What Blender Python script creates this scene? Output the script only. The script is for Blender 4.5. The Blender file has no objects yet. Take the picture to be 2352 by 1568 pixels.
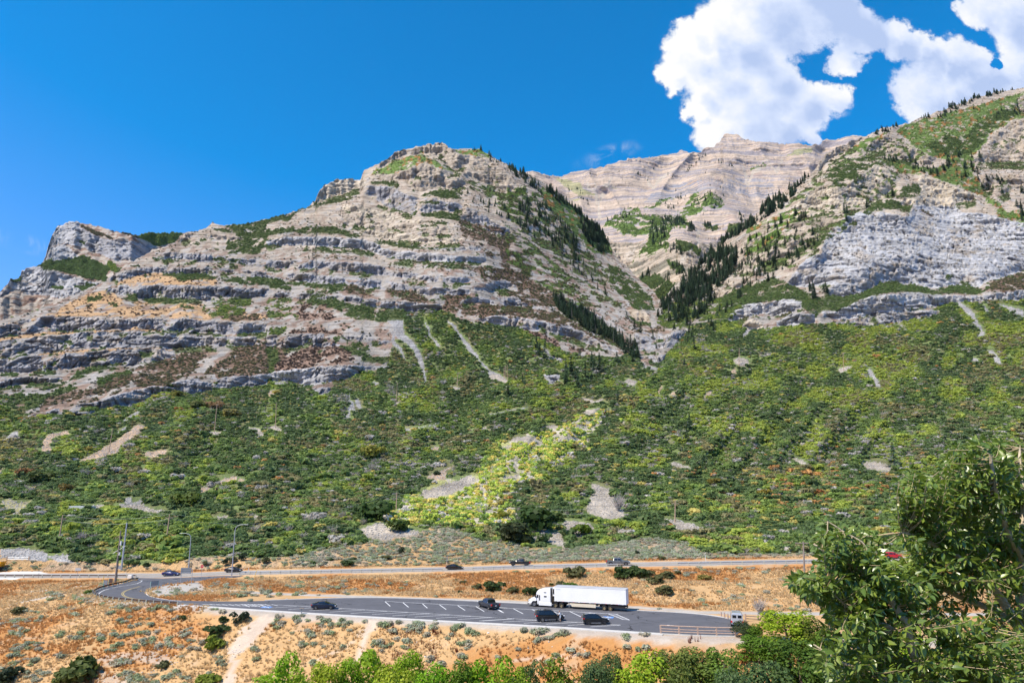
import bpy, bmesh, math, random
import numpy as np
from mathutils import Vector, Matrix
random.seed(7)
RNG = np.random.default_rng(11)
R = math.radians
# ------------------------------------------------------------------ camera, sky, sun, exposure
F, CX, CY, PIT, CAMZ = 1568.0, 1176.0, 784.0, R(12.6), 21.2
SC = bpy.context.scene
COL = SC.collection
cam_d = bpy.data.cameras.new('camera'); cam = bpy.data.objects.new('camera', cam_d); COL.objects.link(cam)
cam_d.sensor_width = 36; cam_d.lens = 36 * F / 2352; cam_d.clip_start = 0.5; cam_d.clip_end = 40000
cam.location = (0, 0, CAMZ); cam.rotation_euler = (math.pi / 2 + PIT, 0, 0)
SC.camera = cam
SUN = Vector((-0.47, -0.34, 0.80)).normalized()
sd = bpy.data.lights.new('sun', 'SUN'); sd.energy = 5.0; sd.angle = R(0.5); sd.color = (1.0, 0.90, 0.75)
so = bpy.data.objects.new('sun', sd); COL.objects.link(so); so.rotation_euler = SUN.to_track_quat('Z', 'Y').to_euler()
SC.view_settings.view_transform = 'Standard'; SC.view_settings.look = 'None'
SC.view_settings.exposure = 0.45; SC.view_settings.gamma = 1.0; SC.view_settings.use_curve_mapping = False
SC.cycles.max_bounces = 5; SC.cycles.diffuse_bounces = 3; SC.cycles.glossy_bounces = 2; SC.cycles.transparent_max_bounces = 4
SC.cycles.transmission_bounces = 2

def nd(nt, typ, **kw):
    n = nt.nodes.new(typ)
    for k, v in kw.items():
        if k == 'ins':
            for kk, vv in v.items():
                if isinstance(vv, bpy.types.NodeSocket): nt.links.new(vv, n.inputs[kk])
                else: n.inputs[kk].default_value = vv
        else: setattr(n, k, v)
    return n
def mth(nt, op, a, b=None, c=None, clamp=False):
    n = nt.nodes.new('ShaderNodeMath'); n.operation = op; n.use_clamp = clamp
    for i, v in enumerate((a, b, c)):
        if v is None: continue
        if isinstance(v, bpy.types.NodeSocket): nt.links.new(v, n.inputs[i])
        else: n.inputs[i].default_value = v
    return n.outputs[0]
def smooth(nt, v, lo, hi):
    n = nd(nt, 'ShaderNodeMapRange', interpolation_type='SMOOTHSTEP', ins={'Value': v, 'From Min': lo, 'From Max': hi})
    return n.outputs['Result']
def mixc(nt, f, a, b, mode='MIX'):
    n = nt.nodes.new('ShaderNodeMix'); n.data_type = 'RGBA'; n.blend_type = mode
    for s, v in ((0, f), (6, a), (7, b)):
        if isinstance(v, bpy.types.NodeSocket): nt.links.new(v, n.inputs[s])
        else: n.inputs[s].default_value = v if s == 0 or len(v) == 4 else (*v, 1)
    return n.outputs[2]

def ray(px, py):
    X = (np.asarray(px, float) - CX) / F; Y = (CY - np.asarray(py, float)) / F
    return X, math.cos(PIT) - Y * math.sin(PIT), math.sin(PIT) + Y * math.cos(PIT)
def at(px, py, yw):
    X, dy, dz = ray(px, py); t = yw / dy
    return X * t, yw + 0 * X, CAMZ + dz * t
def proj(x, y, z):
    x = np.asarray(x, float); y = np.asarray(y, float); z = np.asarray(z, float) - CAMZ
    Z = y * math.cos(PIT) + z * math.sin(PIT); V = -y * math.sin(PIT) + z * math.cos(PIT)
    return CX + F * x / Z, CY - F * V / Z, Z

# world: physical sky with a layer of cumulus laid out by direction
W = bpy.data.worlds.new('World'); SC.world = W; W.use_nodes = True
wt = W.node_tree; wt.nodes.clear()
sky = wt.nodes.new('ShaderNodeTexSky'); sky.sky_type = 'NISHITA'; sky.sun_disc = False
sky.sun_elevation = math.asin(SUN.z); sky.sun_rotation = math.atan2(SUN.x, SUN.y) % (2 * math.pi)
sky.altitude = 1600; sky.air_density = 1.0; sky.dust_density = 0.25; sky.ozone_density = 3.0
SKY_STR = 0.10
def uw(px, py):
    X, dy, dz = ray(px, py); return float(X / dy), float(dz / dy)
g = bpy.data.node_groups.new('cumulus_field', 'ShaderNodeTree')
g.interface.new_socket('P', in_out='INPUT', socket_type='NodeSocketVector')
g.interface.new_socket('D', in_out='OUTPUT', socket_type='NodeSocketFloat')
gi = g.nodes.new('NodeGroupInput'); go = g.nodes.new('NodeGroupOutput')
wn = nd(g, 'ShaderNodeTexNoise', noise_dimensions='3D', ins={'Vector': gi.outputs[0], 'Scale': 8.0, 'Detail': 9.0, 'Roughness': 0.60})
wv = nd(g, 'ShaderNodeVectorMath', operation='SUBTRACT', ins={0: wn.outputs['Color'], 1: (0.5, 0.5, 0.5)})
ws = nd(g, 'ShaderNodeVectorMath', operation='SCALE', ins={0: wv.outputs[0], 'Scale': 0.13})
wp = nd(g, 'ShaderNodeVectorMath', operation='ADD', ins={0: gi.outputs[0], 1: ws.outputs[0]})
flat = nd(g, 'ShaderNodeVectorMath', operation='MULTIPLY', ins={0: wp.outputs[0], 1: (1, 1, 0)})
BL = [(1590,120,78),(1556,160,44),(1592,62,46),(1650,66,70),(1700,120,95),(1665,215,92),(1760,190,95),(1730,280,92),(1650,285,62),
 (1800,280,66),(1850,235,62),(1908,222,46),(1780,70,100),(1890,40,95),(1990,78,62),(2060,92,56),(2120,112,46),(1866,312,26),(1960,140,44),
 (1720,0,100),(1820,-40,130),(2140,210,84),(2110,240,62),(2190,130,60),(2215,185,75),(2240,20,52),(2310,20,90),(2352,100,80),(2400,180,120),
 (2310,225,70),(2235,235,50),(1600,250,30),(2420,40,130),(2330,160,60)]
HO = [(1866,152,20),(1900,150,12),(2252,105,15),(2272,155,24),(1985,178,20),(2020,172,16)]
acc = None
for k, (bx, by, br) in enumerate(BL + HO):
    u, w = uw(bx, by); u2, w2 = uw(bx + br, by); rr = abs(u2 - u)
    dn = nd(g, 'ShaderNodeVectorMath', operation='DISTANCE', ins={0: flat.outputs[0], 1: (u, w, 0)})
    if k < len(BL):
        v = mth(g, 'MULTIPLY_ADD', dn.outputs['Value'], -1.0 / rr, 1.0)
        acc = v if acc is None else mth(g, 'SMOOTH_MAX', acc, v, 0.35)
    else:
        v = mth(g, 'MULTIPLY_ADD', dn.outputs['Value'], 1.6 / rr, -1.3)
        acc = mth(g, 'SMOOTH_MIN', acc, v, 0.2)
g.links.new(acc, go.inputs[0])
tc = wt.nodes.new('ShaderNodeTexCoord')
sx = nd(wt, 'ShaderNodeSeparateXYZ', ins={0: tc.outputs['Generated']})
yy = mth(wt, 'MAXIMUM', sx.outputs[1], 0.05)
pu = mth(wt, 'DIVIDE', sx.outputs[0], yy); pw = mth(wt, 'DIVIDE', sx.outputs[2], yy)
P = nd(wt, 'ShaderNodeCombineXYZ', ins={0: pu, 1: pw, 2: 0.0}).outputs[0]
def field(off):
    q = nd(wt, 'ShaderNodeVectorMath', operation='ADD', ins={0: P, 1: (off[0], off[1], 0)})
    gn = wt.nodes.new('ShaderNodeGroup'); gn.node_tree = g; wt.links.new(q.outputs[0], gn.inputs[0]); return gn.outputs[0]
d0 = field((0, 0)); d1 = field((-0.022, 0.020)); d2 = field((-0.06, 0.05))
nf = nd(wt, 'ShaderNodeTexNoise', noise_dimensions='2D', ins={'Vector': P, 'Scale': 30.0, 'Detail': 7.0, 'Roughness': 0.66}).outputs['Fac']
nlow = nd(wt, 'ShaderNodeTexNoise', noise_dimensions='2D', ins={'Vector': P, 'Scale': 7.0, 'Detail': 4.0, 'Roughness': 0.55}).outputs['Fac']
edge = mth(wt, 'ADD', d0, mth(wt, 'MULTIPLY_ADD', nf, 0.62, -0.31))
front = smooth(wt, sx.outputs[1], 0.05, 0.15)
cover = mth(wt, 'MULTIPLY', smooth(wt, edge, -0.06, 0.24), front)
# thin wisps
def wisp(px, py, rx, ry, ang, amt):
    u, w = uw(px, py)
    m = nd(wt, 'ShaderNodeMapping', vector_type='TEXTURE', ins={'Vector': P, 'Location': (u, w, 0), 'Rotation': (0, 0, ang), 'Scale': (rx / F, ry / F, 1)})
    ln = nd(wt, 'ShaderNodeVectorMath', operation='LENGTH', ins={0: m.outputs[0]}).outputs['Value']
    n = nd(wt, 'ShaderNodeTexNoise', noise_dimensions='2D', ins={'Vector': P, 'Scale': 22.0, 'Detail': 5.0, 'Roughness': 0.6, 'Distortion': 0.6}).outputs['Fac']
    return mth(wt, 'MULTIPLY', mth(wt, 'MULTIPLY', smooth(wt, ln, 1.0, 0.1), smooth(wt, n, 0.38, 0.75)), amt)
wi = mth(wt, 'ADD', wisp(1395, 358, 110, 34, 0.35, 0.42), wisp(40, 555, 150, 30, -0.25, 0.30))
wi = mth(wt, 'ADD', wi, wisp(1940, 262, 22, 12, 0.2, 0.6))
wi = mth(wt, 'MULTIPLY', wi, front)
cover = mth(wt, 'MAXIMUM', cover, wi)
# self-shadow put into the cloud colour: brighter where little cloud lies towards the sun
thick = mth(wt, 'ADD', mth(wt, 'MULTIPLY', smooth(wt, d1, 0.05, 1.0), 0.5), mth(wt, 'MULTIPLY', smooth(wt, d2, 0.0, 0.9), 0.5))
lit = mth(wt, 'SUBTRACT', 1.04, mth(wt, 'MULTIPLY', thick, 0.72))
lit = mth(wt, 'SUBTRACT', lit, mth(wt, 'MULTIPLY', smooth(wt, pu, 0.36, 0.62), 0.22))
lit = mth(wt, 'ADD', lit, mth(wt, 'MULTIPLY_ADD', nlow, 0.8, -0.42))
lit = mth(wt, 'ADD', lit, mth(wt, 'MULTIPLY_ADD', nf, 0.36, -0.18), clamp=True)
lr = wt.nodes.new('ShaderNodeValToRGB'); wt.links.new(lit, lr.inputs[0])
lr.color_ramp.elements[0].position = 0.28; lr.color_ramp.elements[0].color = (0.36, 0.45, 0.66, 1)
lr.color_ramp.elements[1].position = 0.95; lr.color_ramp.elements[1].color = (0.75, 0.75, 0.75, 1)
e = lr.color_ramp.elements.new(0.60); e.color = (0.52, 0.59, 0.75, 1)
skyc = nd(wt, 'ShaderNodeVectorMath', operation='MULTIPLY', ins={0: sky.outputs[0], 1: (1.75, 1.24, 1.80)})
skyc = nd(wt, 'ShaderNodeVectorMath', operation='SUBTRACT', ins={0: skyc.outputs[0], 1: (1.72, 0.0, 0.0)})
skyc = nd(wt, 'ShaderNodeVectorMath', operation='MAXIMUM', ins={0: skyc.outputs[0], 1: (0.0, 0.0, 0.0)})
cs = nd(wt, 'ShaderNodeVectorMath', operation='SCALE', ins={0: lr.outputs[0], 'Scale': 1 / SKY_STR})
mixw = mixc(wt, cover, skyc.outputs[0], cs.outputs[0])
bg = nd(wt, 'ShaderNodeBackground', ins={'Color': mixw, 'Strength': SKY_STR})
wo = wt.nodes.new('ShaderNodeOutputWorld'); wt.links.new(bg.outputs[0], wo.inputs[0])
W.cycles.sampling_method = 'MANUAL'; W.cycles.sample_map_resolution = 256

# ------------------------------------------------------------------ helpers
_T = np.random.default_rng(5).random(65536)
def _h(i, j, k):
    return _T[((i * 73856093) ^ (j * 19349663) ^ (k * 83492791)) & 0xFFFF]
def vn(x, y, z=0.0):
    x, y, z = np.broadcast_arrays(np.asarray(x, float), np.asarray(y, float), np.asarray(z, float))
    i = np.floor(x).astype(np.int64); j = np.floor(y).astype(np.int64); k = np.floor(z).astype(np.int64)
    a = x - i; b = y - j; c = z - k
    a = a * a * (3 - 2 * a); b = b * b * (3 - 2 * b)
    def pl(kk):
        return (_h(i, j, kk) * (1 - a) + _h(i + 1, j, kk) * a) * (1 - b) + (_h(i, j + 1, kk) * (1 - a) + _h(i + 1, j + 1, kk) * a) * b
    p0 = pl(k)
    if not np.any(c): return p0 * 2 - 1
    c = c * c * (3 - 2 * c)
    return (p0 * (1 - c) + pl(k + 1) * c) * 2 - 1
def fbm(x, y, z=0.0, o=4, g=0.5):
    s = 0; a = 1.0; t = 0
    for q in range(o):
        s = s + a * vn(x * 2 ** q + 17.3 * q, y * 2 ** q + 9.1 * q, z * 2 ** q if np.any(z) else 0.0 + q); t += a; a *= g
    return s / t
def ss(x, a, b):
    t = np.clip((x - a) / (b - a), 0, 1); return t * t * (3 - 2 * t)
def inpoly(px, py, poly):
    out = np.zeros(px.shape, bool)
    xs = [p[0] for p in poly]; ys = [p[1] for p in poly]
    bb = (px >= min(xs)) & (px <= max(xs)) & (py >= min(ys)) & (py <= max(ys))
    if not bb.any(): return out
    x = px[bb]; y = py[bb]; c = np.zeros(x.shape, bool); n = len(poly)
    for a in range(n):
        x1, y1 = poly[a]; x2, y2 = poly[(a + 1) % n]
        if y1 == y2: continue
        c ^= ((y1 > y) != (y2 > y)) & (x < (x2 - x1) * (y - y1) / (y2 - y1) + x1)
    out[bb] = c; return out
CROP = {'A': (0, 490, .2604), 'B': (612.5, 306.25, .27344), 'C': (1163.75, 275.6, .27344), 'E': (1715, 183.75, .2734),
        'F': (1653.75, 551.25, .2969), 'G': (1102.5, 673.75, .27344), 'H': (612.5, 735, .27344), 'I': (0, 857.5, .2604), 'D': (0, 0, 1),
        'J': (0, 1163.4, .2604), 'K': (551.25, 1163.4, .2604), 'L': (1102.5, 1163.4, .2604)}
def tr(c, pts):
    ox, oy, s = CROP[c]; return [(ox + s * x, oy + s * y) for x, y in pts]
def band(c, top, bot): return tr(c, top + bot[::-1])
def boxblur(a, n, axis):
    if n < 1: return a
    pad = [(0, 0), (0, 0)]; pad[axis] = (n + 1, n)
    c = np.cumsum(np.pad(a, pad, mode='edge'), axis=axis)
    L = a.shape[axis]
    hi = np.take(c, np.arange(2 * n + 1, 2 * n + 1 + L), axis=axis); lo = np.take(c, np.arange(0, L), axis=axis)
    return (hi - lo) / (2 * n + 1)

def new_mesh(name, verts, faces, mat=None, parent=None, smooth_=False, cols=None, link=True):
    me = bpy.data.meshes.new(name)
    if isinstance(faces, np.ndarray):
        nv, nf_, k = len(verts), len(faces), faces.shape[1]
        me.vertices.add(nv); me.vertices.foreach_set('co', np.ascontiguousarray(verts, dtype=np.float32).ravel())
        me.loops.add(nf_ * k); me.loops.foreach_set('vertex_index', faces.astype(np.int32).ravel())
        me.polygons.add(nf_); me.polygons.foreach_set('loop_start', np.arange(0, nf_ * k, k, dtype=np.int32))
        me.update(calc_edges=True)
    else:
        me.from_pydata([tuple(v) for v in verts], [], faces); me.update()
    if smooth_: me.polygons.foreach_set('use_smooth', np.ones(len(me.polygons), bool))
    if cols is not None:
        at_ = me.color_attributes.new('Col', 'FLOAT_COLOR', 'POINT')
        c = np.ones((len(verts), 4), np.float32); c[:, :3] = cols; at_.data.foreach_set('color', c.ravel())
    if mat is not None:
        for m in (mat if isinstance(mat, (list, tuple)) else [mat]): me.materials.append(m)
    if not link: return me
    o = bpy.data.objects.new(name, me); COL.objects.link(o)
    if parent is not None: o.parent = parent
    return o
def gridfaces(nr, nc):
    a = np.arange(nr * nc).reshape(nr, nc)
    return np.stack([a[:-1, :-1], a[:-1, 1:], a[1:, 1:], a[1:, :-1]], -1).reshape(-1, 4)

def pmat(name, col, rough=0.8, metal=0.0, var=0.12, scale=6.0, bump=0.0, spec=0.4, coat=0.0, attr=None, coord='Object', sheen=None):
    m = bpy.data.materials.new(name); m.use_nodes = True; nt = m.node_tree; b = nt.nodes['Principled BSDF']
    t = nt.nodes.new('ShaderNodeTexCoord'); n = nd(nt, 'ShaderNodeTexNoise', ins={'Vector': t.outputs[coord], 'Scale': scale, 'Detail': 4.0, 'Roughness': 0.6})
    f = nd(nt, 'ShaderNodeMapRange', ins={'Value': n.outputs['Fac'], 'From Min': 0.25, 'From Max': 0.75, 'To Min': 1 - var, 'To Max': 1 + var}).outputs[0]
    if attr:
        a = nd(nt, 'ShaderNodeAttribute', attribute_name=attr[0], attribute_type=attr[1]); base = a.outputs['Color']
        if col is not None: base = mixc(nt, 1.0, base, col, 'MULTIPLY')
    else: base = nd(nt, 'ShaderNodeRGB').outputs[0]; base.default_value = (*col, 1)
    v = nd(nt, 'ShaderNodeVectorMath', operation='SCALE', ins={0: base, 'Scale': f})
    nt.links.new(v.outputs[0], b.inputs['Base Color'])
    b.inputs['Roughness'].default_value = rough; b.inputs['Metallic'].default_value = metal
    b.inputs['Specular IOR Level'].default_value = spec; b.inputs['Coat Weight'].default_value = coat
    if bump:
        bn = nd(nt, 'ShaderNodeBump', ins={'Height': n.outputs['Fac'], 'Strength': bump, 'Distance': 0.1}); nt.links.new(bn.outputs[0], b.inputs['Normal'])
    return m
# ------------------------------------------------------------------ near ground: highway shelf, parking shelf, embankment, river bank
HWP = [(-520, 1324, 207), (0, 1321, 200), (393, 1321, 197), (540, 1315, 195), (1045, 1306, 194), (1195, 1301, 191), (1420, 1296, 184.5), (1880, 1288, 181), (2352, 1277, 176), (2900, 1262, 170)]
_hw = [at(*p) for p in HWP]
HWX = np.array([float(p[0]) for p in _hw]); HWY = np.array([float(p[1]) for p in _hw]); HWZ = np.array([float(p[2]) for p in _hw])
def hwy(x): return np.interp(x, HWX, HWY)
def hwz(x): return np.interp(x, HWX, HWZ)
KX = np.array([-420, -130, -112, -99, -94, -88, -79, -66, -51, 0, 25, 35, 46, 80, 140, 420], float)
KN = np.array([150, 150, 156, 166, 159, 152.5, 147, 142, 135.5, 121.3, 111.8, 110.2, 112, 112, 112, 112], float) - 1.2
KNZ = np.array([-4.2, -4.2, -2.6, -.1, 0, 0, 0, 0, 0, 0, 0, 0, -.3, -1, -1, -1], float)
KF = np.array([175, 172, 174, 175, 174, 170, 165, 160, 155, 144, 136.5, 131, 130, 128, 128, 128], float) + 1.2
KFZ = np.array([-2.6, -2.4, -1.2, -.2, 0, 0, 0, 0, 0, 0, 0, 0, 0, .2, .2, .2], float)
KT = np.array([119, 119, 119, 120, 120, 120, 120, 119, 118, 104, 97, 95, 95, 95, 95, 95], float)
CYS = [-90, -30, 0, 12, 30, 55]; CZS = [52, 30, 19.2, 14.5, 0, -13]
def hnear(x, y):
    x = np.asarray(x, float); y = np.asarray(y, float)
    yN = np.interp(x, KX, KN); zN = np.interp(x, KX, KNZ); yF = np.interp(x, KX, KF); zF = np.interp(x, KX, KFZ); yT = np.interp(x, KX, KT)
    hy = hwy(x); hz = hwz(x)
    ys = [np.full_like(x, v) for v in CYS] + [yT - 16, yT, yN - 1.2, yN, yF, yF + 3, hy - 6.4, hy - 5.0, hy + 4.8, hy + 9]
    zs = [np.full_like(x, v) for v in CZS] + [np.full_like(x, -14.0), np.full_like(x, -8.8), zN - .25, zN, zF, zF + .2, hz - .5, hz, hz, hz + .3]
    z = zs[-1] * 1.0
    z = np.where(y <= ys[0], zs[0], z)
    for a in range(len(ys) - 1):
        m = (y > ys[a]) & (y <= ys[a + 1]); t = (y - ys[a]) / np.maximum(ys[a + 1] - ys[a], .01)
        z = np.where(m, zs[a] + (zs[a + 1] - zs[a]) * t, z)
    flat = ss(y, yN - 1, yN - 9) + ss(y, yF + 3.5, yF + 11) * ss(y, hy - 8, hy - 13) * (x > -60) + ss(y, hy - 9, hy - 15) * (x < -108)
    flat = np.clip(flat, 0, 1)
    infield = (y > yN + 1) & (x < -60) & (x > -99)
    b = fbm(x / 14, y / 11, 0, 3) * 1.0 + fbm(x / 3.1, y / 2.6, 4.4, 3) * .28
    return z + b * flat * (y < 150 + 80) * (~infield)
def place(px, py, y0=40.0, y1=215.0):
    """first ground point the line through that direction meets, walking away from the lookout"""
    X, dy, dz = (float(v) for v in ray(px, py))
    ys = np.linspace(y0, y1, 1400); x = X * ys / dy; zr = CAMZ + dz * ys / dy
    h = hnear(x, ys); k = np.argmax(h >= zr)
    if h[k] < zr[k]: k = len(ys) - 1
    return Vector((x[k], ys[k], h[k]))
nx, ny = 420, 330
gx = np.linspace(-205, 215, nx); gy = np.concatenate([np.linspace(-80, 90, 40)[:-1], np.linspace(90, 218, ny - 39)])
# extend sideways with coarse cells
gx = np.concatenate([[-420, -330, -260], gx, [260, 330, 420]]); nx = len(gx); ny = len(gy)
GXX, GYY = np.meshgrid(gx, gy); HH = hnear(GXX, GYY)
over = GYY > hwy(GXX) + 9.0
HH = np.where(over, hwz(GXX) + .3 - (GYY - hwy(GXX) - 9.0) * .05, HH)
gpx, gpy, _ = proj(GXX, np.maximum(GYY, 5), HH)
wx = gpx + fbm(GXX / 2.2, GYY / 2.2, 1.3, 3) * 9; wy = gpy + fbm(GXX / 2.2, GYY / 2.2, 7.7, 3) * 5
C_GR = np.array([.50, .32, .155]); C_OR = np.array([.44, .215, .075]); C_SO = np.array([.42, .30, .19]); C_GV = np.array([.40, .37, .33]); C_PT = np.array([.52, .42, .33])
n1 = fbm(GXX / 16, GYY / 10, 2.2, 4); n2 = fbm(GXX / 2.5, GYY / 2.0, 3.1, 4)
def mixv(a, b, t): return a + (b - a) * np.clip(t, 0, 1)[..., None]
gc = mixv(np.broadcast_to(C_GR, GXX.shape + (3,)), C_OR, ss(n1 + n2 * .35, -.12, .22))
gc = mixv(gc, C_SO, ss(n2 + n1 * .3, .2, .5) * .8)
pale = np.zeros(GXX.shape)
dN = GYY - np.interp(GXX, KX, KN); dF = GYY - np.interp(GXX, KX, KF); dH = GYY - hwy(GXX)
pale = np.maximum(pale, ss(dN + n2 * .8, -1.9, -1.1) * ss(dN, 3, 1) * .8); pale = np.maximum(pale, ss(dF + n2 * .7, -1, 0) * ss(dF + n2 * .7, 2.4, 1.2))
pale = np.maximum(pale, ss(np.abs(dH) + n2 * .6, 5.6, 4.6))
infl = (dN > 0) & (dF < 1) 
gc = mixv(gc, C_GV, pale)
def paint(pts, colr, amt=1.0):
    global gc
    m = inpoly(wx, wy, pts); gc = mixv(gc, np.array(colr), m * amt)
paint(tr('J', [(1330, 745), (1480, 690), (1780, 660), (1800, 740), (1560, 760), (1400, 790), (1340, 770)]), C_GV)      # gravel tip of the infield
paint(tr('J', [(-40, 440), (60, 450), (170, 500), (300, 530), (400, 585), (380, 610), (0, 640), (-60, 640), (-60, 590), (150, 560), (100, 500), (-40, 480)]), (.62, .60, .57))
paint(tr('J', [(2352, 940), (2350, 1000), (2200, 1150), (2090, 1330), (2060, 1568), (1960, 1568), (2020, 1330), (2010, 1240), (2180, 1080), (2260, 980)]), C_PT)
paint(tr('K', [(0, 1090), (120, 1000), (230, 960), (330, 960), (240, 1060), (100, 1210), (0, 1330)]), C_PT)
paint(tr('K', [(1090, 990), (1220, 1000), (1170, 1130), (1090, 1240), (1020, 1400), (980, 1400), (1030, 1260), (1100, 1130), (1120, 1040)]), C_PT)
paint(tr('K', [(1120, 1050), (1000, 1170), (900, 1240), (640, 1350), (640, 1370), (920, 1260), (1030, 1190), (1130, 1080)]), C_PT, .7)
paint(tr('L', [(260, 1340), (700, 1325), (860, 1300), (860, 1320), (700, 1350), (270, 1365)]), C_PT, .8)
paint(tr('J', [(840, 1350), (1000, 1290), (1320, 1260), (1500, 1330), (1400, 1400), (1200, 1350), (950, 1420)]), C_GV, .6)
paint(tr('J', [(850, 1440), (1100, 1470), (1300, 1560), (860, 1568)]), C_GV, .5)
paint(tr('L', [(1640, 1150), (1860, 1190), (2230, 1215), (2230, 1300), (1700, 1240)]), C_SO, .7)
# dark green-brown ground below the foot of the bank, around the riverside trees
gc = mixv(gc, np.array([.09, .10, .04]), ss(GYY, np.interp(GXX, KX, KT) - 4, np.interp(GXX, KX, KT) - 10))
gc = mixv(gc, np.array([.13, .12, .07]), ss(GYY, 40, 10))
gc = gc * (1 + .18 * n2[..., None])

def ground_mat(name, var=.22, s1=.5, s2=2.5, bump=.35, dist=.25, rough=.95, bed=0.0):
    m = bpy.data.materials.new(name); m.use_nodes = True; nt = m.node_tree; b = nt.nodes['Principled BSDF']
    t = nt.nodes.new('ShaderNodeTexCoord'); a = nd(nt, 'ShaderNodeAttribute', attribute_name='Col')
    na = nd(nt, 'ShaderNodeTexNoise', ins={'Vector': t.outputs['Object'], 'Scale': s1, 'Detail': 6.0, 'Roughness': 0.65}).outputs['Fac']
    nb = nd(nt, 'ShaderNodeTexNoise', ins={'Vector': t.outputs['Object'], 'Scale': s2, 'Detail': 4.0, 'Roughness': 0.7}).outputs['Fac']
    s_ = mth(nt, 'MULTIPLY_ADD', mth(nt, 'ADD', na, nb), var * 2.2, 1 - var * 2.2)
    if bed:
        mp = nd(nt, 'ShaderNodeMapping', ins={'Vector': t.outputs['Object'], 'Scale': (.012 * bed, .012 * bed, .30 * bed)}); nz = nd(nt, 'ShaderNodeTexNoise', ins={'Vector': mp.outputs[0], 'Scale': 1.0, 'Detail': 7.0, 'Roughness': 0.68, 'Distortion': .25}).outputs['Fac']
        s_ = mth(nt, 'MULTIPLY', s_, mth(nt, 'MULTIPLY_ADD', smooth(nt, nz, .36, .60), .48, .66))
    v = nd(nt, 'ShaderNodeVectorMath', operation='SCALE', ins={0: a.outputs['Color'], 'Scale': s_})
    nt.links.new(v.outputs[0], b.inputs['Base Color']); b.inputs['Roughness'].default_value = rough; b.inputs['Specular IOR Level'].default_value = .15
    if bump:
        bn = nd(nt, 'ShaderNodeBump', ins={'Height': mth(nt, 'ADD', na, nb), 'Strength': bump, 'Distance': dist}); nt.links.new(bn.outputs[0], b.inputs['Normal'])
    return m
M_GROUND = ground_mat('dry_grass_soil', .2, .7, 3.0, .5, .2)
M_ROCK = ground_mat('limestone', .24, .12, .5, 1.0, 2.2, bed=1.0)
M_BACK = ground_mat('pale_limestone', .16, .03, .12, .8, 6.0, bed=.45)
M_SLOPE = ground_mat('slope_soil', .22, .2, 1.0, .5, .5)
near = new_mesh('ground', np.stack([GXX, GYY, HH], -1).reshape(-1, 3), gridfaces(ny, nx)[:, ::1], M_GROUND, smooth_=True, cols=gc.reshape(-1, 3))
near['kind'] = 'structure'

# ------------------------------------------------------------------ mountain sheets
def xinterp(pts, x): return np.interp(x, [p[0] for p in pts], [p[1] for p in pts])
SKYF = [(-330, 850), (-150, 795), (0, 737), (120, 700), (180, 672), (235, 648), (300, 605), (350, 572), (400, 560), (420, 536), (470, 525), (490, 513), (515, 518), (570, 512), (640, 497),
        (700, 478), (724, 464), (728, 446), (740, 432), (768, 414), (828, 410), (836, 392), (868, 378), (900, 358), (908, 348), (950, 338), (985, 333), (1000, 327), (1015, 330),
        (1040, 342), (1075, 341), (1100, 341), (1120, 352), (1150, 368), (1185, 390), (1215, 402), (1245, 418), (1275, 440), (1300, 462), (1330, 482), (1360, 508), (1385, 535), (1405, 568),
        (1415, 590), (1440, 615), (1470, 642), (1500, 668), (1512, 684), (1522, 690), (1540, 668), (1560, 645), (1590, 618), (1620, 590), (1650, 562), (1690, 530), (1730, 498), (1760, 470),
        (1800, 440), (1850, 412), (1875, 385), (1900, 352), (1930, 335), (1960, 322), (1985, 314), (2010, 302), (2040, 292), (2060, 290), (2090, 283), (2110, 272), (2140, 262), (2190, 245),
        (2230, 228), (2290, 212), (2352, 202), (2500, 175), (2700, 150)]
DEPT = [(100, 1750), (200, 1480), (330, 1250), (400, 1140), (500, 1010), (600, 880), (740, 700), (850, 585), (900, 520), (1000, 420), (1100, 335), (1200, 262), (1213, 252), (1262, 226), (1290, 214)]
CLIFF = []   # (polygon, colour key)
def cl(c, top, bot, col='g', k=1.0): CLIFF.append((band(c, top, bot), col, k))
cl('A', [(-500, 1100), (0, 1000), (200, 940), (450, 910), (640, 915), (900, 915), (1300, 930), (1700, 935), (2050, 960), (2352, 975)], [(-500, 1200), (0, 1100), (300, 1055), (700, 1030), (1200, 1022), (1500, 1040), (1800, 1060), (2352, 1055)])
cl('A', [(-500, 1210), (0, 1125), (300, 1085), (600, 1065), (750, 1045), (1100, 1035), (1700, 1070), (2352, 1095), (2700, 1120), (3000, 1150)], [(-500, 1340), (0, 1265), (350, 1240), (700, 1190), (1000, 1180), (1500, 1190), (1800, 1170), (2352, 1160), (2700, 1180), (3000, 1170)])
cl('A', [(-500, 1390), (0, 1285), (350, 1250), (700, 1230), (900, 1205), (1200, 1190), (1450, 1195), (1550, 1240)], [(-500, 1480), (0, 1400), (350, 1400), (700, 1350), (1100, 1350), (1300, 1310), (1550, 1290)])
cl('A', [(-500, 1540), (0, 1450), (300, 1440), (550, 1450)], [(-500, 1640), (0, 1530), (300, 1500), (500, 1480)])
cl('A', [(950, 640), (1100, 630), (1900, 640), (2352, 670)], [(950, 680), (1200, 740), (1700, 755), (1900, 775), (2352, 730)])
cl('A', [(960, 560), (1080, 520), (1300, 475), (1900, 480), (2352, 520)], [(960, 625), (1200, 560), (1350, 520), (1900, 545), (2352, 555)])
cl('A', [(1260, 350), (1700, 345), (2000, 380)], [(1260, 400), (1600, 400), (2000, 420)])
cl('A', [(1600, 180), (1900, 190), (2150, 220)], [(1600, 240), (2000, 230), (2150, 235)], 't')
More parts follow.
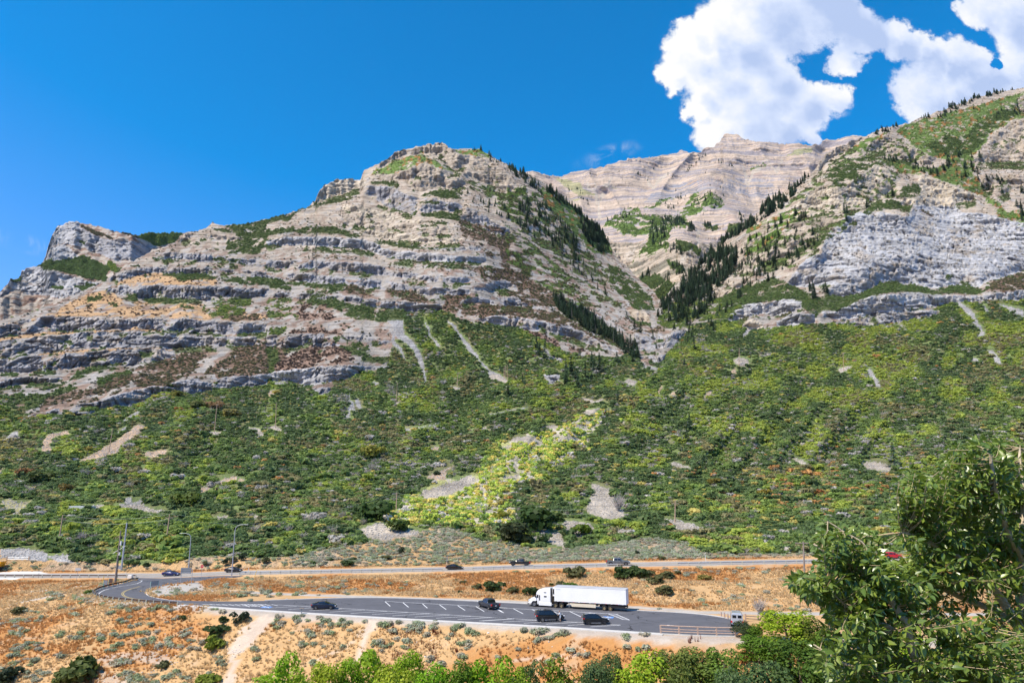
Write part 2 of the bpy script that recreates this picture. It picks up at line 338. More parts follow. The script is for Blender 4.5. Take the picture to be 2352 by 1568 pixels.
cl('I', [(230, 380), (600, 290), (920, 235), (1000, 190), (1320, 115), (1430, 110), (1600, 60), (1900, 35), (2352, 5)], [(230, 400), (500, 360), (650, 390), (850, 350), (950, 300), (1180, 290), (1350, 200), (1450, 165), (1750, 185), (1900, 150), (2352, 95)])
cl('H', [(0, 445), (250, 410), (700, 378), (1050, 390)], [(0, 500), (270, 525), (330, 560), (500, 520), (720, 480), (780, 425), (1050, 402)], 'l')
cl('H', [(0, 128), (250, 120), (560, 120)], [(0, 215), (200, 240), (420, 190), (560, 150)])
cl('H', [(370, 570), (540, 560)], [(400, 630), (530, 630)])
cl('H', [(650, 140), (1050, 170)], [(700, 205), (1050, 188)])
cl('B', [(0, 905), (160, 868), (530, 868), (850, 903), (1040, 988), (1300, 1008), (1850, 1045)], [(0, 940), (160, 930), (530, 952), (830, 968), (1040, 1045), (1300, 1072), (1830, 1080)], 'l')
cl('B', [(-600, 1030), (0, 1058), (400, 1070), (850, 1090), (1050, 1150), (1400, 1200), (1720, 1215)], [(-600, 1070), (0, 1115), (300, 1135), (700, 1155), (1050, 1200), (1500, 1252), (1700, 1250)])
cl('B', [(-300, 1150), (0, 1165), (350, 1185), (850, 1220), (1150, 1270), (1500, 1300), (1700, 1310)], [(-300, 1190), (0, 1215), (350, 1250), (700, 1262), (1100, 1322), (1450, 1362), (1700, 1350)])
cl('B', [(0, 1315), (300, 1350), (600, 1358), (950, 1400), (1180, 1425), (1480, 1440)], [(0, 1370), (300, 1385), (700, 1405), (1000, 1472), (1180, 1500), (1480, 1482)])
cl('B', [(840, 440), (1050, 455), (1180, 520), (1350, 545), (1600, 590), (1750, 640), (1900, 740), (2060, 830)], [(840, 500), (1000, 610), (1200, 680), (1500, 650), (1700, 740), (1900, 830), (2040, 870)])
cl('B', [(890, 375), (1080, 335), (1200, 300), (1300, 250), (1400, 260), (1430, 290), (1560, 320), (1660, 400)], [(900, 400), (1100, 420), (1280, 490), (1450, 450), (1620, 470), (1660, 440)], 't')
cl('B', [(400, 530), (450, 460), (580, 375), (810, 375)], [(405, 585), (600, 525), (730, 465), (850, 440)], 'p')
cl('B', [(930, 262), (1040, 180), (1120, 130), (1270, 100), (1410, 65), (1480, 75), (1540, 105), (1640, 200)], [(940, 290), (1050, 222), (1200, 185), (1350, 175), (1420, 210), (1560, 300), (1660, 330)], 't')
cl('B', [(1560, 130), (1700, 150), (1850, 200), (2060, 380), (2200, 500)], [(1600, 330), (1750, 380), (1900, 450), (2100, 540), (2240, 600)], 't', .8)
cl('B', [(640, 590), (900, 640), (1200, 720), (1550, 742)], [(640, 640), (900, 700), (1250, 755), (1550, 770)], 'p', .7)
cl('B', [(640, 690), (900, 730), (1250, 780), (1600, 800)], [(640, 760), (900, 800), (1250, 840), (1600, 850)], 't', .6)
cl('B', [(830, 805), (1100, 840), (1500, 880), (1650, 880)], [(830, 850), (1100, 895), (1600, 925)], 'p', .8)
cl('B', [(900, 905), (1200, 930), (1320, 960), (1800, 965)], [(1000, 925), (1300, 965), (1800, 990)], 'g', .8)
cl('B', [(1850, 1255), (1960, 1235), (2100, 1250)], [(1850, 1290), (2000, 1300), (2110, 1335)])
cl('B', [(1740, 1290), (1900, 1285)], [(1740, 1310), (1900, 1320)])
cl('B', [(1640, 1400), (1720, 1380), (1850, 1370), (2100, 1400), (2300, 1440)], [(1650, 1430), (1850, 1420), (2050, 1440), (2250, 1470)])
cl('G', [(0, 25), (300, 30), (500, 110), (620, 150)], [(0, 90), (400, 115), (600, 160)])
cl('G', [(0, 210), (200, 175), (500, 230), (770, 280), (1000, 400), (1170, 490)], [(0, 240), (330, 295), (770, 360), (960, 445), (1160, 502)])
cl('G', [(560, 0), (800, 80), (1000, 180), (1170, 290)], [(600, 30), (800, 120), (1000, 250), (1170, 312)])
cl('G', [(520, 680), (680, 675)], [(560, 770), (670, 740)])
cl('G', [(600, 520), (690, 550)], [(610, 550), (690, 580)])
cl('G', [(1300, 335), (1500, 320), (1540, 380)], [(1300, 470), (1420, 480), (1540, 450)])
cl('G', [(1555, 350), (1720, 300)], [(1560, 450), (1620, 470), (1735, 345)])
cl('G', [(1400, 525), (1570, 510)], [(1440, 572), (1530, 572)])
cl('G', [(1230, 130), (1400, 150)], [(1300, 220), (1440, 260)], 't')
# right mountain
cl('F', [(60, 600), (130, 510), (310, 480), (330, 500), (440, 470), (560, 450), (630, 470)], [(60, 645), (140, 610), (330, 562), (450, 590), (640, 520)], 'l')
cl('F', [(170, 640), (250, 610), (330, 650)], [(200, 700), (330, 680)], 'p')
cl('F', [(430, 628), (550, 570), (730, 568)], [(430, 655), (560, 672), (735, 645)], 'l')
cl('F', [(790, 548), (900, 550), (1050, 480), (1200, 430), (1500, 403), (1680, 425), (1800, 430), (2000, 430), (2352, 385), (3100, 330)], [(790, 592), (920, 612), (1050, 602), (1300, 575), (1680, 505), (1850, 480), (2100, 465), (2352, 465), (3100, 420)], 'l')
cl('F', [(920, 622), (1100, 605), (1500, 545), (1700, 540)], [(930, 655), (1200, 668), (1400, 632), (1700, 580)])
WALL = [(520, 330), (580, 240), (660, 150), (790, 100), (800, 20), (850, -80), (1000, -200), (1200, -220), (1450, -180), (1500, -300), (1700, -330), (1800, -280), (1870, -210), (2050, -200), (2352, -130), (3100, -100), (3100, 200), (2352, 230), (2200, 280), (2100, 310), (2000, 360), (1750, 350), (1700, 370), (1400, 340), (1250, 320), (1150, 380), (1000, 430), (840, 420), (830, 380), (900, 340), (720, 352), (600, 355)]
CLIFF.append((tr('F', WALL), 'w', .93))
for pl, cc in (([(880, 1085), (820, 990), (850, 870), (980, 790), (1100, 700), (1200, 760), (1270, 830), (1250, 900), (1160, 960), (1100, 1020), (1000, 1080)], 'p'),
               ([(350, 1130), (450, 1010), (560, 900), (700, 870), (800, 920), (830, 1080), (600, 1130), (450, 1180)], 'p'),
               ([(1450, 800), (1520, 800), (1750, 900), (1900, 950), (1980, 970), (1700, 1060), (1300, 1050), (1250, 990), (1450, 980)], 'p'),
               ([(1000, 560), (1100, 490), (1180, 450), (1330, 520), (1450, 600), (1700, 700), (1600, 720), (1200, 660), (1000, 600)], 't'),
               ([(1930, 680), (2000, 560), (2100, 440), (2240, 340), (2400, 330), (2900, 300), (2900, 700), (2330, 690), (2150, 685)], 't'),
               ([(2230, 195), (2330, 120), (2900, 80), (2900, 270), (2330, 280)], 't'),
               ([(1930, 830), (2330, 780), (2900, 760), (2900, 920), (2330, 920), (2150, 960), (1990, 910)], 't'),
               ([(660, 1140), (350, 1220), (250, 1330), (60, 1500), (0, 1568), (260, 1500), (500, 1400), (700, 1300), (780, 1160)], 't'),
               ([(740, 500), (840, 460), (990, 470), (900, 560), (700, 660), (560, 830), (540, 760), (620, 620)], 't')):
    CLIFF.append((tr('E', pl), cc, .88))
for pl in ([(40, 420), (300, 200), (500, 110), (500, 140), (330, 230), (120, 400)], [(230, 330), (340, 310), (340, 340), (240, 370)], [(20, 250), (250, 60), (420, 20), (250, 120), (60, 300)]):
    CLIFF.append((tr('F', pl), 't', .8))
for pl in ([(1740, 1330), (2240, 1130), (2240, 1200), (1850, 1480), (1700, 1500)], [(1960, 1000), (2240, 900), (2240, 1000), (2000, 1100)], [(1930, 1330), (2100, 1280), (2120, 1330), (1960, 1400)]):
    CLIFF.append((tr('C', pl), 't', .7))

VEG = []   # (polygon, kind, density) kinds: green, lime, brown, mead, orange, scree, wash
def vg(c, pts, kind, d=1.0): VEG.append((tr(c, pts), kind, d))
# cover on the left mountain
vg('A', [(450, 905), (600, 800), (950, 650), (1100, 770), (1800, 800), (2352, 900), (2352, 950), (1200, 915)], 'orange', .8)
vg('A', [(1000, 640), (1100, 570), (1350, 525), (1900, 560), (1900, 632)], 'orange', .8)
vg('A', [(-300, 1000), (0, 985), (450, 890), (640, 760), (900, 680), (1000, 730), (600, 860), (450, 910), (0, 1000)], 'orange')
vg('A', [(0, 1100), (300, 1055), (1200, 1005), (1500, 1030), (1500, 1048), (1100, 1028), (600, 1062), (0, 1122)], 'orange')
vg('A', [(150, 1300), (350, 1240), (1000, 1185), (1450, 1190), (1600, 1200), (1200, 1195), (900, 1215), (350, 1255)], 'orange')
vg('A', [(2000, 110), (2352, 60), (2352, 300), (2280, 360), (1990, 350), (1980, 240), (2150, 230)], 'green')
for p in ([(1890, 140), (2000, 130), (2050, 160), (1920, 160)], [(1340, 400), (1380, 378), (1440, 375), (1450, 415), (1360, 418)], [(1455, 385), (1530, 378), (1545, 415), (1480, 420)], [(1690, 265), (1770, 265), (1770, 290)], [(1870, 315), (1945, 320), (1940, 338)],
          [(1800, 390), (2000, 385), (2180, 430), (2160, 470), (2050, 440), (1850, 410)], [(1440, 540), (1620, 505), (1750, 520), (1900, 550), (1880, 575), (1590, 590), (1560, 560)], [(1140, 465), (1240, 448), (1230, 475)],
          [(1110, 700), (1220, 705), (1210, 745), (1120, 740)], [(1240, 760), (1310, 730), (1560, 735), (1540, 765), (1300, 790)], [(960, 780), (1040, 800), (1030, 825), (960, 800)], [(740, 745), (900, 715), (880, 750), (760, 780)], [(1570, 810), (1700, 830), (1690, 850), (1600, 835)],
          [(1680, 1020), (1850, 1020), (1855, 1065), (1700, 1055)], [(640, 1030), (710, 1035), (700, 1060)], [(900, 665), (960, 665), (950, 688)], [(1920, 570), (2352, 560), (2352, 640), (2000, 620)]):
    vg('A', p, 'green')
vg('A', [(1790, 850), (1900, 740), (2200, 730), (2200, 800), (2100, 940), (1880, 920)], 'lime', .75)
vg('A', [(-300, 900), (-100, 760), (0, 740), (250, 695), (480, 700), (480, 760), (360, 850), (150, 900), (-300, 1000)], 'lime')
vg('A', [(640, 800), (800, 790), (790, 850), (650, 850)], 'brown', .7); vg('A', [(2000, 900), (2352, 860), (2352, 960), (2050, 955)], 'brown', .6)
vg('A', [(1700, 1400), (1840, 1210), (1640, 1230), (1200, 1370), (1000, 1529), (1600, 1529)], 'brown'); vg('A', [(1950, 1300), (2150, 1130), (2500, 1150), (2500, 1400), (1700, 1470)], 'brown')
vg('A', [(720, 1380), (830, 1350), (1150, 1300), (800, 1430), (640, 1529), (520, 1529)], 'green', .8); vg('A', [(0, 1529), (250, 1520), (480, 1480), (480, 1529)], 'brown', .6)
vg('A', [(870, 1450), (1080, 1400), (1200, 1400), (1000, 1529), (870, 1529)], 'green')
vg('I', [(430, 200), (900, 120), (1000, 40), (1400, 0), (1400, 60), (1000, 180), (900, 240), (600, 280), (330, 340)], 'brown', .8)
vg('I', [(0, 200), (300, 150), (560, 80), (700, 130), (420, 220), (250, 330), (0, 340)], 'green', .9)
vg('H', [(560, 150), (700, 120), (1050, 200), (1060, 390), (700, 350), (560, 200)], 'green', .7)
vg('H', [(100, 350), (300, 230), (560, 180), (760, 340), (450, 395), (60, 440)], 'dry', 1.0); vg('H', [(180, 100), (350, 60), (600, 90), (600, 118), (180, 118)], 'dry', 1.0)
vg('H', [(0, 210), (100, 260), (60, 430), (0, 450)], 'green'); vg('H', [(20, 70), (180, 70), (120, 130), (30, 120)], 'lime')
vg('B', [(890, 355), (930, 290), (1180, 195), (1300, 178), (1400, 215), (1560, 318), (1440, 290), (1300, 248), (1090, 330)], 'mead')
vg('B', [(1220, 150), (1330, 140), (1340, 165), (1230, 175)], 'mead'); vg('B', [(1540, 110), (1620, 150), (1800, 120), (1870, 200), (1640, 180)], 'mead')
for p in ([(880, 405), (1000, 402), (1110, 430), (1110, 465), (980, 430), (890, 425)], [(0, 800), (200, 795), (400, 788), (560, 790), (780, 850), (790, 870), (560, 850), (240, 832), (0, 862)], [(-20, 705), (720, 530), (715, 555), (300, 640), (160, 740), (-20, 760)],
          [(1290, 520), (1420, 480), (1560, 470), (1640, 560), (1500, 545)], [(1290, 670), (1450, 665), (1580, 680), (1650, 740), (1500, 720), (1320, 700)], [(905, 895), (1000, 900), (1300, 960), (1300, 990), (1080, 955)], [(1250, 590), (1420, 570), (1560, 640), (1420, 600)],
          [(1780, 1140), (1890, 1120), (1900, 1180), (1800, 1220)], [(20, 1095), (95, 1095), (80, 1125)], [(0, 890), (120, 905), (120, 930), (0, 938)], [(1320, 745), (1550, 750), (1500, 775)]):
    vg('B', p, 'green')
vg('B', [(1620, 720), (1980, 800), (2240, 1100), (2240, 1380), (1900, 1050), (1650, 850)], 'brown', .85); vg('B', [(980, 1310), (1200, 1310), (1450, 1440), (1150, 1400), (1000, 1350)], 'brown')
vg('B', [(1730, 1130), (2050, 1150), (2200, 1350), (2100, 1240), (1850, 1250)], 'brown', .9)
vg('B', [(350, 1370), (500, 1350), (620, 1400), (900, 1480), (900, 1568), (700, 1550), (500, 1450), (330, 1440)], 'green'); vg('B', [(0, 1210), (220, 1260), (200, 1320), (0, 1300)], 'green')
vg('B', [(200, 1440), (500, 1440), (560, 1568), (250, 1568)], 'dry', .8); vg('B', [(0, 1380), (200, 1440), (260, 1568), (0, 1568)], 'lime', .7)
vg('B', [(370, 1270), (650, 1250), (660, 1330), (350, 1350)], 'green', .8); vg('B', [(660, 1270), (820, 1290), (880, 1370), (680, 1340)], 'brown', .9)
vg('B', [(1600, 1440), (2240, 1450), (2240, 1530), (1650, 1530)], 'brown'); vg('B', [(920, 1510), (1150, 1460), (1480, 1500), (1500, 1580), (900, 1580)], 'green'); vg('B', [(1490, 1350), (1700, 1350), (1650, 1400), (1600, 1520), (1500, 1500)], 'brown')
vg('B', [(1690, 450), (1850, 520), (2050, 700), (2240, 780), (2240, 520), (2150, 440), (2000, 500), (1800, 450)], 'flank', .8)
vg('C', [(270, 560), (420, 600), (560, 720), (740, 860), (920, 1060), (890, 1130), (700, 1120), (620, 1000), (480, 850), (300, 680)], 'mead2')
vg('C', [(0, 560), (270, 620), (600, 1000), (850, 1250), (850, 1400), (500, 1250), (200, 1000), (0, 800)], 'flank', .75)
vg('C', [(0, 860), (250, 1080), (500, 1280), (800, 1420), (1000, 1568), (550, 1568), (250, 1350), (0, 1200)], 'flank', .7)
vg('C', [(0, 1230), (400, 1450), (600, 1568), (200, 1568), (0, 1450)], 'brown', .8)
vg('C', [(850, 1200), (1000, 1280), (1200, 1480), (1250, 1600), (1100, 1600), (880, 1400)], 'green', .9)
vg('G', [(650, 150), (850, 280), (1170, 470), (1170, 330), (900, 160), (760, 90)], 'flank', .9); vg('G', [(500, 120), (640, 150), (1050, 420), (1000, 430), (700, 290), (480, 220)], 'brown')
vg('G', [(350, 290), (700, 370), (900, 480), (800, 500), (500, 420), (380, 350)], 'dry', .8); vg('G', [(0, 90), (400, 130), (520, 210), (0, 210)], 'brown')
vg('G', [(1300, 230), (1500, 260), (1530, 320), (1300, 330)], 'brown', .7)
vg('G', [(1560, 100), (2240, 0), (2240, 100), (2080, 250), (1900, 420), (1720, 560), (1560, 600), (1700, 380), (1750, 300), (1560, 300), (1480, 250)], 'lime', .9)
# right mountain cover
vg('E', [(0, 1300), (300, 1080), (560, 850), (800, 640), (1000, 520), (1250, 480), (1500, 620), (1300, 760), (1250, 980), (900, 1130), (700, 1300), (500, 1568), (0, 1568)], 'flank', .62)
vg('E', [(1300, 390), (1500, 330), (2330, 100), (2600, 60), (2900, 60), (2900, 330), (2250, 330), (2050, 450), (1920, 640), (1900, 760), (2000, 960), (2200, 1100), (2900, 1100), (2900, 1400), (2330, 1250), (2150, 1180), (2000, 980), (1750, 880), (1500, 790), (1300, 780), (1200, 690), (1560, 740), (1720, 700), (1450, 590), (1250, 430)], 'mead2')
vg('E', [(1640, 470), (1800, 500), (2000, 330), (2240, 190), (2250, 300), (2000, 480), (1900, 620), (1700, 650), (1480, 560)], 'green', .8)
vg('E', [(880, 680), (1040, 640), (1150, 690), (1000, 770), (860, 860), (820, 980), (700, 870), (560, 850), (700, 760)], 'green', .8)
vg('E', [(1000, 1100), (1150, 1010), (1330, 1040), (1350, 1080), (1130, 1110), (900, 1170)], 'green'); vg('E', [(1270, 1000), (1290, 900), (1450, 860), (1450, 980)], 'green', .8)
vg('E', [(0, 1240), (420, 1060), (560, 920), (600, 940), (400, 1180), (300, 1300), (0, 1500)], 'mead2', .8); vg('E', [(880, 1200), (1000, 1130), (900, 1240), (640, 1350), (560, 1480), (560, 1360), (700, 1290), (780, 1240)], 'green')
vg('E', [(900, 560), (1010, 500), (1180, 440), (1050, 560), (950, 640)], 'mead2'); vg('E', [(560, 1160), (850, 1160), (640, 1230), (500, 1300)], 'green', .6)
vg('E', [(2900, 1100), (2180, 1120), (2120, 1130), (2160, 1200), (2900, 1350)], 'mead2'); vg('E', [(1500, 1080), (1400, 1080), (1420, 1110), (1600, 1150)], 'brown')
vg('F', [(20, 430), (400, 290), (520, 330), (600, 370), (700, 420), (780, 540), (640, 470), (330, 480), (120, 510), (0, 620)], 'green')
vg('F', [(640, 440), (830, 430), (1000, 430), (1150, 380), (1340, 300), (1400, 290), (1680, 400), (1400, 400), (1200, 430), (1050, 480), (900, 550), (790, 545), (740, 600), (640, 520)], 'green')
vg('F', [(1740, 262), (2020, 385), (1960, 425), (1670, 410), (1680, 370), (1760, 370)], 'green'); vg('F', [(2110, 310), (2352, 260), (3100, 220), (3100, 330), (2352, 385), (2080, 410)], 'brown')
BRUSH = [(-330, 1010), (-150, 960), (0, 905), (30, 920), (70, 962), (200, 940), (330, 905), (375, 888), (500, 882), (600, 868), (645, 862), (690, 895), (745, 908), (800, 868), (880, 848), (905, 800), (925, 722), (1000, 706), (1060, 738),
         (1100, 742), (1180, 750), (1230, 775), (1290, 805), (1330, 818), (1420, 822), (1460, 805), (1480, 850), (1500, 838), (1530, 815), (1550, 790), (1580, 760), (1640, 738), (1700, 735), (1730, 758), (1850, 745), (1900, 745), (2000, 748), (2100, 728), (2170, 700), (2352, 690), (2700, 660)]
BARE = []
def br(c, pts, k='s'): BARE.append((tr(c, pts), k))
br('H', [(1130, 0), (1160, 130), (1220, 180), (1290, 250), (1320, 330), (1340, 560), (1310, 450), (1290, 380), (1240, 250), (1180, 200), (1080, 130), (1020, 0)])
br('H', [(1020, 0), (1060, 120), (1120, 230), (1165, 330), (1145, 330), (1080, 210), (1040, 120)]); br('H', [(1310, 0), (1350, 40), (1400, 150), (1470, 225), (1440, 225), (1380, 140), (1340, 50)])
br('H', [(1520, 0), (1560, 20), (1620, 120), (1700, 200), (1780, 300), (1800, 340), (1870, 420), (1990, 480), (2030, 520), (1980, 515), (1880, 490), (1860, 430), (1790, 340), (1690, 240), (1640, 180), (1570, 80), (1530, 20)])
br('H', [(690, 610), (695, 670), (720, 690), (735, 760), (690, 750), (680, 820), (655, 820), (680, 740), (700, 700), (680, 660)]); br('H', [(750, 650), (770, 670), (800, 740), (770, 740), (735, 700)])
br('H', [(890, 515), (930, 530), (910, 560)]); br('H', [(20, 900), (70, 890), (130, 915), (80, 930)], 't'); br('H', [(1075, 690), (1100, 685), (1115, 700), (1090, 708)], 't'); br('H', [(1550, 565), (1600, 560), (1630, 575), (1590, 585)], 't')
br('H', [(1340, 1320), (1420, 1290), (1520, 1240), (1570, 1220), (1500, 1270), (1500, 1340), (1420, 1350)], 'r'); br('H', [(1370, 1080), (1450, 1060), (1440, 1090), (1390, 1100)], 'r')
br('H', [(1400, 870), (1480, 850), (1430, 870), (1300, 900), (1180, 925), (1120, 915), (1290, 900)]); br('H', [(1800, 800), (2000, 770), (2200, 730), (2160, 745), (1900, 790)])
br('H', [(0, 600), (60, 580), (80, 640), (20, 660)], 'r'); br('H', [(50, 530), (140, 520), (160, 540), (60, 545)]); br('H', [(1800, 910), (1840, 895), (1870, 925)], 't')
br('I', [(690, 810), (720, 760), (850, 700), (930, 640), (1020, 600), (1100, 530), (1200, 460), (1280, 450), (1220, 520), (1130, 590), (1060, 640), (1060, 700), (960, 720), (780, 770)], 'r')
br('I', [(1070, 430), (1100, 400), (1230, 325), (1230, 350), (1150, 400)]); br('I', [(1010, 530), (1100, 460), (1110, 480), (1050, 530)]); br('I', [(370, 700), (380, 600), (430, 540), (600, 500), (600, 540), (480, 560), (440, 640), (470, 680)], 'r')
br('I', [(50, 570), (80, 530), (160, 505), (160, 550), (90, 580)]); br('I', [(1240, 720), (1300, 690), (1470, 670), (1470, 710), (1380, 745)], 'r'); br('I', [(910, 880), (1000, 840), (1080, 850), (960, 865)], 'r'); br('I', [(1230, 840), (1300, 825), (1310, 845), (1250, 865)], 'r')
br('I', [(1820, 515), (1890, 498), (1950, 510), (1940, 535), (1840, 530)], 't'); br('I', [(1760, 1060), (1770, 1010), (1860, 990), (1830, 1030)], 'r'); br('I', [(1900, 950), (2090, 900), (2100, 935), (2180, 935), (2100, 970), (2060, 940), (1930, 985)], 'r')
br('I', [(0, 1120), (90, 1095), (170, 1150), (290, 1120), (240, 1160), (190, 1200), (190, 1240), (60, 1280), (140, 1200), (0, 1190)], 'y'); br('I', [(740, 1180), (940, 1145), (920, 1190), (800, 1190)], 't'); br('I', [(1050, 1160), (1250, 1150), (1300, 1190), (1500, 1215), (1450, 1235), (1270, 1215), (1070, 1190)], 't')
br('I', [(1100, 1100), (1150, 1090), (1160, 1140), (1260, 1100), (1250, 1150), (1120, 1150)]); br('I', [(1500, 1235), (1600, 1230), (1560, 1270), (1510, 1270)], 'r'); br('I', [(1920, 1270), (2000, 1255), (1990, 1295), (1930, 1295)], 't'); br('I', [(2220, 1260), (2300, 1240), (2290, 1265), (2250, 1280)], 't')
br('I', [(2180, 470), (2290, 490), (2330, 540), (2300, 560), (2240, 500)], 't'); br('I', [(0, 850), (80, 800), (60, 830), (0, 880)], 'r')
br('G', [(100, 680), (160, 690), (240, 740), (210, 750), (70, 715)], 't'); br('G', [(1225, 745), (1250, 715), (1330, 745), (1290, 780), (1260, 780)], 't'); br('G', [(840, 885), (880, 875), (950, 905), (1060, 870), (1000, 910), (930, 920)], 't'); br('G', [(850, 1000), (900, 975), (1010, 965), (960, 1005), (880, 1015)], 't')
br('G', [(1440, 610), (1500, 620), (1490, 645), (1430, 640)]); br('G', [(2130, 560), (2200, 540), (2240, 560), (2240, 620), (2160, 600)], 't'); br('G', [(1580, 1430), (1640, 1410), (1790, 1470), (1780, 1485), (1640, 1450)], 't'); br('G', [(1900, 1040), (1980, 1045), (1980, 1060)], 't')
br('G', [(5, 1135), (40, 1120), (75, 1150), (50, 1150)], 't'); br('G', [(260, 1240), (280, 1210), (440, 1200), (430, 1240), (300, 1250)], 't'); br('G', [(160, 1300), (250, 1275), (250, 1300), (180, 1320)], 't'); br('G', [(540, 1110), (640, 1105), (590, 1140)], 't'); br('G', [(680, 1220), (790, 1225), (720, 1245)], 't'); br('G', [(180, 1540), (340, 1515), (330, 1545), (200, 1568)], 't')
br('G', [(1490, 850), (1520, 780), (1540, 780), (1510, 840)], 'r'); br('G', [(1580, 860), (1660, 810), (1650, 850)], 'r'); br('G', [(1880, 870), (1950, 800), (1940, 850), (1900, 880)], 'r'); br('G', [(500, 440), (560, 470), (600, 540), (570, 520)], 's')
br('F', [(1810, 440), (1850, 480), (1940, 540), (2000, 640), (2060, 740), (1990, 750), (2020, 700), (1960, 640), (1930, 580), (1840, 500)]); br('F', [(2070, 850), (2110, 850), (2190, 960), (2130, 940)]); br('F', [(1120, 1010), (1160, 990), (1200, 1050), (1250, 1135), (1200, 1135), (1190, 1070)])
br('F', [(920, 1000), (1010, 980), (1000, 1010), (940, 1035)], 't'); br('F', [(1940, 920), (1980, 910), (2000, 935), (1950, 935)]); br('F', [(1360, 635), (1420, 670), (1400, 670)]); br('F', [(160, 750), (210, 690), (240, 690), (200, 740)]); br('F', [(2030, 490), (2080, 550), (2050, 555)]); br('F', [(2150, 490), (2352, 540), (2352, 600), (2200, 520)])
br('F', [(110, 930), (140, 905), (220, 920), (230, 960), (160, 980)], 't'); br('F', [(60, 1010), (110, 990), (120, 1040)], 'r')
br('D', [(1975, 1062), (2010, 1060), (2052, 1072), (2040, 1082), (1995, 1078)], 't'); br('D', [(1815, 1048), (1830, 1052), (1860, 1066), (1850, 1070)], 't'); br('D', [(1525, 1190), (1560, 1195), (1620, 1215), (1590, 1222), (1555, 1215)], 't'); br('D', [(1360, 1110), (1400, 1125), (1420, 1165), (1440, 1185), (1400, 1195), (1345, 1175)], 't')
br('D', [(1300, 1195), (1340, 1200), (1370, 1212), (1355, 1228), (1320, 1235), (1290, 1215)], 't'); br('D', [(1220, 1215), (1290, 1225), (1300, 1260), (1260, 1245)], 't'); br('D', [(820, 1215), (870, 1200), (900, 1215), (960, 1218), (960, 1228), (880, 1240), (840, 1232)], 't')
br('D', [(0, 1262), (60, 1258), (110, 1270), (110, 1290), (60, 1284), (0, 1282)]); br('D', [(110, 1278), (160, 1272), (170, 1290), (130, 1290)]); br('D', [(960, 1130), (1030, 1110), (1080, 1090), (1100, 1100), (1040, 1135), (980, 1150)], 't')
WASH = tr('D', [(1235, 990), (1330, 960), (1400, 945), (1400, 960), (1330, 1010), (1290, 1050), (1230, 1100), (1170, 1150), (1190, 1190), (1080, 1215), (1010, 1200), (900, 1220), (880, 1190), (930, 1165), (960, 1120), (1040, 1100), (1120, 1060), (1150, 1020)])
SAGE = tr('D', [(860, 1245), (1000, 1214), (1040, 1214), (1110, 1240), (1250, 1265), (1390, 1250), (1500, 1238), (1590, 1252), (1650, 1282), (1650, 1320), (640, 1330), (700, 1272)])
CLC = {'g': (.345, .34, .345), 'l': (.43, .425, .42), 'w': (.43, .43, .435), 't': (.43, .365, .285), 'p': (.55, .475, .365)}
def mountain(name, pxs, rows_v, sky, dept, extra, bottom, mat, rock_amp=1.0, skirt=260, base_fn=None, noise_scale=1.0, seed=0.0, cliffs=True):
    """a slope surface: columns along the bearing, rows up the slope; beds weather into walls and ledges"""
    nc = len(pxs); nr = len(rows_v)
    PX = np.broadcast_to(pxs, (nr, nc)).copy()
    st = xinterp(sky, pxs) + vn(pxs / 9, 3.3 + seed) * 2.6 + vn(pxs / 3.5, 1.3 + seed) * 1.6
    bp, by = bottom(pxs)
    PY = bp[None] + (st - bp)[None] * rows_v[:, None]
    ds = [d[0] for d in dept]; dv = [d[1] for d in dept]
    D = np.interp(PY, ds, dv)
    D0 = np.interp(bp, ds, dv)
    D = D + (by - D0)[None] * np.exp(-(bp[None] - PY) / 40.0)
    if extra is not None: D = D + extra(PX, PY)
    # warped lookup so that outlines are ragged
    X0, Y0, Z0 = at(PX, PY, D)
    sc = 1.0 / noise_scale
    WX = PX + fbm(PX / 22, PY / 16, seed, 3) * 9 + vn(PX / 4.0, PY / 3.0, seed) * 2.6
    WY = PY + fbm(PX / 26, PY / 18, 5.5 + seed, 3) * 5 + vn(PX / 4.2, PY / 3.2, 9 + seed) * 1.6
    cm = np.zeros((nr, nc)); ci = np.full((nr, nc), -1, int); keys = list(CLC)
    if cliffs:
        brk = fbm(PX / 26, PY / 14, 55.0 + seed, 3)
        for poly, cc, k in CLIFF:
            m = inpoly(WX * .5 + PX * .5, WY * .5 + PY * .5, poly)
            if cc in 'gt': m &= brk < .30
            cm = np.where(m, np.maximum(cm, k), cm); ci = np.where(m, keys.index(cc), ci)
    cw = boxblur(boxblur(cm, 3, 1), 1, 0)
    w = 1 - .90 * cw
    dD = np.diff(D, axis=0); wm = .5 * (w[1:] + w[:-1])
    ref = boxblur(boxblur(wm, 45, 0), 30, 1)
    dn = dD * wm / np.maximum(ref, .12)
    D2 = np.concatenate([D[:1], D[:1] + np.cumsum(dn, 0)], 0)
    # keep near the intended distances
    D2 = D2 + boxblur(D - D2, 34, 0)
    D2 = D + boxblur(D2 - D, 3, 1)
    X0, Y0, Z0 = at(PX, PY, D2)
    return dict(PX=PX, PY=PY, WX=WX, WY=WY, D=D2, X=X0, Y=Y0, Z=Z0, cm=cm, ci=ci, nr=nr, nc=nc, st=st, keys=keys, seed=seed, name=name, mat=mat, skirt=skirt)

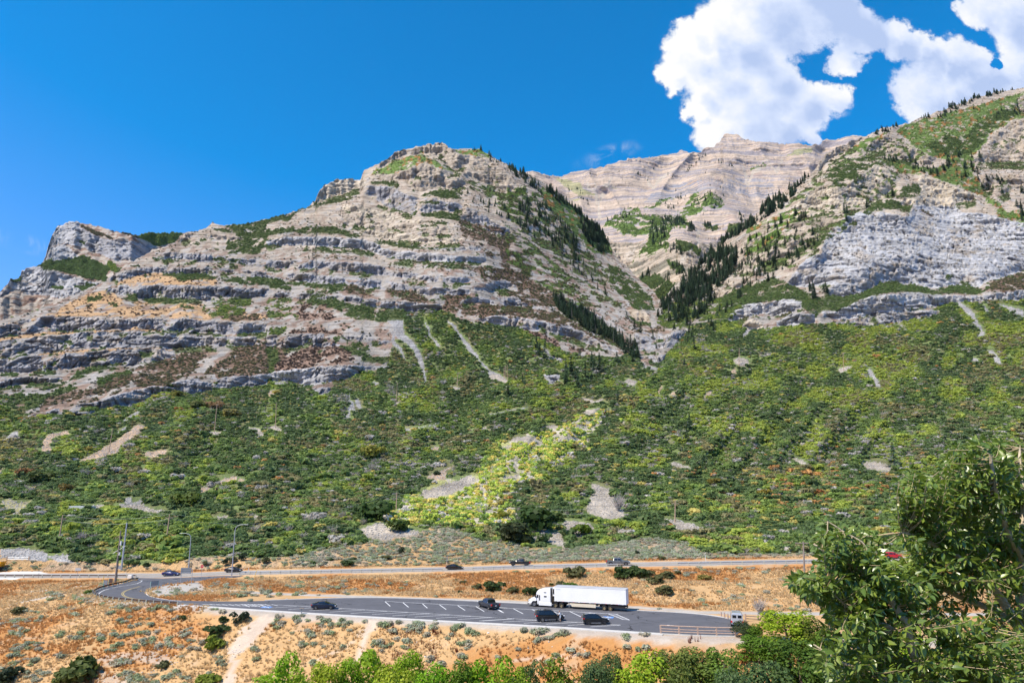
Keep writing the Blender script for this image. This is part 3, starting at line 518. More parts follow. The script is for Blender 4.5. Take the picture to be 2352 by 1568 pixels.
def rock_relief(S, amp, s=1.0):
    """recesses and blocks of bedded limestone, metres along the line of sight"""
    X, Z, Y = S['X'] / s, S['Z'] / s, S['Y'] / s; sd_ = S['seed']
    zz = Z + vn(X / 60, Y / 60, sd_) * 6 + vn(X / 17, Y / 17, sd_ + 3) * 1.8
    b1 = _T[(np.floor(zz / 5.2).astype(int) * 7919) & 0xFFFF] * 2 - 1
    b2 = _T[(np.floor(zz / 2.3 + 40).astype(int) * 104729) & 0xFFFF] * 2 - 1
    fade = .5 + .5 * vn(X / 40, Z / 9, sd_ + 5)
    jx = X + vn(X / 25, Z / 12, sd_ + 9) * 5
    row = np.floor(zz / 7.5).astype(int)
    blk = _h(np.floor(jx / 9.0 + _T[(row * 31) & 0xFFFF] * 5).astype(np.int64), row.astype(np.int64), np.zeros_like(row).astype(np.int64)) * 2 - 1
    crack = np.clip(1 - np.abs(vn(jx / 7.5, Z / 55, sd_ + 2)) / .10, 0, 1) * ss(vn(X / 22, Z / 14, sd_ + 6), -.25, .35)
    crack2 = np.clip(1 - np.abs(vn(jx / 3.2, Z / 20, sd_ + 12)) / .14, 0, 1) * ss(vn(X / 12, Z / 8, sd_ + 16), -.1, .4)
    over = np.clip(1 - np.abs(vn(X / 45, zz / 7.0, sd_ + 21)) / .10, 0, 1) * ss(vn(X / 30, Z / 20, sd_ + 26), -.2, .3)
    row2 = np.floor(zz / 3.1).astype(np.int64); blk2 = _h(np.floor(jx / 4.2 + _T[(row2 * 57) & 0xFFFF] * 5).astype(np.int64), row2, row2 * 0 + 3) * 2 - 1
    b3 = _T[(np.floor(zz / 1.5 + 90).astype(int) * 15485863) & 0xFFFF] * 2 - 1; tall = fbm(X / 24, Z / 60, sd_ + 31, 3)
    return (b1 * 2.3 * fade + b2 * 1.5 + b3 * .8 + blk * 2.2 + blk2 * 1.5 + crack * 5.5 + crack2 * 3.2 + over * 6.0 + tall * 3.5 + fbm(X / 7, Z / 5, sd_ + 1, 4) * 2.2) * amp

def lips(m, k=7):
    f = m.astype(float); up = np.roll(f, -k, 0); up[-k:] = 0; dn_ = np.roll(f, k, 0); dn_[:k] = 0
    g_ = boxblur(boxblur(up, 3, 0) - boxblur(dn_, 3, 0), 2, 1); return np.clip(g_, 0, 1) * 6.5 - np.clip(-g_, 0, 1) * 3.5
def emit(S, dl, colr, extra_back=True):
    ray_s = dl / np.maximum(S['D'], 1)
    X = S['X'] * (1 + ray_s); Y = S['Y'] * (1 + ray_s); Z = S['Z'] + vn(S['X'] / 5, S['Y'] / 5, 2.2) * .3
    S['VX'], S['VY'], S['VZ'] = X, Y, Z
    v = np.stack([X, Y, Z], -1); c = colr
    rows = [v]; cols = [c]
    top = v[-1]; 
    for k, (b, dz) in enumerate(((.12, .06), (.45, .40), (1.0, 1.0))):
        e = top.copy(); n = e[:, :2] / np.linalg.norm(e[:, :2], axis=1)[:, None]; e[:, :2] += n * S['skirt'] * b; e[:, 2] -= S['skirt'] * .8 * dz
        rows.append(e[None]); cols.append(c[-1:])
    v = np.concatenate(rows, 0); c = np.concatenate(cols, 0); nr, nc = v.shape[:2]
    o = new_mesh(S['name'], v.reshape(-1, 3), gridfaces(nr, nc), S['mat'], cols=np.clip(c, 0, 1).reshape(-1, 3))
    o['kind'] = 'structure'; return o

GREENSOIL = np.array([.060, .085, .022]); MEAD = np.array([.12, .20, .035]); BROWN = np.array([.150, .095, .065]); DRYC = np.array([.25, .165, .12]); ORG = np.array([.47, .30, .155]); SCREE = np.array([.35, .34, .33]); SANDY = np.array([.50, .38, .26]); RED = np.array([.44, .27, .17])
# ---- front sheet: foothill, left mountain, canyon sides, right mountain
pxs = np.arange(-330, 2700, 2.5)
def bot_front(p):
    X, _, _ = ray(p, 1300); x = np.zeros_like(p)
    y = np.full_like(p, 195.0)
    for _ in range(8):
        y = hwy(x) + 8.2; z = hwz(x) + .25
        # x at this bearing for that depth
        pyv = proj(x, y, z)[1]; dy = ray(p, pyv)[1]; x = X * y / dy
    return proj(x, y, z)[1], y
rv = np.concatenate([np.linspace(0, .33, 90)[:-1], np.linspace(.33, 1, 400)])
# map so that the lower third of rows covers the brush slope down from py 940 everywhere
def rowsf():
    return rv
def ext(PX, PY):
    a = np.where(PX < 1512, np.exp(-((PX - 1512) / 215.0) ** 2), np.exp(-((PX - 1512) / 190.0) ** 2))
    up = ss(PY, 880, 560)
    e = 430 * a * up ** 1.3
    e = e + (np.abs(vn(PX / 85 + PY / 110, PY / 260, 71.0)) * 24 + np.abs(vn(PX / 38 - PY / 90, PY / 130, 73.0)) * 4) * ss(PY, 1190, 1020) * ss(PY, 790, 900)
    lat = fbm(PX / 150, PY / 130, 1.7, 2) * 34 * ss(PY, 900, 700) + fbm(PX / 60, PY / 90, 3.7, 2) * 9 * ss(PY, 900, 760) + fbm(PX / 150, PY / 150, 8.7, 3) * 16 * ss(PY, 1200, 1000)
    # gullies running down
    return e + lat - 70 * np.exp(-((PX - 1000) / 130.0) ** 2) * ss(PY, 800, 520) - 60 * np.exp(-((PX - 1960) / 160.0) ** 2) * ss(PY, 740, 560)
S = mountain('mountain', pxs, rv, SKYF, DEPT, ext, bot_front, M_ROCK, seed=0.0)
# second pass not needed; relief
bl = xinterp(BRUSH, S['WX']); brush = S['WY'] > bl
rockm = (S['cm'] > 0) & ~(brush & (S['cm'] < .7) )
n1 = fbm(S['PX'] / 30, S['PY'] / 20, 3.3, 4); n2 = fbm(S['X'] / 7, S['Z'] / 5, 6.1, 4); n3 = fbm(S['X'] / 2.6, S['Z'] / 2.2, 1.1, 2)
# ledges: rubble, dry grass
tanf = ss(S['PY'] + n1 * 60 - (S['PX'] > 1500) * 60, 640, 520)
c = mixv(np.broadcast_to(np.array([.35, .315, .27]), S['PX'].shape + (3,)), np.array([.45, .38, .295]), tanf)
c = mixv(c, DRYC, ss(n2 + n1 * .4, -.02, .22) * .85 * (1 - .5 * tanf)); c = mixv(c, SCREE, ss(-n2 + n1 * .2, .2, .4) * .6)
vegd = np.zeros(S['PX'].shape); vegk = np.zeros(S['PX'].shape, int)    # 0 none 1 green 2 lime 3 brown 4 mead 5 sage 6 wash 7 brush 8 dry
bed = fbm(S['X'] / 55, S['Z'] / 3.5, 4.2, 3)
KCOL = {'green': (GREENSOIL, 1, .9), 'lime': (GREENSOIL * 1.3, 2, .85), 'brown': (BROWN, 3, .8), 'mead': (MEAD, 4, .25), 'mead2': (MEAD * .85, 4, .6), 'orange': (ORG, 8, .10), 'dry': (DRYC, 8, .6), 'flank': (MEAD * .7, 3, .75)}
gap = fbm(S['X'] / 10, S['Z'] / 7, 12.2, 3)
for poly, kind, dens in VEG:
    m = inpoly(S['WX'], S['WY'], poly) & (gap < .30 - (1 - dens) * .9)
    cc, kk, dd = KCOL[kind]
    m2 = m & ~((S['cm'] > .85) & (S['ci'] >= 0) & (gap > -.15))
    c = mixv(c, cc, m2 * .92); vegd = np.where(m2, dd * dens, vegd); vegk = np.where(m2, kk, vegk)
    rockm &= ~m2
for q, k in enumerate(S['keys']):
    m = rockm & (S['ci'] == q)
    cc = np.array(CLC[k]); c2 = mixv(cc[None, None] * (1 + .16 * n2[..., None] + .10 * bed[..., None]), np.array([.40, .34, .27]), ss(n1 + bed * .5, .12, .4) * (.7 if k in 'gw' else .2))
    c = np.where(m[..., None], c2, c)
    vegd = np.where(m, .0, vegd)
abv = np.roll((S['cm'] > .5).astype(float), -9, 0); abv[-9:] = 0; abv = boxblur(boxblur(abv, 4, 0), 2, 1)
thr = (~rockm) & (vegd == 0) & (~brush) & (abv > .35) & (n1 + gap * .7 > .02); gth = (gap > 0)
c = mixv(c, GREENSOIL * 1.5, thr * .8); vegd = np.where(thr, .75, vegd); vegk = np.where(thr, np.where(gth, 1, 3), vegk)
# small scattered shrubs on ledges, autumn reds on the flanks
led = (~rockm) & (vegd == 0) & (~brush)
vegd = np.where(led, .085 * ss(n1, -.35, .3), vegd); vegk = np.where(led, 3, vegk)
red = (vegk == 4) & (fbm(S['PX'] / 9, S['PY'] / 6, 22.2, 2) > .28); c = np.where(red[..., None], np.array([.30, .15, .05]), c)
# brush slope
gr = brush & ~((S['cm'] >= .7) & (rockm))
c = np.where(gr[..., None], (mixv(np.broadcast_to(np.array([.17, .215, .075]), c.shape), np.array([.20, .20, .09]), ss(n2, .0, .3))), c)
vegd = np.where(gr, 1.0, vegd); vegk = np.where(gr, 7, vegk)
wq = fbm(S['PX'] / 40, S['PY'] / 24, 88.0, 3); m = inpoly(S['WX'] + wq * 60, S['WY'] + wq * 26, WASH); c = np.where(m[..., None], mixv(np.broadcast_to(np.array([.42, .42, .17]), c.shape), np.array([.50, .45, .35]), ss(n2 + n1 * .6, -.05, .12)), c); vegk = np.where(m, 6, vegk); vegd = np.where(m, np.where(n2 + n1 * .6 > .02, .12, .8), vegd)
SL = inpoly(S['WX'], S['WY'], SAGE) 
base_strip = S['PY'] > xinterp([(-330, 1290), (0, 1262), (90, 1285), (200, 1290), (330, 1296), (430, 1286), (500, 1275), (620, 1283), (700, 1272), (860, 1243), (1650, 1272), (1880, 1272), (2352, 1268), (2700, 1262)], S['WX'])
m = base_strip; c = np.where(m[..., None], mixv(np.broadcast_to(C_GR, c.shape), C_SO, ss(n2, -.1, .2)), c); vegk = np.where(m, 5, vegk); vegd = np.where(m, .3, vegd)
m = SL; c = np.where(m[..., None], mixv(np.broadcast_to(np.array([.42, .33, .23]), c.shape), C_GR, ss(n2, -.1, .2)), c); vegk = np.where(m, 5, vegk); vegd = np.where(m, .9, vegd)
BC = {'s': SCREE, 't': np.array([.42, .365, .295]), 'r': np.array([.46, .33, .22]), 'y': np.array([.46, .42, .20])}
bare = np.zeros(vegd.shape, bool)
for poly, kind in BARE:
    m = inpoly(S['WX'] * .6 + S['PX'] * .4, S['WY'] * .6 + S['PY'] * .4, poly)
    c = np.where(m[..., None], BC[kind] * (1 + .25 * n3[..., None]), c); vegd = np.where(m, 0, vegd); bare |= m; rockm &= ~m
bd = boxblur(boxblur(bare.astype(float), 2, 0), 1, 1) > .04; vegd = np.where(bd, 0, vegd)
rr = rock_relief(S, 1.0)
ra = boxblur(boxblur(rockm.astype(float), 1, 0), 1, 1)
soft = fbm(S['X'] / 30, S['Z'] / 24, 2.9, 4) * 4.5 + fbm(S['X'] / 6, S['Z'] / 5, 7.9, 2) * .8
stepd = (~rockm & ~brush) * (fbm(S['X'] / 26, S['Z'] / 3.2, 14.2, 3) * 2.6)
dl = (rr * 1.0 * np.where(S['PY'] > 840, .75, 1.0) + lips((S['cm'] > .5) & rockm) * (.6 + .8 * fbm(S['X'] / 35, S['Z'] / 30, 17.0, 2))) * np.maximum(ra, boxblur(ra, 6, 0) * .8) + (soft * ss(S['PY'], 1290, 1180) + stepd) * (1 - ra)
c = c * (1 + .12 * n3[..., None])
front_o = emit(S, dl, c)
S['vegd'] = vegd; S['vegk'] = vegk; S['n1'] = n1

# ---- canyon head and the high summit behind
SKYB = [(1080, 420), (1150, 402), (1200, 396), (1225, 394), (1250, 400), (1262, 405), (1290, 402), (1310, 394), (1360, 390), (1400, 378), (1450, 362), (1500, 362), (1540, 352), (1570, 350), (1610, 348), (1640, 335), (1655, 322), (1662, 312), (1672, 307), (1690, 308), (1705, 318), (1735, 324), (1790, 328), (1840, 332), (1870, 334), (1880, 330), (1900, 318), (1915, 324), (1935, 315), (1955, 312), (1975, 312), (2000, 318), (2100, 330)]
DEPB = [(300, 3500), (330, 3300), (400, 2950), (500, 2250), (560, 1900), (640, 1620), (700, 1400), (800, 1150), (900, 1000)]
pb = np.arange(1080, 2100, 2.1)
def bot_b(p): return np.full_like(p, 880.0), np.full_like(p, 1020.0)
def extb(PX, PY):
    v = fbm(PX / 110, PY / 90, 31.2, 3) * 120 * ss(PY, 700, 480) + (np.abs(vn(PX / 70 + PY / 90, PY / 80, 33.2)) * 190 + np.abs(vn(PX / 30 - PY / 60, PY / 50, 36.2)) * 70) * ss(PY, 600, 440) * ss(PY, 300, 380)
    sp = -420 * np.exp(-((PX - 1560 - (PY - 560) * .1) / 75.0) ** 2) * ss(PY, 470, 560) * ss(PY, 760, 640)
    sp += -260 * np.exp(-((PX - 1600 + (PY - 380) * -.6) / 55.0) ** 2) * ss(PY, 370, 420) * ss(PY, 620, 480)
    sp += 90 * np.exp(-((PX - 1378) / 50.0) ** 2) * ss(PY, 420, 460) * ss(PY, 560, 500)
    return v + sp
B = mountain('summit_ridge', pb, np.linspace(0, 1, 330), SKYB, DEPB, extb, bot_b, M_BACK, seed=40.0, skirt=700, cliffs=False)
X, Z, Y = B['X'], B['Z'], B['Y']; PX, PY, WX, WY = B['PX'], B['PY'], B['WX'], B['WY']
zz = Z + .06 * (X - 500) + vn(X / 260, Y / 260, 3) * 26 + vn(X / 60, Y / 60, 3) * 7
bedv = _T[(np.floor(zz / 17).astype(int) * 7919) & 0xFFFF]; bedt = _T[(np.floor(zz / 7 + 9).astype(int) * 104729) & 0xFFFF]
bs = fbm(X / 260, zz / 9, 2.0, 4)
n1 = fbm(PX / 30, PY / 20, 13.3, 4); n2 = fbm(X / 26, Z / 18, 16.1, 4)
c = mixv(np.broadcast_to(np.array([.47, .375, .29]), PX.shape + (3,)), np.array([.27, .25, .265]), ss(bs + (bedv - .5) * .9, -.02, .30) * .85)
c = mixv(c, np.array([.40, .29, .235]), ss(n1, .15, .45) * .45); c = c * (1 + .16 * (bedt[..., None] - .5) + .14 * n2[..., None])
blue = inpoly(WX, WY, tr('C', [(1180, 640), (1400, 540), (1620, 500), (1880, 500), (2060, 500), (2240, 530), (2240, 620), (2100, 700), (1900, 690), (1750, 620), (1500, 640), (1300, 700), (1150, 700)])); c = mixv(c, np.array([.25, .255, .285]), blue * ss(bs, -.25, .15) * .9)
low = PY > 560
rockl = ss(n2 + bs * .5, -.25, .0); c = np.where(low[..., None], mixv(np.broadcast_to(np.array([.22, .20, .15]), c.shape), np.array([.42, .35, .27]), rockl) * (1 + .25 * bs[..., None]), c)
bveg = np.zeros(PX.shape); bk = np.zeros(PX.shape, int)
for p, k, d in ((tr('C', [(400, 480), (600, 520), (740, 640), (560, 620)]), 'o', 0), (tr('C', [(520, 650), (640, 670), (600, 690)]), 'o', 0), (tr('C', [(980, 750), (1130, 740), (1150, 790), (970, 790)]), 'm', .3),
                (tr('C', [(780, 880), (900, 830), (900, 800), (1130, 800), (1180, 790), (1400, 780), (1500, 700), (1560, 630), (1700, 590), (1760, 640), (1820, 700), (1780, 740), (1600, 730), (1700, 770), (1500, 790), (1560, 900), (1400, 900), (1200, 930), (1080, 980), (940, 930)]), 'm', .4),
                (tr('C', [(1050, 1200), (1200, 1000), (1200, 860), (1400, 800), (1580, 920), (1380, 900), (1330, 1000), (1360, 1080), (1250, 1140), (1100, 1170)]), 'm', .8),
                (tr('C', [(1160, 740), (1260, 670), (1400, 660), (1250, 720)]), 'm', .3), (tr('C', [(1100, 1340), (1250, 1290), (1420, 1380), (1450, 1480), (1300, 1540), (1180, 1420)]), 'g', 1),
                (tr('C', [(1400, 1000), (1600, 1060), (1620, 1140), (1420, 1110)]), 'g', .7), (tr('C', [(840, 560), (920, 560), (900, 575)]), 'o', 0), (tr('C', [(2080, 370), (2160, 350), (2160, 420), (2050, 430)]), 'm', .4), (tr('C', [(1350, 1180), (1420, 1200), (1500, 1280), (1400, 1270)]), 'g', .9),
                (tr('C', [(1640, 880), (1760, 880), (1740, 920), (1660, 915)]), 'g', .9), (tr('C', [(1880, 900), (2000, 880), (2100, 800), (2240, 700), (2300, 1100), (1700, 1200)]), 'g', .8), (tr('E', [(340, 640), (440, 580), (560, 580), (470, 640)]), 'o', 0)):
    m = inpoly(WX + n1 * 14, WY + n1 * 8, p) & (n2 < (.16 if k != 'o' else 2)); cc = {'o': np.array([.27, .29, .10]), 'm': MEAD * .9, 'g': GREENSOIL * 1.2}[k]
    c = mixv(c, cc, m * (.6 if k == 'o' else .95)); bveg = np.where(m, d, bveg); bk = np.where(m, 4 if k == 'm' else 1, bk)
for p in (tr('C', [(660, 500), (700, 560), (740, 590), (760, 560), (735, 520), (745, 600), (770, 640), (760, 700), (775, 830), (750, 700), (735, 620), (690, 580)]), tr('C', [(900, 470), (850, 560), (800, 600), (830, 620), (800, 660), (780, 720), (790, 840), (760, 840), (770, 680), (800, 560)]),
          tr('C', [(1160, 470), (1240, 560), (1260, 500), (1420, 400), (1270, 530), (1240, 585), (1180, 540)]), tr('C', [(1960, 360), (2000, 420), (2030, 520), (2060, 430), (2240, 340), (2080, 460), (2035, 560), (2020, 560), (1990, 450)]),
          tr('C', [(980, 1130), (1080, 1080), (1060, 1160), (1020, 1200)]), tr('C', [(1430, 1190), (1560, 1060), (1540, 1130), (1470, 1210), (1440, 1200)]), tr('C', [(1590, 920), (1620, 930), (1620, 1090), (1600, 1090)]), tr('E', [(130, 620), (230, 730), (250, 770), (240, 740), (320, 640), (260, 780), (235, 775)])):
    m = inpoly(WX * .5 + PX * .5, WY * .5 + PY * .5, p); c = mixv(c, np.array([.44, .385, .315]), m * .9); bveg = np.where(m, 0, bveg)
dl = ((bedv - .5) * 12 + (bedt - .5) * 5) * np.where(low, .45, 1.0) + fbm(X / 60, Z / 40, 3, 4) * 16 + np.where(low, rock_relief(B, 1.6, 1.5), np.clip(1 - np.abs(vn(X / 55, Z / 260, 8)) / .16, 0, 1) * 4)
emit(B, dl, c)
B['vegd'] = bveg; B['vegk'] = bk
# ---- the buttress standing behind the left shoulder
SKYL = [(-330, 720), (-60, 690), (0, 668), (18, 655), (22, 645), (45, 640), (50, 620), (95, 608), (104, 590), (112, 560), (120, 540), (132, 522), (150, 514), (175, 510), (215, 517), (250, 527), (290, 536), (325, 540), (335, 535), (420, 534), (440, 536), (520, 560)]
pl_ = np.arange(-330, 520, 2.4)
BUT = mountain('rock_buttress', pl_, np.linspace(0, 1, 190), SKYL, [(500, 1420), (560, 1330), (600, 1260), (680, 1130), (760, 1050), (820, 1000)], lambda a, b: np.where(a > 300, (a - 300) * 1.6, 0) + fbm(a / 60, b / 100, 61, 3) * 60, lambda p: (np.full_like(p, 800.0), np.full_like(p, 1010.0)), M_ROCK, seed=60.0, skirt=300, cliffs=False)
CL2 = [(band('A', [(440, 200), (480, 120), (560, 80), (640, 70)], [(400, 300), (560, 260), (760, 300), (1000, 400), (1080, 420)]), 'l'), (band('A', [(640, 70), (900, 230), (1100, 240), (1350, 290)], [(760, 300), (1000, 400), (1250, 380), (1350, 320)]), 'g'), (band('A', [(400, 300), (560, 270), (700, 380)], [(370, 440), (560, 430), (700, 400)]), 'l'),
       (band('A', [(190, 490), (330, 460), (520, 530), (800, 600), (930, 630)], [(170, 570), (300, 620), (500, 670), (700, 660), (930, 650)]), 'l'), (band('A', [(80, 600), (180, 600), (300, 630), (560, 680), (800, 640)], [(80, 650), (250, 700), (600, 740), (800, 700)]), 'l'), (band('A', [(-300, 720), (0, 690), (80, 660)], [(-300, 780), (0, 730), (100, 700)]), 'g')]
X, Z, PX, PY, WX, WY = BUT['X'], BUT['Z'], BUT['PX'], BUT['PY'], BUT['WX'], BUT['WY']
n1 = fbm(PX / 30, PY / 20, 63.3, 4); n2 = fbm(X / 8, Z / 6, 66.1, 4)
c = mixv(np.broadcast_to(np.array([.40, .35, .29]), PX.shape + (3,)), DRYC, ss(n2, 0, .2)); rk = np.zeros(PX.shape, bool)
for p, k in CL2:
    m = inpoly((WX + PX) / 2, (WY + PY) / 2, p); rk |= m; c = np.where(m[..., None], np.array(CLC[k]) * (1 + .18 * n2[..., None]), c)
lv = np.zeros(PX.shape); lk = np.zeros(PX.shape, int)
for p, k, d in ((tr('A', [(300, 470), (500, 425), (730, 370), (960, 480), (950, 620), (700, 560), (540, 520)]), 1, .9), (tr('A', [(1200, 170), (1640, 160), (1640, 260), (1400, 290), (1220, 215)]), 4, .5), (tr('A', [(670, 90), (760, 130), (1000, 230), (850, 210), (700, 130)]), 3, .7), (tr('A', [(970, 130), (1240, 190), (1240, 230), (1000, 150)]), 3, .8),
                (tr('A', [(640, 650), (760, 610), (870, 650), (800, 690)]), 1, .8), (tr('A', [(960, 410), (1050, 490), (1000, 540), (940, 470)]), 2, .8), (tr('A', [(450, 650), (560, 650), (540, 690)]), 1, .9), (tr('A', [(80, 590), (200, 590), (170, 610)]), 1, .9), (tr('A', [(680, 240), (780, 250), (760, 270)]), 1, .6)):
    m = inpoly(WX, WY, p); c = mixv(c, (MEAD if k == 4 else GREENSOIL if k != 3 else BROWN), m * .9); lv = np.where(m, d, lv); lk = np.where(m, k, lk); rk &= ~m
rkf = boxblur(rk.astype(float), 1, 1)
emit(BUT, rock_relief(BUT, 1.15, 1.3) * rkf + lips(rk, 6) * .9 + fbm(X / 20, Z / 14, 2, 3) * 5 * (1 - rkf) + rock_relief(BUT, .4) * (1 - rkf), c)
BUT['vegd'] = lv; BUT['vegk'] = lk
# ------------------------------------------------------------------ plants
def leafmat(name, mode, base=None, rough=.6, trans=.42, var=.25, spec=.25):
    m = bpy.data.materials.new(name); m.use_nodes = True; nt = m.node_tree; b = nt.nodes['Principled BSDF']
    if mode == 'inst': col = nd(nt, 'ShaderNodeAttribute', attribute_name='tint', attribute_type='INSTANCER').outputs['Color']
    elif mode == 'obj': col = nt.nodes.new('ShaderNodeObjectInfo').outputs['Color']
    else: r = nt.nodes.new('ShaderNodeRGB'); r.outputs[0].default_value = (*base, 1); col = r.outputs[0]
    a = nd(nt, 'ShaderNodeAttribute', attribute_name='Col'); 
    v = nd(nt, 'ShaderNodeVectorMath', operation='MULTIPLY', ins={0: col, 1: a.outputs['Color']})
    nt.links.new(v.outputs[0], b.inputs['Base Color']); b.inputs['Roughness'].default_value = rough; b.inputs['Specular IOR Level'].default_value = spec
    if trans > 0:
        tr_ = nd(nt, 'ShaderNodeBsdfTranslucent', ins={'Color': v.outputs[0]}); mx = nd(nt, 'ShaderNodeMixShader', ins={0: trans, 1: b.outputs[0], 2: tr_.outputs[0]})
        nt.links.new(mx.outputs[0], nt.nodes['Material Output'].inputs['Surface'])
    return m
M_LI, M_LO = leafmat('foliage', 'inst'), leafmat('foliage_single', 'obj')
M_WOOD = pmat('bark', (.16, .12, .09), .9, bump=.3)
M_GREYWOOD = pmat('dead_wood', (.34, .31, .28), .9)

def clumps(n, shape, size, rg, up=.35, tone=(.75, 1.25), flatq=False):
    """n small leaf clumps (two crossed triangles or a quad each) set on and in a lumpy body"""
    V = []; Fc = []; C = []
    for k in range(n):
        p, nrm = shape(rg)
        d = nrm + rg.normal(0, .45, 3); d[2] += up * .6; d /= np.linalg.norm(d)
        a = np.cross(d, rg.normal(0, 1, 3)); a /= np.linalg.norm(a) + 1e-9; b = np.cross(d, a)
        s = size * rg.uniform(.6, 1.35); t = rg.uniform(*tone); i = len(V)
        asp = rg.uniform(.6, 1.0)
        V += [p - a * s - b * s * asp * .4, p + a * s * .3 - b * s * asp, p + a * s + b * s * asp * .5, p - a * s * .2 + b * s * asp]
        Fc.append([i, i + 1, i + 2, i + 3]); hue = rg.uniform(-.08, .08)
        C += [[t * (1 + hue), t, t * (1 - hue)]] * 4
    return V, Fc, C
def dome(lobes, flat=.75):
    def f(rg):
        L = lobes[rg.integers(len(lobes))]
        while True:
            d = rg.normal(0, 1, 3); d /= np.linalg.norm(d)
            if d[2] > -.35: break
        r = L[3] * rg.uniform(.72, 1.05); p = np.array(L[:3]) + d * r * np.array([1, 1, flat])
        p[2] = max(p[2], .02); return p, d
    return f
def stick(V, Fc, C, p, q, r0, r1, tone, k=3):
    p = np.array(p, float); q = np.array(q, float); d = q - p; L = np.linalg.norm(d) + 1e-9; d /= L
    a = np.cross(d, [.3, .8, .5]); a /= np.linalg.norm(a); b = np.cross(d, a); i = len(V)
    for c0, r in ((p, r0), (q, r1)):
        for m in range(k):
            w = 2 * math.pi * m / k; V.append(c0 + (a * math.cos(w) + b * math.sin(w)) * r); C.append(tone)
    for m in range(k): Fc.append([i + m, i + (m + 1) % k, i + k + (m + 1) % k, i + k + m])
def shrub_geo(seed, n=190, size=.20, lob=6, h=.62, twig=3):
    rg = np.random.default_rng(seed); lobes = [(0, 0, h * .35, .62)]
    for k in range(lob):
        a = rg.uniform(0, 6.28); r = rg.uniform(.25, .62); lobes.append((r * math.cos(a), r * math.sin(a), rg.uniform(.15, h), rg.uniform(.28, .48)))
    V, Fc, C = clumps(n, dome(lobes), size, rg)
    for k in range(twig):
        a = rg.uniform(0, 6.28); stick(V, Fc, C, (0, 0, 0), (math.cos(a) * .6, math.sin(a) * .6, rg.uniform(.6, 1.1)), .025, .008, [1.6, 1.6, 1.5])
    return V, Fc, C
def bare_geo(seed, n=46):
    rg = np.random.default_rng(seed); V = []; Fc = []; C = []
    for k in range(n // 3):
        a = rg.uniform(0, 6.28); e = np.array([math.cos(a) * rg.uniform(.2, .7), math.sin(a) * rg.uniform(.2, .7), rg.uniform(.5, 1.0)])
        stick(V, Fc, C, (0, 0, 0), e, .035, .018, [1, 1, 1])
        for j in range(3):
            q = e * rg.uniform(.4, .9); stick(V, Fc, C, q, q + rg.normal(0, .25, 3) + [0, 0, .25], .018, .006, [1.15, 1.1, 1.1])
    return V, Fc, C
def conifer_geo(seed, n=230, wid=.23):
    rg = np.random.default_rng(seed); V = []; Fc = []; C = []
    stick(V, Fc, C, (0, 0, 0), (0, 0, .96), .018, .004, [.9, .75, .6], 5)
    lean = rg.uniform(-.25, .25)
    for k in range(n):
        z = rg.uniform(.06, .98) ** 1.1; a = rg.uniform(0, 6.28)
        tier = .72 + .28 * math.sin(z * 46 + lean * 4)
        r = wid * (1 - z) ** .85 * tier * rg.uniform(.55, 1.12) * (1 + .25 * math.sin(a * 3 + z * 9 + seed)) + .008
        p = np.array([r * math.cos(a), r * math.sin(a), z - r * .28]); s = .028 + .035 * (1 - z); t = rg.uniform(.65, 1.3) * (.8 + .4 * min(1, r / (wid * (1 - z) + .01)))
        dr = np.array([math.cos(a), math.sin(a), -.35]); sd_ = np.array([-math.sin(a), math.cos(a), 0]) ; i = len(V)
        V += [p - dr * s * 1.1 - sd_ * s * .7, p - dr * s * 1.1 + sd_ * s * .7 + [0, 0, .01], p + dr * s * 1.1 + sd_ * s * .35, p + dr * s * 1.1 - sd_ * s * .35]; Fc.append([i, i + 1, i + 2, i + 3]); C += [[t, t, t]] * 4
    return V, Fc, C
def snag_geo(seed):
    rg = np.random.default_rng(seed); V = []; Fc = []; C = []
    stick(V, Fc, C, (0, 0, 0), (rg.uniform(-.03, .03), rg.uniform(-.03, .03), 1), .018, .004, [1, 1, 1], 4)
    for k in range(26):
        z = rg.uniform(.25, .95); a = rg.uniform(0, 6.28); r = .11 * (1.05 - z) * rg.uniform(.5, 1.3); stick(V, Fc, C, (0, 0, z), (r * math.cos(a), r * math.sin(a), z + rg.uniform(-.03, .03)), .006, .002, [1.1, 1.1, 1.1])
    return V, Fc, C
def tuft_geo(seed, n=14, w=.05, col=None):
    rg = np.random.default_rng(seed); V = []; Fc = []; C = []
    for k in range(n):
        a = rg.uniform(0, 6.28); r = rg.uniform(0, .3); p = np.array([r * math.cos(a), r * math.sin(a), 0]); b = rg.uniform(0, 6.28); l = rg.uniform(.5, 1.0); o = rg.uniform(.1, .5)
        sd_ = np.array([-math.sin(b), math.cos(b), 0]) * w * 1.6; tip = p + [math.cos(b) * o, math.sin(b) * o, l]; t = rg.uniform(.75, 1.3); i = len(V)
        V += [p - sd_, p + sd_, tip]; Fc.append([i, i + 1, i + 2]); C += [[t, t * .97, t * .9]] * 3
    return V, Fc, C
def geo_mesh(name, g, mat):
    V, Fc, C = g; return new_mesh(name, np.array(V), [tuple(f) for f in Fc], mat, cols=np.array(C), link=False)
def sage_geo(seed): return shrub_geo(seed, 170, .115, 9, .5, 2)
def kinds(name, geos, mat):
    c = bpy.data.collections.new(name)
    for k, g_ in enumerate(geos):
        me = geo_mesh(name, g_, mat); o = bpy.data.objects.new(name + '_%02d' % k, me); c.objects.link(o)
    return c
K_SHRUB = kinds('shrub_kind', [shrub_geo(s) for s in range(5)] + [shrub_geo(9 + s, 120, .2, 4, .9, 4) for s in range(2)] + [bare_geo(3), bare_geo(4)], M_LI)
K_SAGE = kinds('sage_kind', [sage_geo(20 + s) for s in range(4)], M_LI)
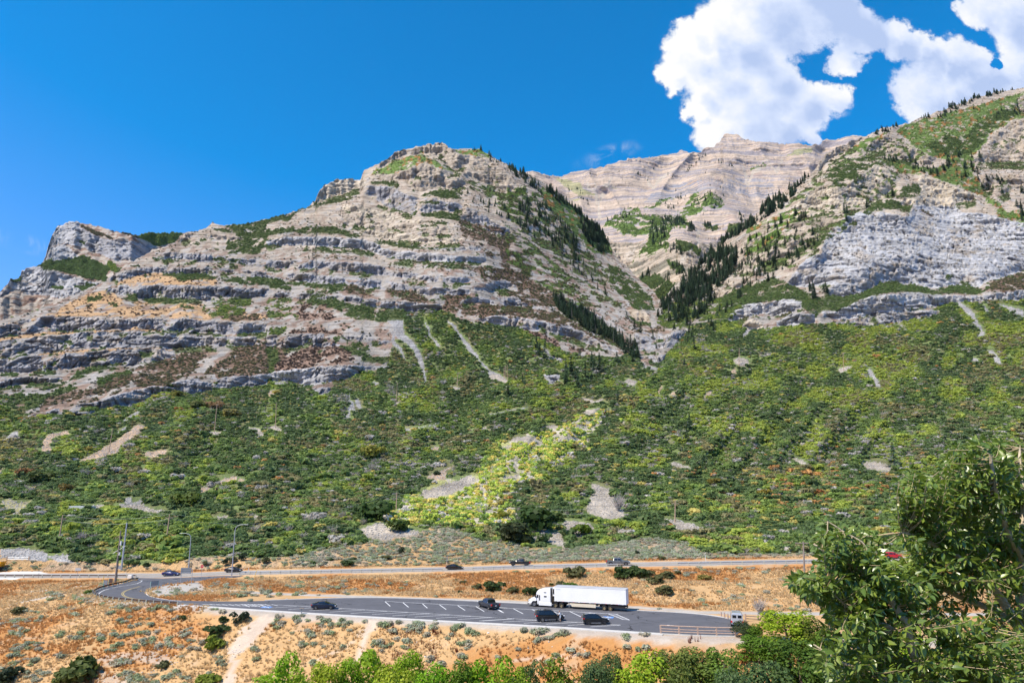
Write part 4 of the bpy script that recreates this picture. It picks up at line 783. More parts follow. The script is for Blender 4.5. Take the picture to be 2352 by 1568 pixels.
K_CON = kinds('conifer_kind', [conifer_geo(30), conifer_geo(31, 200, .30), conifer_geo(32, 190, .19), snag_geo(33), snag_geo(34)], M_LI)
K_TUFT = kinds('tuft_kind', [tuft_geo(s) for s in range(4)], M_LI)

def scatter(name, pts, scl, rotz, idx, tint, coll, kind='stuff', label=None, cat=None, tilt=None):
    me = bpy.data.meshes.new(name); n = len(pts); me.vertices.add(n); me.vertices.foreach_set('co', np.asarray(pts, np.float32).ravel())
    a = me.attributes.new('scl', 'FLOAT_VECTOR', 'POINT'); a.data.foreach_set('vector', np.asarray(scl, np.float32).ravel())
    r = np.zeros((n, 3), np.float32); r[:, 2] = rotz
    if tilt is not None: r[:, 0] = tilt[:, 0]; r[:, 1] = tilt[:, 1]
    a = me.attributes.new('rot', 'FLOAT_VECTOR', 'POINT'); a.data.foreach_set('vector', r.ravel())
    a = me.attributes.new('idx', 'INT', 'POINT'); a.data.foreach_set('value', np.asarray(idx, np.int32))
    t = np.ones((n, 4), np.float32); t[:, :3] = tint; a = me.attributes.new('tint', 'FLOAT_COLOR', 'POINT'); a.data.foreach_set('color', t.ravel())
    o = bpy.data.objects.new(name, me); COL.objects.link(o)
    ng = bpy.data.node_groups.new(name + '_scatter', 'GeometryNodeTree')
    ng.interface.new_socket('Geometry', in_out='INPUT', socket_type='NodeSocketGeometry'); ng.interface.new_socket('Geometry', in_out='OUTPUT', socket_type='NodeSocketGeometry')
    i = ng.nodes.new('NodeGroupInput'); ou = ng.nodes.new('NodeGroupOutput'); ip = ng.nodes.new('GeometryNodeInstanceOnPoints'); ci = ng.nodes.new('GeometryNodeCollectionInfo')
    ci.inputs['Collection'].default_value = coll; ci.inputs['Separate Children'].default_value = True; ci.inputs['Reset Children'].default_value = True
    def na(nm, ty): q = ng.nodes.new('GeometryNodeInputNamedAttribute'); q.data_type = ty; q.inputs[0].default_value = nm; return q.outputs[0]
    L = ng.links.new; L(i.outputs[0], ip.inputs['Points']); L(ci.outputs[0], ip.inputs['Instance']); ip.inputs['Pick Instance'].default_value = True
    L(na('idx', 'INT'), ip.inputs['Instance Index']); L(na('scl', 'FLOAT_VECTOR'), ip.inputs['Scale'])
    er = ng.nodes.new('FunctionNodeEulerToRotation'); L(na('rot', 'FLOAT_VECTOR'), er.inputs[0]); L(er.outputs[0], ip.inputs['Rotation'])
    L(ip.outputs[0], ou.inputs[0])
    md = o.modifiers.new('scatter', 'NODES'); md.node_group = ng
    o['kind'] = kind
    if label: o['label'] = label
    if cat: o['category'] = cat
    return o

def sample_sheet(S, n, wfield, rg):
    X, Y, Z = S['VX'], S['VY'], S['VZ']
    du = np.stack([X[1:, 1:] - X[:-1, :-1], Y[1:, 1:] - Y[:-1, :-1], Z[1:, 1:] - Z[:-1, :-1]], -1); dv = np.stack([X[1:, :-1] - X[:-1, 1:], Y[1:, :-1] - Y[:-1, 1:], Z[1:, :-1] - Z[:-1, 1:]], -1)
    cr = np.cross(du, dv); area = np.clip(.5 * np.linalg.norm(cr, axis=-1), 0, 60)
    wq = (area * wfield[:-1, :-1]).ravel(); tot = wq.sum(); p = wq / tot
    k = rg.choice(len(p), n, p=p); r, c = np.unravel_index(k, area.shape); a, b = rg.random(n), rg.random(n)
    def lp(A): return (A[r, c] * (1 - a) + A[r, c + 1] * a) * (1 - b) + (A[r + 1, c] * (1 - a) + A[r + 1, c + 1] * a) * b
    return np.stack([lp(X), lp(Y), lp(Z)], -1), r, c, tot

PAL = 1.50 * np.array([[.080, .120, .042], [.112, .162, .048], [.150, .210, .050], [.24, .285, .050], [.195, .180, .080], [.36, .20, .07], [.34, .32, .285], [.36, .31, .09], [.105, .130, .075]])
rg = np.random.default_rng(77)
def tints(px, py, kind, rg, zone=0):
    n = len(px)
    a = fbm(px / 52, py / 26, 41.0, 5) * 1.6 + rg.normal(0, .11, n); b = fbm(px / 60, py / 34, 44.0, 3) * 1.6 + rg.normal(0, .12, n)
    yel = ss(px, 1500, 1900) * ss(py, 1000, 800) * .35 + ss(px, 900, 1300) * .08; u = rg.random(n)
    k = np.full(n, 1); k = np.where(a < -.22, 0, k); k = np.where(a + yel > .22, 2, k); k = np.where(a + yel > .48, 3, k)
    k = np.where((b > .42) & (u < .6), 4, k); k = np.where((b < -.72) & (u < .4), 6, k)
    aut = np.exp(-((px - 1870) / 210.0) ** 2 - ((py - 1125) / 60.0) ** 2); k = np.where((u < .006 + aut * .09) & (kind == 7), 5, k); k = np.where((u > .975 - .06 * aut) & (kind == 7), 7, k)
    gray = np.exp(-((px - 2000) / 330.0) ** 2 - ((py - 1030) / 55.0) ** 2) + np.exp(-((px - 950) / 260.0) ** 2 - ((py - 1075) / 45.0) ** 2); u2 = rg.random(n)
    k = np.where((u2 < .07 + .24 * gray) & (kind == 7), 6, k)
    k = np.where(kind == 1, np.where(u < .7, 1, 0), k); k = np.where(kind == 2, np.where(u < .5, 2, np.where(u < .75, 3, 1)), k)
    k = np.where(kind == 3, np.where(u < .45, 4, np.where(u < .7, 0, 8)), k); k = np.where(kind == 4, np.where(u < .5, 2, 1), k)
    k = np.where(kind == 6, np.where(u < .38, 3, np.where(u < .62, 7, np.where(u < .8, 6, 2))), k)
    t = PAL[k].copy()
    t = np.where((kind == 8)[:, None], np.array([.15, .105, .075]), t); t = np.where((kind == 3)[:, None], t * .6 + np.array([.13, .085, .055]) * .4, t)
    t = np.where((kind == 6)[:, None], t * 1.45, t)
    return t * rg.uniform(.86, 1.14, (n, 1)), k
def brushes(name, S, n, ksel, w, smin, smax, label, cat, coll=K_SHRUB, hz=1.0):
    wf = S['vegd'] * np.isin(S['vegk'], ksel) * w
    p, r, c, tot = sample_sheet(S, n, wf, rg); kd = S['vegk'][r, c]; px, py = S['PX'][r, c], S['PY'][r, c]
    t, kk = tints(px, py, kd, rg); s = rg.uniform(smin, smax, n) * (1 + .25 * fbm(px / 12, py / 8, 51, 2)); idx = rg.integers(0, 7, n); idx = np.where((kk == 6) & (rg.random(n) < .7), rg.integers(7, 9, n), idx)
    if coll is not K_SHRUB: idx = rg.integers(0, len(coll.objects), n)
    p[:, 2] -= s * .12
    sc = np.stack([s, s * rg.uniform(.8, 1.1, n), s * hz * rg.uniform(.75, 1.25, n)], -1)
    print(name, n, 'area', round(tot)); return scatter(name, p, sc, rg.uniform(0, 6.28, n), idx, t, coll, 'stuff', label, cat)
brushes('oak_brush', S, 76000, [7], 1.0, 1.2, 2.7, None, None, hz=.70)
brushes('oak_mottes', S, 3800, [7], 1.0, 2.4, 4.2, None, None, hz=.74)
brushes('wash_brush', S, 2900, [6], 1.0, .8, 2.2, None, None)
brushes('ledge_brush', S, 52000, [1, 2, 3, 4, 8], np.where(S['vegk'] == 4, .35, 1.0), .8, 1.9, None, None, hz=.85)
brushes('buttress_brush', BUT, 5000, [1, 2, 3, 4], 1.0, 1.3, 2.6, None, None)
brushes('bench_brush', B, 11000, [1, 4], 1.0, 1.4, 3.0, None, None)
# sagebrush on the mound beyond the highway
wf = S['vegd'] * (S['vegk'] == 5); p, r, c_, tot = sample_sheet(S, 2300, wf, rg); n = len(p); s = rg.uniform(.5, 1.25, n)
SG = np.array([[.37, .41, .27], [.43, .45, .33], [.34, .40, .22], [.44, .41, .31]])
scatter('mound_sagebrush', p, np.stack([s, s, s * .9], -1), rg.uniform(0, 6, n), rg.integers(0, 4, n), SG[rg.integers(0, 4, n)] * rg.uniform(.8, 1.2, (n, 1)), K_SAGE)

# conifers: collect every tree, stand the largest in the picture as single trees
CON = []
def conpoly(S_, c, pts, n, h=(9, 17), dead=.0, tag='ridge'):
    if tag == 'ridge': tag = 'bench' if S_ is not S else {'B': 'peak', 'C': 'lflank', 'G': 'lband', 'F': 'canyon'}.get(c, 'rskyline' if max(q[1] for q in pts) < 500 else 'rslope')
    m = inpoly(S_['PX'], S_['PY'], tr(c, pts)).astype(float)
    if m.sum() == 0: return
    n = max(2, int(n * (1.25 if tag in ('canyon', 'lband') else .8 if n > 60 else .95))); m = m * (.25 + (fbm(S_['PX'] / 14, S_['PY'] / 10, 77, 3) > -.05))
    p, r, cc, tot = sample_sheet(S_, n, m, rg)
    for q in range(n):
        CON.append((p[q], (h[0] * .62 + (h[1] * 1.0 - h[0] * .62) * rg.random() ** 1.4), rg.random() < dead, tag))
conpoly(S, 'C', [(0, 330), (60, 400), (180, 460), (280, 560), (300, 640), (200, 560), (80, 480), (0, 430)], 70, (9, 15), .05)
conpoly(S, 'B', [(1700, 150), (1860, 130), (2050, 230), (2240, 420), (2240, 480), (2000, 300), (1800, 190)], 34, (8, 14), .2)
conpoly(S, 'C', [(330, 570), (450, 600), (600, 720), (740, 850), (870, 1030), (880, 1080), (800, 1110), (740, 1120), (640, 960), (600, 900), (600, 800), (480, 720), (330, 640)], 330, (11, 18), .03)
conpoly(S, 'C', [(100, 700), (300, 700), (480, 850), (620, 1080), (620, 1200), (480, 1150), (300, 1000), (100, 900)], 230, (9, 17), .35)
conpoly(S, 'C', [(330, 1000), (620, 1150), (850, 1380), (830, 1480), (550, 1300), (380, 1150)], 190, (7, 13), .9, 'dead')
conpoly(S, 'B', [(1650, 480), (1850, 560), (2240, 700), (2240, 900), (1950, 740), (1700, 560)], 80, (7, 13), .5)
conpoly(S, 'G', [(600, 10), (760, 80), (900, 150), (1000, 210), (1080, 320), (1180, 380), (1320, 450), (1330, 560), (1230, 520), (1100, 400), (900, 310), (760, 230), (640, 120)], 330, (9, 15), .08)
conpoly(S, 'E', [(20, 1090), (100, 990), (220, 900), (330, 870), (420, 960), (300, 1080), (150, 1150)], 130, (10, 17)); conpoly(S, 'E', [(340, 860), (500, 830), (560, 760), (480, 880), (400, 920)], 20, (9, 14))
conpoly(S, 'C', [(1330, 1568), (1480, 1330), (1640, 1150), (1760, 1110), (1900, 1080), (1960, 1100), (1900, 1300), (1760, 1420), (1560, 1568)], 430, (11, 19), .05, 'canyon')
conpoly(S, 'C', [(1700, 1080), (1780, 950), (1900, 870), (2100, 700), (2240, 600), (2240, 780), (2000, 940), (1800, 1060)], 190, (10, 17), .05)
conpoly(S, 'G', [(1480, 200), (1560, 0), (1750, 0), (1980, 40), (1900, 200), (1750, 240), (1600, 260)], 150, (10, 17), .06, 'canyon')
conpoly(S, 'F', [(-300, 330), (-100, 100), (100, 0), (450, 0), (560, 150), (400, 320), (150, 420), (-100, 440)], 170, (9, 15), .08, 'canyon')
conpoly(S, 'E', [(0, 1350), (130, 1290), (350, 1130), (550, 1150), (640, 1330), (500, 1500), (300, 1568), (0, 1568)], 110, (9, 15), .05)
conpoly(S, 'E', [(800, 1200), (830, 1080), (870, 1080), (880, 1180)], 6, (14, 18)); conpoly(S, 'E', [(960, 1080), (1000, 1000), (1030, 1080)], 2, (12, 16)); conpoly(S, 'E', [(1160, 1000), (1180, 930), (1240, 960), (1240, 1010)], 5, (11, 14))
conpoly(S, 'E', [(1640, 600), (1740, 640), (1950, 600), (2000, 760), (1960, 850), (1780, 860), (1640, 760)], 40, (10, 17)); conpoly(S, 'E', [(1940, 830), (2200, 830), (2150, 980), (1960, 960)], 26, (9, 14)); conpoly(S, 'E', [(1420, 700), (1600, 720), (1620, 820), (1440, 780)], 26, (8, 13))
conpoly(S, 'E', [(1000, 430), (1150, 380), (1280, 370), (1260, 420), (1050, 480)], 26, (7, 12)); conpoly(S, 'E', [(1460, 310), (1560, 250), (1700, 230), (1830, 190), (1830, 220), (1680, 320), (1480, 345)], 46, (9, 15)); conpoly(S, 'E', [(1820, 190), (1900, 110), (2080, 70), (2210, 45), (2330, 30), (2330, 75), (2150, 110), (1900, 185)], 64, (8, 14))
conpoly(S, 'E', [(2000, 330), (2240, 210), (2330, 200), (2300, 290), (2050, 340)], 18, (8, 13)); conpoly(S, 'E', [(1840, 180), (2000, 240), (1960, 260), (1850, 250)], 4, (9, 13)); conpoly(S, 'E', [(1100, 600), (1240, 600), (1500, 700), (1400, 760), (1140, 680)], 22, (8, 13)); conpoly(S, 'E', [(2250, 1000), (2330, 900), (2330, 1210), (2270, 1190)], 10, (12, 17))
conpoly(S, 'F', [(690, 420), (690, 370), (770, 360), (770, 480), (730, 490)], 9, (12, 15)); conpoly(S, 'F', [(790, 440), (800, 400), (840, 400), (840, 450)], 3, (12, 14)); conpoly(S, 'G', [(1560, 300), (1680, 260), (2240, 0), (2240, 80), (1900, 380), (1780, 480), (1700, 400)], 26, (8, 13))
for (cx_, cy_, h_) in ((475, 470, 15), (480, 515, 13), (545, 540, 16), (505, 500, 11), (235, 858, 11), (375, 765, 9), (765, 680, 17), (718, 650, 12), (938, 620, 15), (960, 655, 14), (1005, 660, 18), (885, 725, 16), (720, 765, 13), (822, 790, 12), (795, 730, 13), (840, 528, 8), (1150, 590, 12), (1290, 580, 12), (1800, 480, 15), (1785, 375, 9), (1965, 320, 12), (1910, 330, 8), (1295, 300, 13), (1350, 330, 13), (1450, 380, 10), (1230, 210, 10), (1480, 460, 8), (1160, 905, 9), (1760, 1150, 12), (1735, 1250, 10), (355, 745, 8), (1720, 610, 9)):
    CON.append(('P', (1102.5 + cx_ * .27344, 673.75 + cy_ * .27344), h_, False, 'foot'))
for (cx_, cy_, h_) in ((2055, 1070, 13), (1794, 1090, 6.5), (1995, 985, 5), (1712, 1045, 6), (1775, 1088, 4)): CON.append(('P', (cx_, cy_), h_, False, 'low'))
conpoly(B, 'C', [(1180, 850), (1400, 800), (1580, 900), (1560, 950), (1330, 880), (1350, 1060), (1500, 1120), (1480, 1150), (1250, 1090), (1200, 1000)], 230, (12, 22)); conpoly(B, 'C', [(1100, 1340), (1200, 1280), (1200, 1330)], 14, (12, 18)); conpoly(B, 'C', [(1310, 1350), (1360, 1290), (1370, 1360)], 8, (13, 18))
conpoly(B, 'C', [(780, 820), (1130, 770), (1180, 830), (1000, 880), (800, 860)], 26, (9, 16)); conpoly(B, 'C', [(1640, 880), (1700, 870), (1750, 940), (1660, 910)], 30, (12, 20)); conpoly(B, 'C', [(1500, 700), (1700, 600), (1860, 660), (1740, 760), (1600, 780)], 26, (12, 20)); conpoly(B, 'C', [(1320, 730), (1420, 640), (1520, 640), (1450, 720), (1360, 760)], 22, (10, 18))
conpoly(B, 'C', [(400, 480), (620, 600), (700, 740), (560, 640)], 24, (10, 16)); conpoly(B, 'C', [(1480, 440), (1640, 310), (1690, 290), (1500, 450)], 22, (12, 20)); conpoly(B, 'C', [(1940, 380), (1800, 370), (1750, 330), (1900, 400)], 12, (12, 18)); conpoly(B, 'C', [(1080, 450), (1140, 480), (1120, 500)], 8, (10, 16)); conpoly(B, 'C', [(1950, 780), (2040, 770), (2000, 850), (1940, 840)], 14, (12, 20))
conpoly(B, 'C', [(600, 440), (2200, 300), (2240, 700), (1000, 760), (700, 600)], 60, (7, 14)); conpoly(B, 'C', [(1380, 1180), (1440, 1200), (1500, 1280), (1480, 1330), (1400, 1280)], 30, (9, 15)); conpoly(B, 'C', [(1160, 1420), (1300, 1350), (1440, 1400), (1440, 1500), (1300, 1540)], 40, (5, 9))
# flat positions of the row/column lookup for single conifers
FPX, FPY = S['PX'], S['PY']
def on_front(px, py):
    c_ = int(round((px - pxs[0]) / 2.5)); k = int(np.argmin(np.abs(proj(S['VX'][:, c_], S['VY'][:, c_], S['VZ'][:, c_])[1] - py)))
    return np.array([S['VX'][k, c_], S['VY'][k, c_], S['VZ'][k, c_]])
CON = [((on_front(*q[1]), q[2], q[3], q[4]) if isinstance(q[0], str) else q) for q in CON]
CON.sort(key=lambda q: -q[1] / np.linalg.norm(q[0]) * (3 if q[3] in ('foot', 'low') else 1))
gold = []
def contint(dead): return (np.array([.26, .235, .225]) if dead else np.array([.070, .115, .066])) * rg.uniform(.65, 1.5)
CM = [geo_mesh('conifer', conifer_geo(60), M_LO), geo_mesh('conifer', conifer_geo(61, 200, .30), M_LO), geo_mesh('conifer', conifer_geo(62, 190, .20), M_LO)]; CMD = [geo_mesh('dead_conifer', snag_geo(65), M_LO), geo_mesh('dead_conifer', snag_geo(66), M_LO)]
CLAB = {'bench': ('dark conifer on the green benches below the pale high summit', 'conifers on the benches below the summit'), 'peak': ('conifer on the right shoulder just below the left mountain top', 'conifers on the left mountain shoulder'), 'lflank': ('dark conifer on the steep green right flank of the left mountain', 'conifers on the right flank of the left mountain'),
  'lband': ('conifer in the dark diagonal band low on the left mountain', 'conifers of the low diagonal band'), 'rskyline': ('conifer along the skyline of the green shoulder at top right', 'conifers on the top right skyline'), 'rslope': ('conifer scattered over the pale rocks and meadows of the right mountain', 'conifers scattered on the right mountain'),
  'canyon': ('dark conifer in the dense stand on the shaded canyon side', 'conifers on the shaded canyon side'), 'foot': ('dark conifer standing in green brush at the canyon mouth', 'conifers at the canyon mouth'), 'dead': ('grey dead conifer in the stand of bare trunks above the canyon', 'dead conifers above the canyon')}
nind = 290
for p_, h_, dead, tg in CON[:nind]:
    o = bpy.data.objects.new('dead_conifer' if dead else 'conifer', (CMD if dead else CM)[rg.integers(0, 2 if dead else 3)]); COL.objects.link(o)
    o.location = p_ - np.array([0, 0, .4]); o.rotation_euler.z = rg.uniform(0, 6.28); w_ = rg.uniform(.85, 1.25); o.scale = (h_ * w_, h_ * w_, h_); o.color = (*contint(dead), 1)
    if dead: tg = 'dead'
    o['category'] = 'conifer'
    if tg == 'low':
        gx_ = proj(*p_)[0]; o['label'] = {2055: 'tallest lone spruce on the lower brush slope above the leafy tree', 1794: 'short bushy juniper on the slope right of the pale bare strips', 1995: 'small dark juniper high on the open brush slope', 1712: 'dark rounded juniper alone in the grey-green brush', 1775: 'tiny dark conifer beside the bushy juniper on the slope'}.get(min((2055, 1794, 1995, 1712, 1775), key=lambda v: abs(v - gx_)))
    else: o['label'], o['group'] = CLAB[tg]
far = CON[nind:]; n = len(far); P_ = np.array([q[0] for q in far]); P_[:, 2] -= .5; h_ = np.array([q[1] for q in far]); de = np.array([q[2] for q in far])
wd = rg.uniform(.85, 1.3, n)
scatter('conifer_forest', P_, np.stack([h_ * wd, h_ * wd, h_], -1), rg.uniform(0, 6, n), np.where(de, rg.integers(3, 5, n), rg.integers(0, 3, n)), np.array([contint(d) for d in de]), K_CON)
print('conifers', len(CON))
# ------------------------------------------------------------------ roads
def crackmat(name, col, crack=.5, sc=.35, var=.16):
    m = pmat(name, col, .9, var=var, scale=.35, bump=.15, spec=.3); nt = m.node_tree; b = nt.nodes['Principled BSDF']; src = b.inputs['Base Color'].links[0].from_socket
    t = nt.nodes.new('ShaderNodeTexCoord'); nz = nd(nt, 'ShaderNodeTexNoise', ins={'Vector': t.outputs['Object'], 'Scale': .25, 'Detail': 3.0})
    wv_ = nd(nt, 'ShaderNodeVectorMath', operation='MULTIPLY_ADD', ins={0: nz.outputs['Color'], 1: (5, 5, 5), 2: t.outputs['Object']})
    v = nd(nt, 'ShaderNodeTexVoronoi', feature='DISTANCE_TO_EDGE', ins={'Vector': wv_.outputs[0], 'Scale': .11})
    n2_ = nd(nt, 'ShaderNodeTexNoise', ins={'Vector': t.outputs['Object'], 'Scale': .12, 'Detail': 2.0})
    k = mth(nt, 'MULTIPLY', smooth(nt, v.outputs[0], .012, .004), smooth(nt, n2_.outputs['Fac'], .42, .55))
    fine = nd(nt, 'ShaderNodeTexNoise', ins={'Vector': t.outputs['Object'], 'Scale': 9.0, 'Detail': 3.0}).outputs['Fac']
    c1 = nd(nt, 'ShaderNodeVectorMath', operation='SCALE', ins={0: src, 'Scale': mth(nt, 'MULTIPLY_ADD', fine, .3, .85)}).outputs[0]
    nt.links.new(mixc(nt, mth(nt, 'MULTIPLY', k, crack), c1, (.02, .02, .022)), b.inputs['Base Color']); return m
M_ASPH = crackmat('asphalt', (.10, .101, .113), .9)
M_HWY = crackmat('worn_asphalt', (.30, .275, .25), .25)
M_CONC = pmat('concrete', (.52, .50, .47), .9, var=.12, scale=1.2, bump=.2)
M_WHITE = pmat('road_paint', (.74, .74, .74), .7, var=.1, scale=2.0)
M_YEL = pmat('yellow_paint', (.55, .42, .16), .7, var=.15, scale=2.0)
M_BLUE = pmat('blue_paint', (.10, .25, .62), .7)
def resample(P_, n):
    P_ = np.asarray(P_, float); d = np.r_[0, np.cumsum(np.linalg.norm(np.diff(P_, axis=0), axis=1))]; s = np.linspace(0, d[-1], n)
    return np.stack([np.interp(s, d, P_[:, k]) for k in range(P_.shape[1])], -1)
def smoothline(P_, it=2):
    P_ = np.asarray(P_, float)
    for _ in range(it):
        Q = [P_[0]]
        for a, b in zip(P_[:-1], P_[1:]): Q += [a * .75 + b * .25, a * .25 + b * .75]
        Q.append(P_[-1]); P_ = np.array(Q)
    return P_
def wpts(c, pts): return np.array([place(*q)[:2] for q in tr(c, pts)])
def strip(name, A_, B_, n, m, lift, mat, parent=None, thick=None):
    A_, B_ = resample(A_, n), resample(B_, n); t = np.linspace(0, 1, m)[None, :, None]
    G = A_[:, None] * (1 - t) + B_[:, None] * t; z = hnear(G[..., 0], G[..., 1]) + lift
    v = np.concatenate([G, z[..., None]], -1).reshape(-1, 3); f = gridfaces(n, m)
    e1 = v[f[0][1]] - v[f[0][0]]; e2 = v[f[0][3]] - v[f[0][0]]
    if e1[0] * e2[1] - e1[1] * e2[0] < 0: f = f[:, ::-1]
    o = new_mesh(name, v, f, mat, parent, smooth_=True); o['kind'] = 'structure'; return o
def offs(P_, d):
    P_ = np.asarray(P_, float); T_ = np.gradient(P_, axis=0); T_ /= np.linalg.norm(T_, axis=1)[:, None]; N_ = np.stack([-T_[:, 1], T_[:, 0]], -1); return P_ + N_ * d
NEARE = smoothline(wpts('D', [(216, 1360), (221, 1368), (250, 1374.5), (286, 1378.5), (350, 1384), (409, 1388), (480, 1393), (551, 1398), (700, 1407.5), (850, 1416.5), (1000, 1425), (1163, 1433.5), (1300, 1441), (1400, 1448), (1480, 1453), (1550, 1457), (1620, 1460), (1688, 1461)]), 2)
FARE = smoothline(wpts('D', [(332, 1358.7), (335, 1366), (350, 1372), (390, 1377.5), (430, 1379.5), (551, 1381.6), (700, 1376), (851, 1372), (1000, 1376.5), (1163, 1384.5), (1300, 1392), (1441, 1401.5), (1560, 1407), (1623, 1412.5), (1670, 1420), (1700, 1429), (1712, 1441)]), 2)
lot = strip('parking_lot', NEARE, FARE, 220, 9, .05, M_ASPH)
strip('loop_road', smoothline(wpts('D', [(216, 1360.2), (222, 1352), (255, 1344), (300, 1335), (318, 1330), (312, 1326.5)])), smoothline(wpts('D', [(332, 1358.7), (345, 1351), (377, 1344), (430, 1336), (500, 1328), (560, 1323)])), 60, 9, .046, M_ASPH)
xs = np.linspace(-330, 330, 300); hl = np.stack([xs, hwy(xs)], -1)
strip('highway', hl - [0, 3.9], hl + [0, 3.9], 300, 4, .05, M_HWY)
def tape(name, P_, w, lift, mat, parent=None, n=None):
    P_ = np.asarray(P_, float); L = np.sum(np.linalg.norm(np.diff(P_, axis=0), axis=1)); n = n or max(2, int(L / 1.5) + 1); Q = resample(P_, n)
    return strip(name, offs(Q, -w / 2), offs(Q, w / 2), n, 2, lift, mat, parent)
for d_, m_ in ((-3.5, M_WHITE), (3.5, M_WHITE), (-.12, M_YEL), (.12, M_YEL)): tape('road_line', hl + [0, d_], .13, .056, m_)
def pline(c, a, b, w=.16, m=None): return tape('parking_line', wpts(c, [a, b]), w, .06, m or M_WHITE, lot)
tape('aisle_line', wpts('K', [(1280, 835), (1800, 862), (2352, 893)]), .16, .056, M_WHITE, lot); tape('aisle_line', wpts('L', [(140, 890), (600, 914), (960, 934), (1220, 949)]), .16, .056, M_WHITE, lot)
for q in ((1280, 838, 1325, 878), (1437, 846, 1487, 887), (1610, 857, 1652, 895), (1760, 865, 1818, 907), (1920, 873, 1985, 915), (2083, 882, 2155, 926), (2240, 893, 2322, 936)): pline('K', q[:2], q[2:])
for q in ((140, 892, 210, 937), (295, 900, 380, 945), (460, 908, 560, 952), (628, 917, 740, 965), (795, 926, 898, 975), (965, 936, 1110, 996), (1135, 946, 1262, 996), (1205, 950, 1320, 1000), (1262, 996, 1320, 1000)): pline('L', q[:2], q[2:])
for k in range(6): pline('L', (1152 + k * 19, 953 + k * 7.6), (1205 + k * 19, 955 + k * 7.6), .13)
tape('aisle_line', wpts('K', [(380, 868), (630, 882), (1200, 915), (1700, 945), (2352, 985)]), .16, .056, M_WHITE, lot); tape('aisle_line', wpts('L', [(0, 972), (500, 1000), (940, 1024), (1240, 1045)]), .16, .056, M_WHITE, lot)
for q in ((245, 895, 500, 880), (425, 907, 690, 888), (612, 918, 900, 901), (790, 930, 1100, 911), (975, 942, 1300, 922), (1165, 950, 1480, 933), (1345, 962, 1670, 944), (1540, 973, 1860, 955), (1730, 984, 2040, 966), (1920, 996, 2220, 978), (2110, 1008, 2400, 990)): pline('K', q[:2], q[2:])
for q in ((20, 1008, 300, 990), (200, 1018, 500, 1001), (385, 1028, 680, 1010), (580, 1037, 860, 1020), (775, 1048, 1060, 1030), (975, 1060, 1240, 1045)): pline('L', q[:2], q[2:])
tape('aisle_line', wpts('J', [(1780, 860), (2352, 862)]), .12, .056, M_WHITE, lot); tape('aisle_line', wpts('K', [(0, 862), (380, 867)]), .12, .056, M_WHITE, lot); tape('aisle_line', wpts('J', [(1790, 862), (2352, 884)]), .12, .057, M_WHITE, lot)
for k in range(9): pline('J', (1850 + k * 56, 862 + k * .3), (1895 + k * 57, 867 + k * 2.0), .14)
for k in range(5): pline('K', (40 + k * 60, 863), (85 + k * 62, 884 - k * 2.4), .14)
for c_, p_ in (('K', (235, 887)), ('L', (1130, 976))):      # blue accessible-parking emblems
    q = wpts(c_, [p_])[0]; d = np.array([1.0, -.25]); d /= np.linalg.norm(d); nrm = np.array([-d[1], d[0]])
    tape('parking_emblem', [q - d * .95, q + d * .95], 1.5, .062, M_BLUE, lot, 2)
    for a, b, w in (((-.1, .5), (-.05, 0), .16), ((-.05, 0), (.4, -.02), .14), ((.4, -.02), (.6, -.45), .14), ((-.3, .1), (-.42, -.3), .13), ((-.42, -.3), (-.1, -.58), .13), ((-.1, -.58), (.3, -.4), .13), ((-.16, .62), (-.02, .62), .2)):
        tape('emblem_stroke', [q + d * a[0] + nrm * a[1], q + d * b[0] + nrm * b[1]], w, .068, M_WHITE, lot, 2)
tape('patch_mark', wpts('L', [(1650, 1047), (1672, 1048)]), .7, .06, M_WHITE, lot, 2); tape('patch_mark', wpts('L', [(1676, 1048), (1703, 1051)]), .8, .06, pmat('faded_paint', (.35, .35, .33)), lot, 2)
tape('road_line', smoothline(wpts('J', [(1230, 703), (1110, 735), (1066, 765), (1090, 795), (1180, 815), (1270, 824)])), .12, .06, M_YEL); tape('road_line', offs(smoothline(wpts('J', [(1230, 703), (1110, 735), (1066, 765), (1090, 795), (1180, 815), (1270, 824)])), .32), .12, .06, M_YEL); tape('road_line', wpts('J', [(1570, 850), (1740, 857)]), .12, .06, M_YEL)
tape('road_line', smoothline(wpts('J', [(1225, 641), (1258, 652), (1240, 670), (1180, 686), (1000, 712), (900, 742), (866, 772)])), .16, .06, M_WHITE); tape('road_line', smoothline(wpts('J', [(1900, 634), (1750, 655), (1450, 697), (1330, 726), (1282, 755), (1300, 785), (1390, 808), (1500, 826), (1600, 833)])), .18, .06, M_WHITE); tape('road_line', wpts('J', [(1490, 645), (1560, 647)]), .14, .06, M_WHITE)
# footway along the near side with a kerb, a low kerb on the far side
def wallstrip(name, A_, B_, h, mat, n=160, parent=None, lift=.02, skirt=.5):
    A_, B_ = resample(A_, n), resample(B_, n); za = hnear(A_[:, 0], A_[:, 1]) + lift; zt = np.full(n, 0) + za + h; zb = hnear(B_[:, 0], B_[:, 1]) - skirt
    v = np.concatenate([np.c_[A_, za - .1], np.c_[A_, zt], np.c_[B_, zt], np.c_[B_, np.minimum(zb, za - .1)]]).reshape(4, n, 3)
    f = [(k * n + i, k * n + i + 1, (k + 1) * n + i + 1, (k + 1) * n + i) for k in range(3) for i in range(n - 1)] + [(0, n, 2 * n, 3 * n), (n - 1, 4 * n - 1, 3 * n - 1, 2 * n - 1)]
    o = new_mesh(name, v.reshape(-1, 3), f, mat, parent); o['kind'] = 'structure'; return o
i0 = int(np.argmin(np.abs(proj(NEARE[:, 0], NEARE[:, 1], 0)[0] - 412))); i1 = int(np.argmin(np.abs(proj(NEARE[:, 0], NEARE[:, 1], 0)[0] - 1548)))
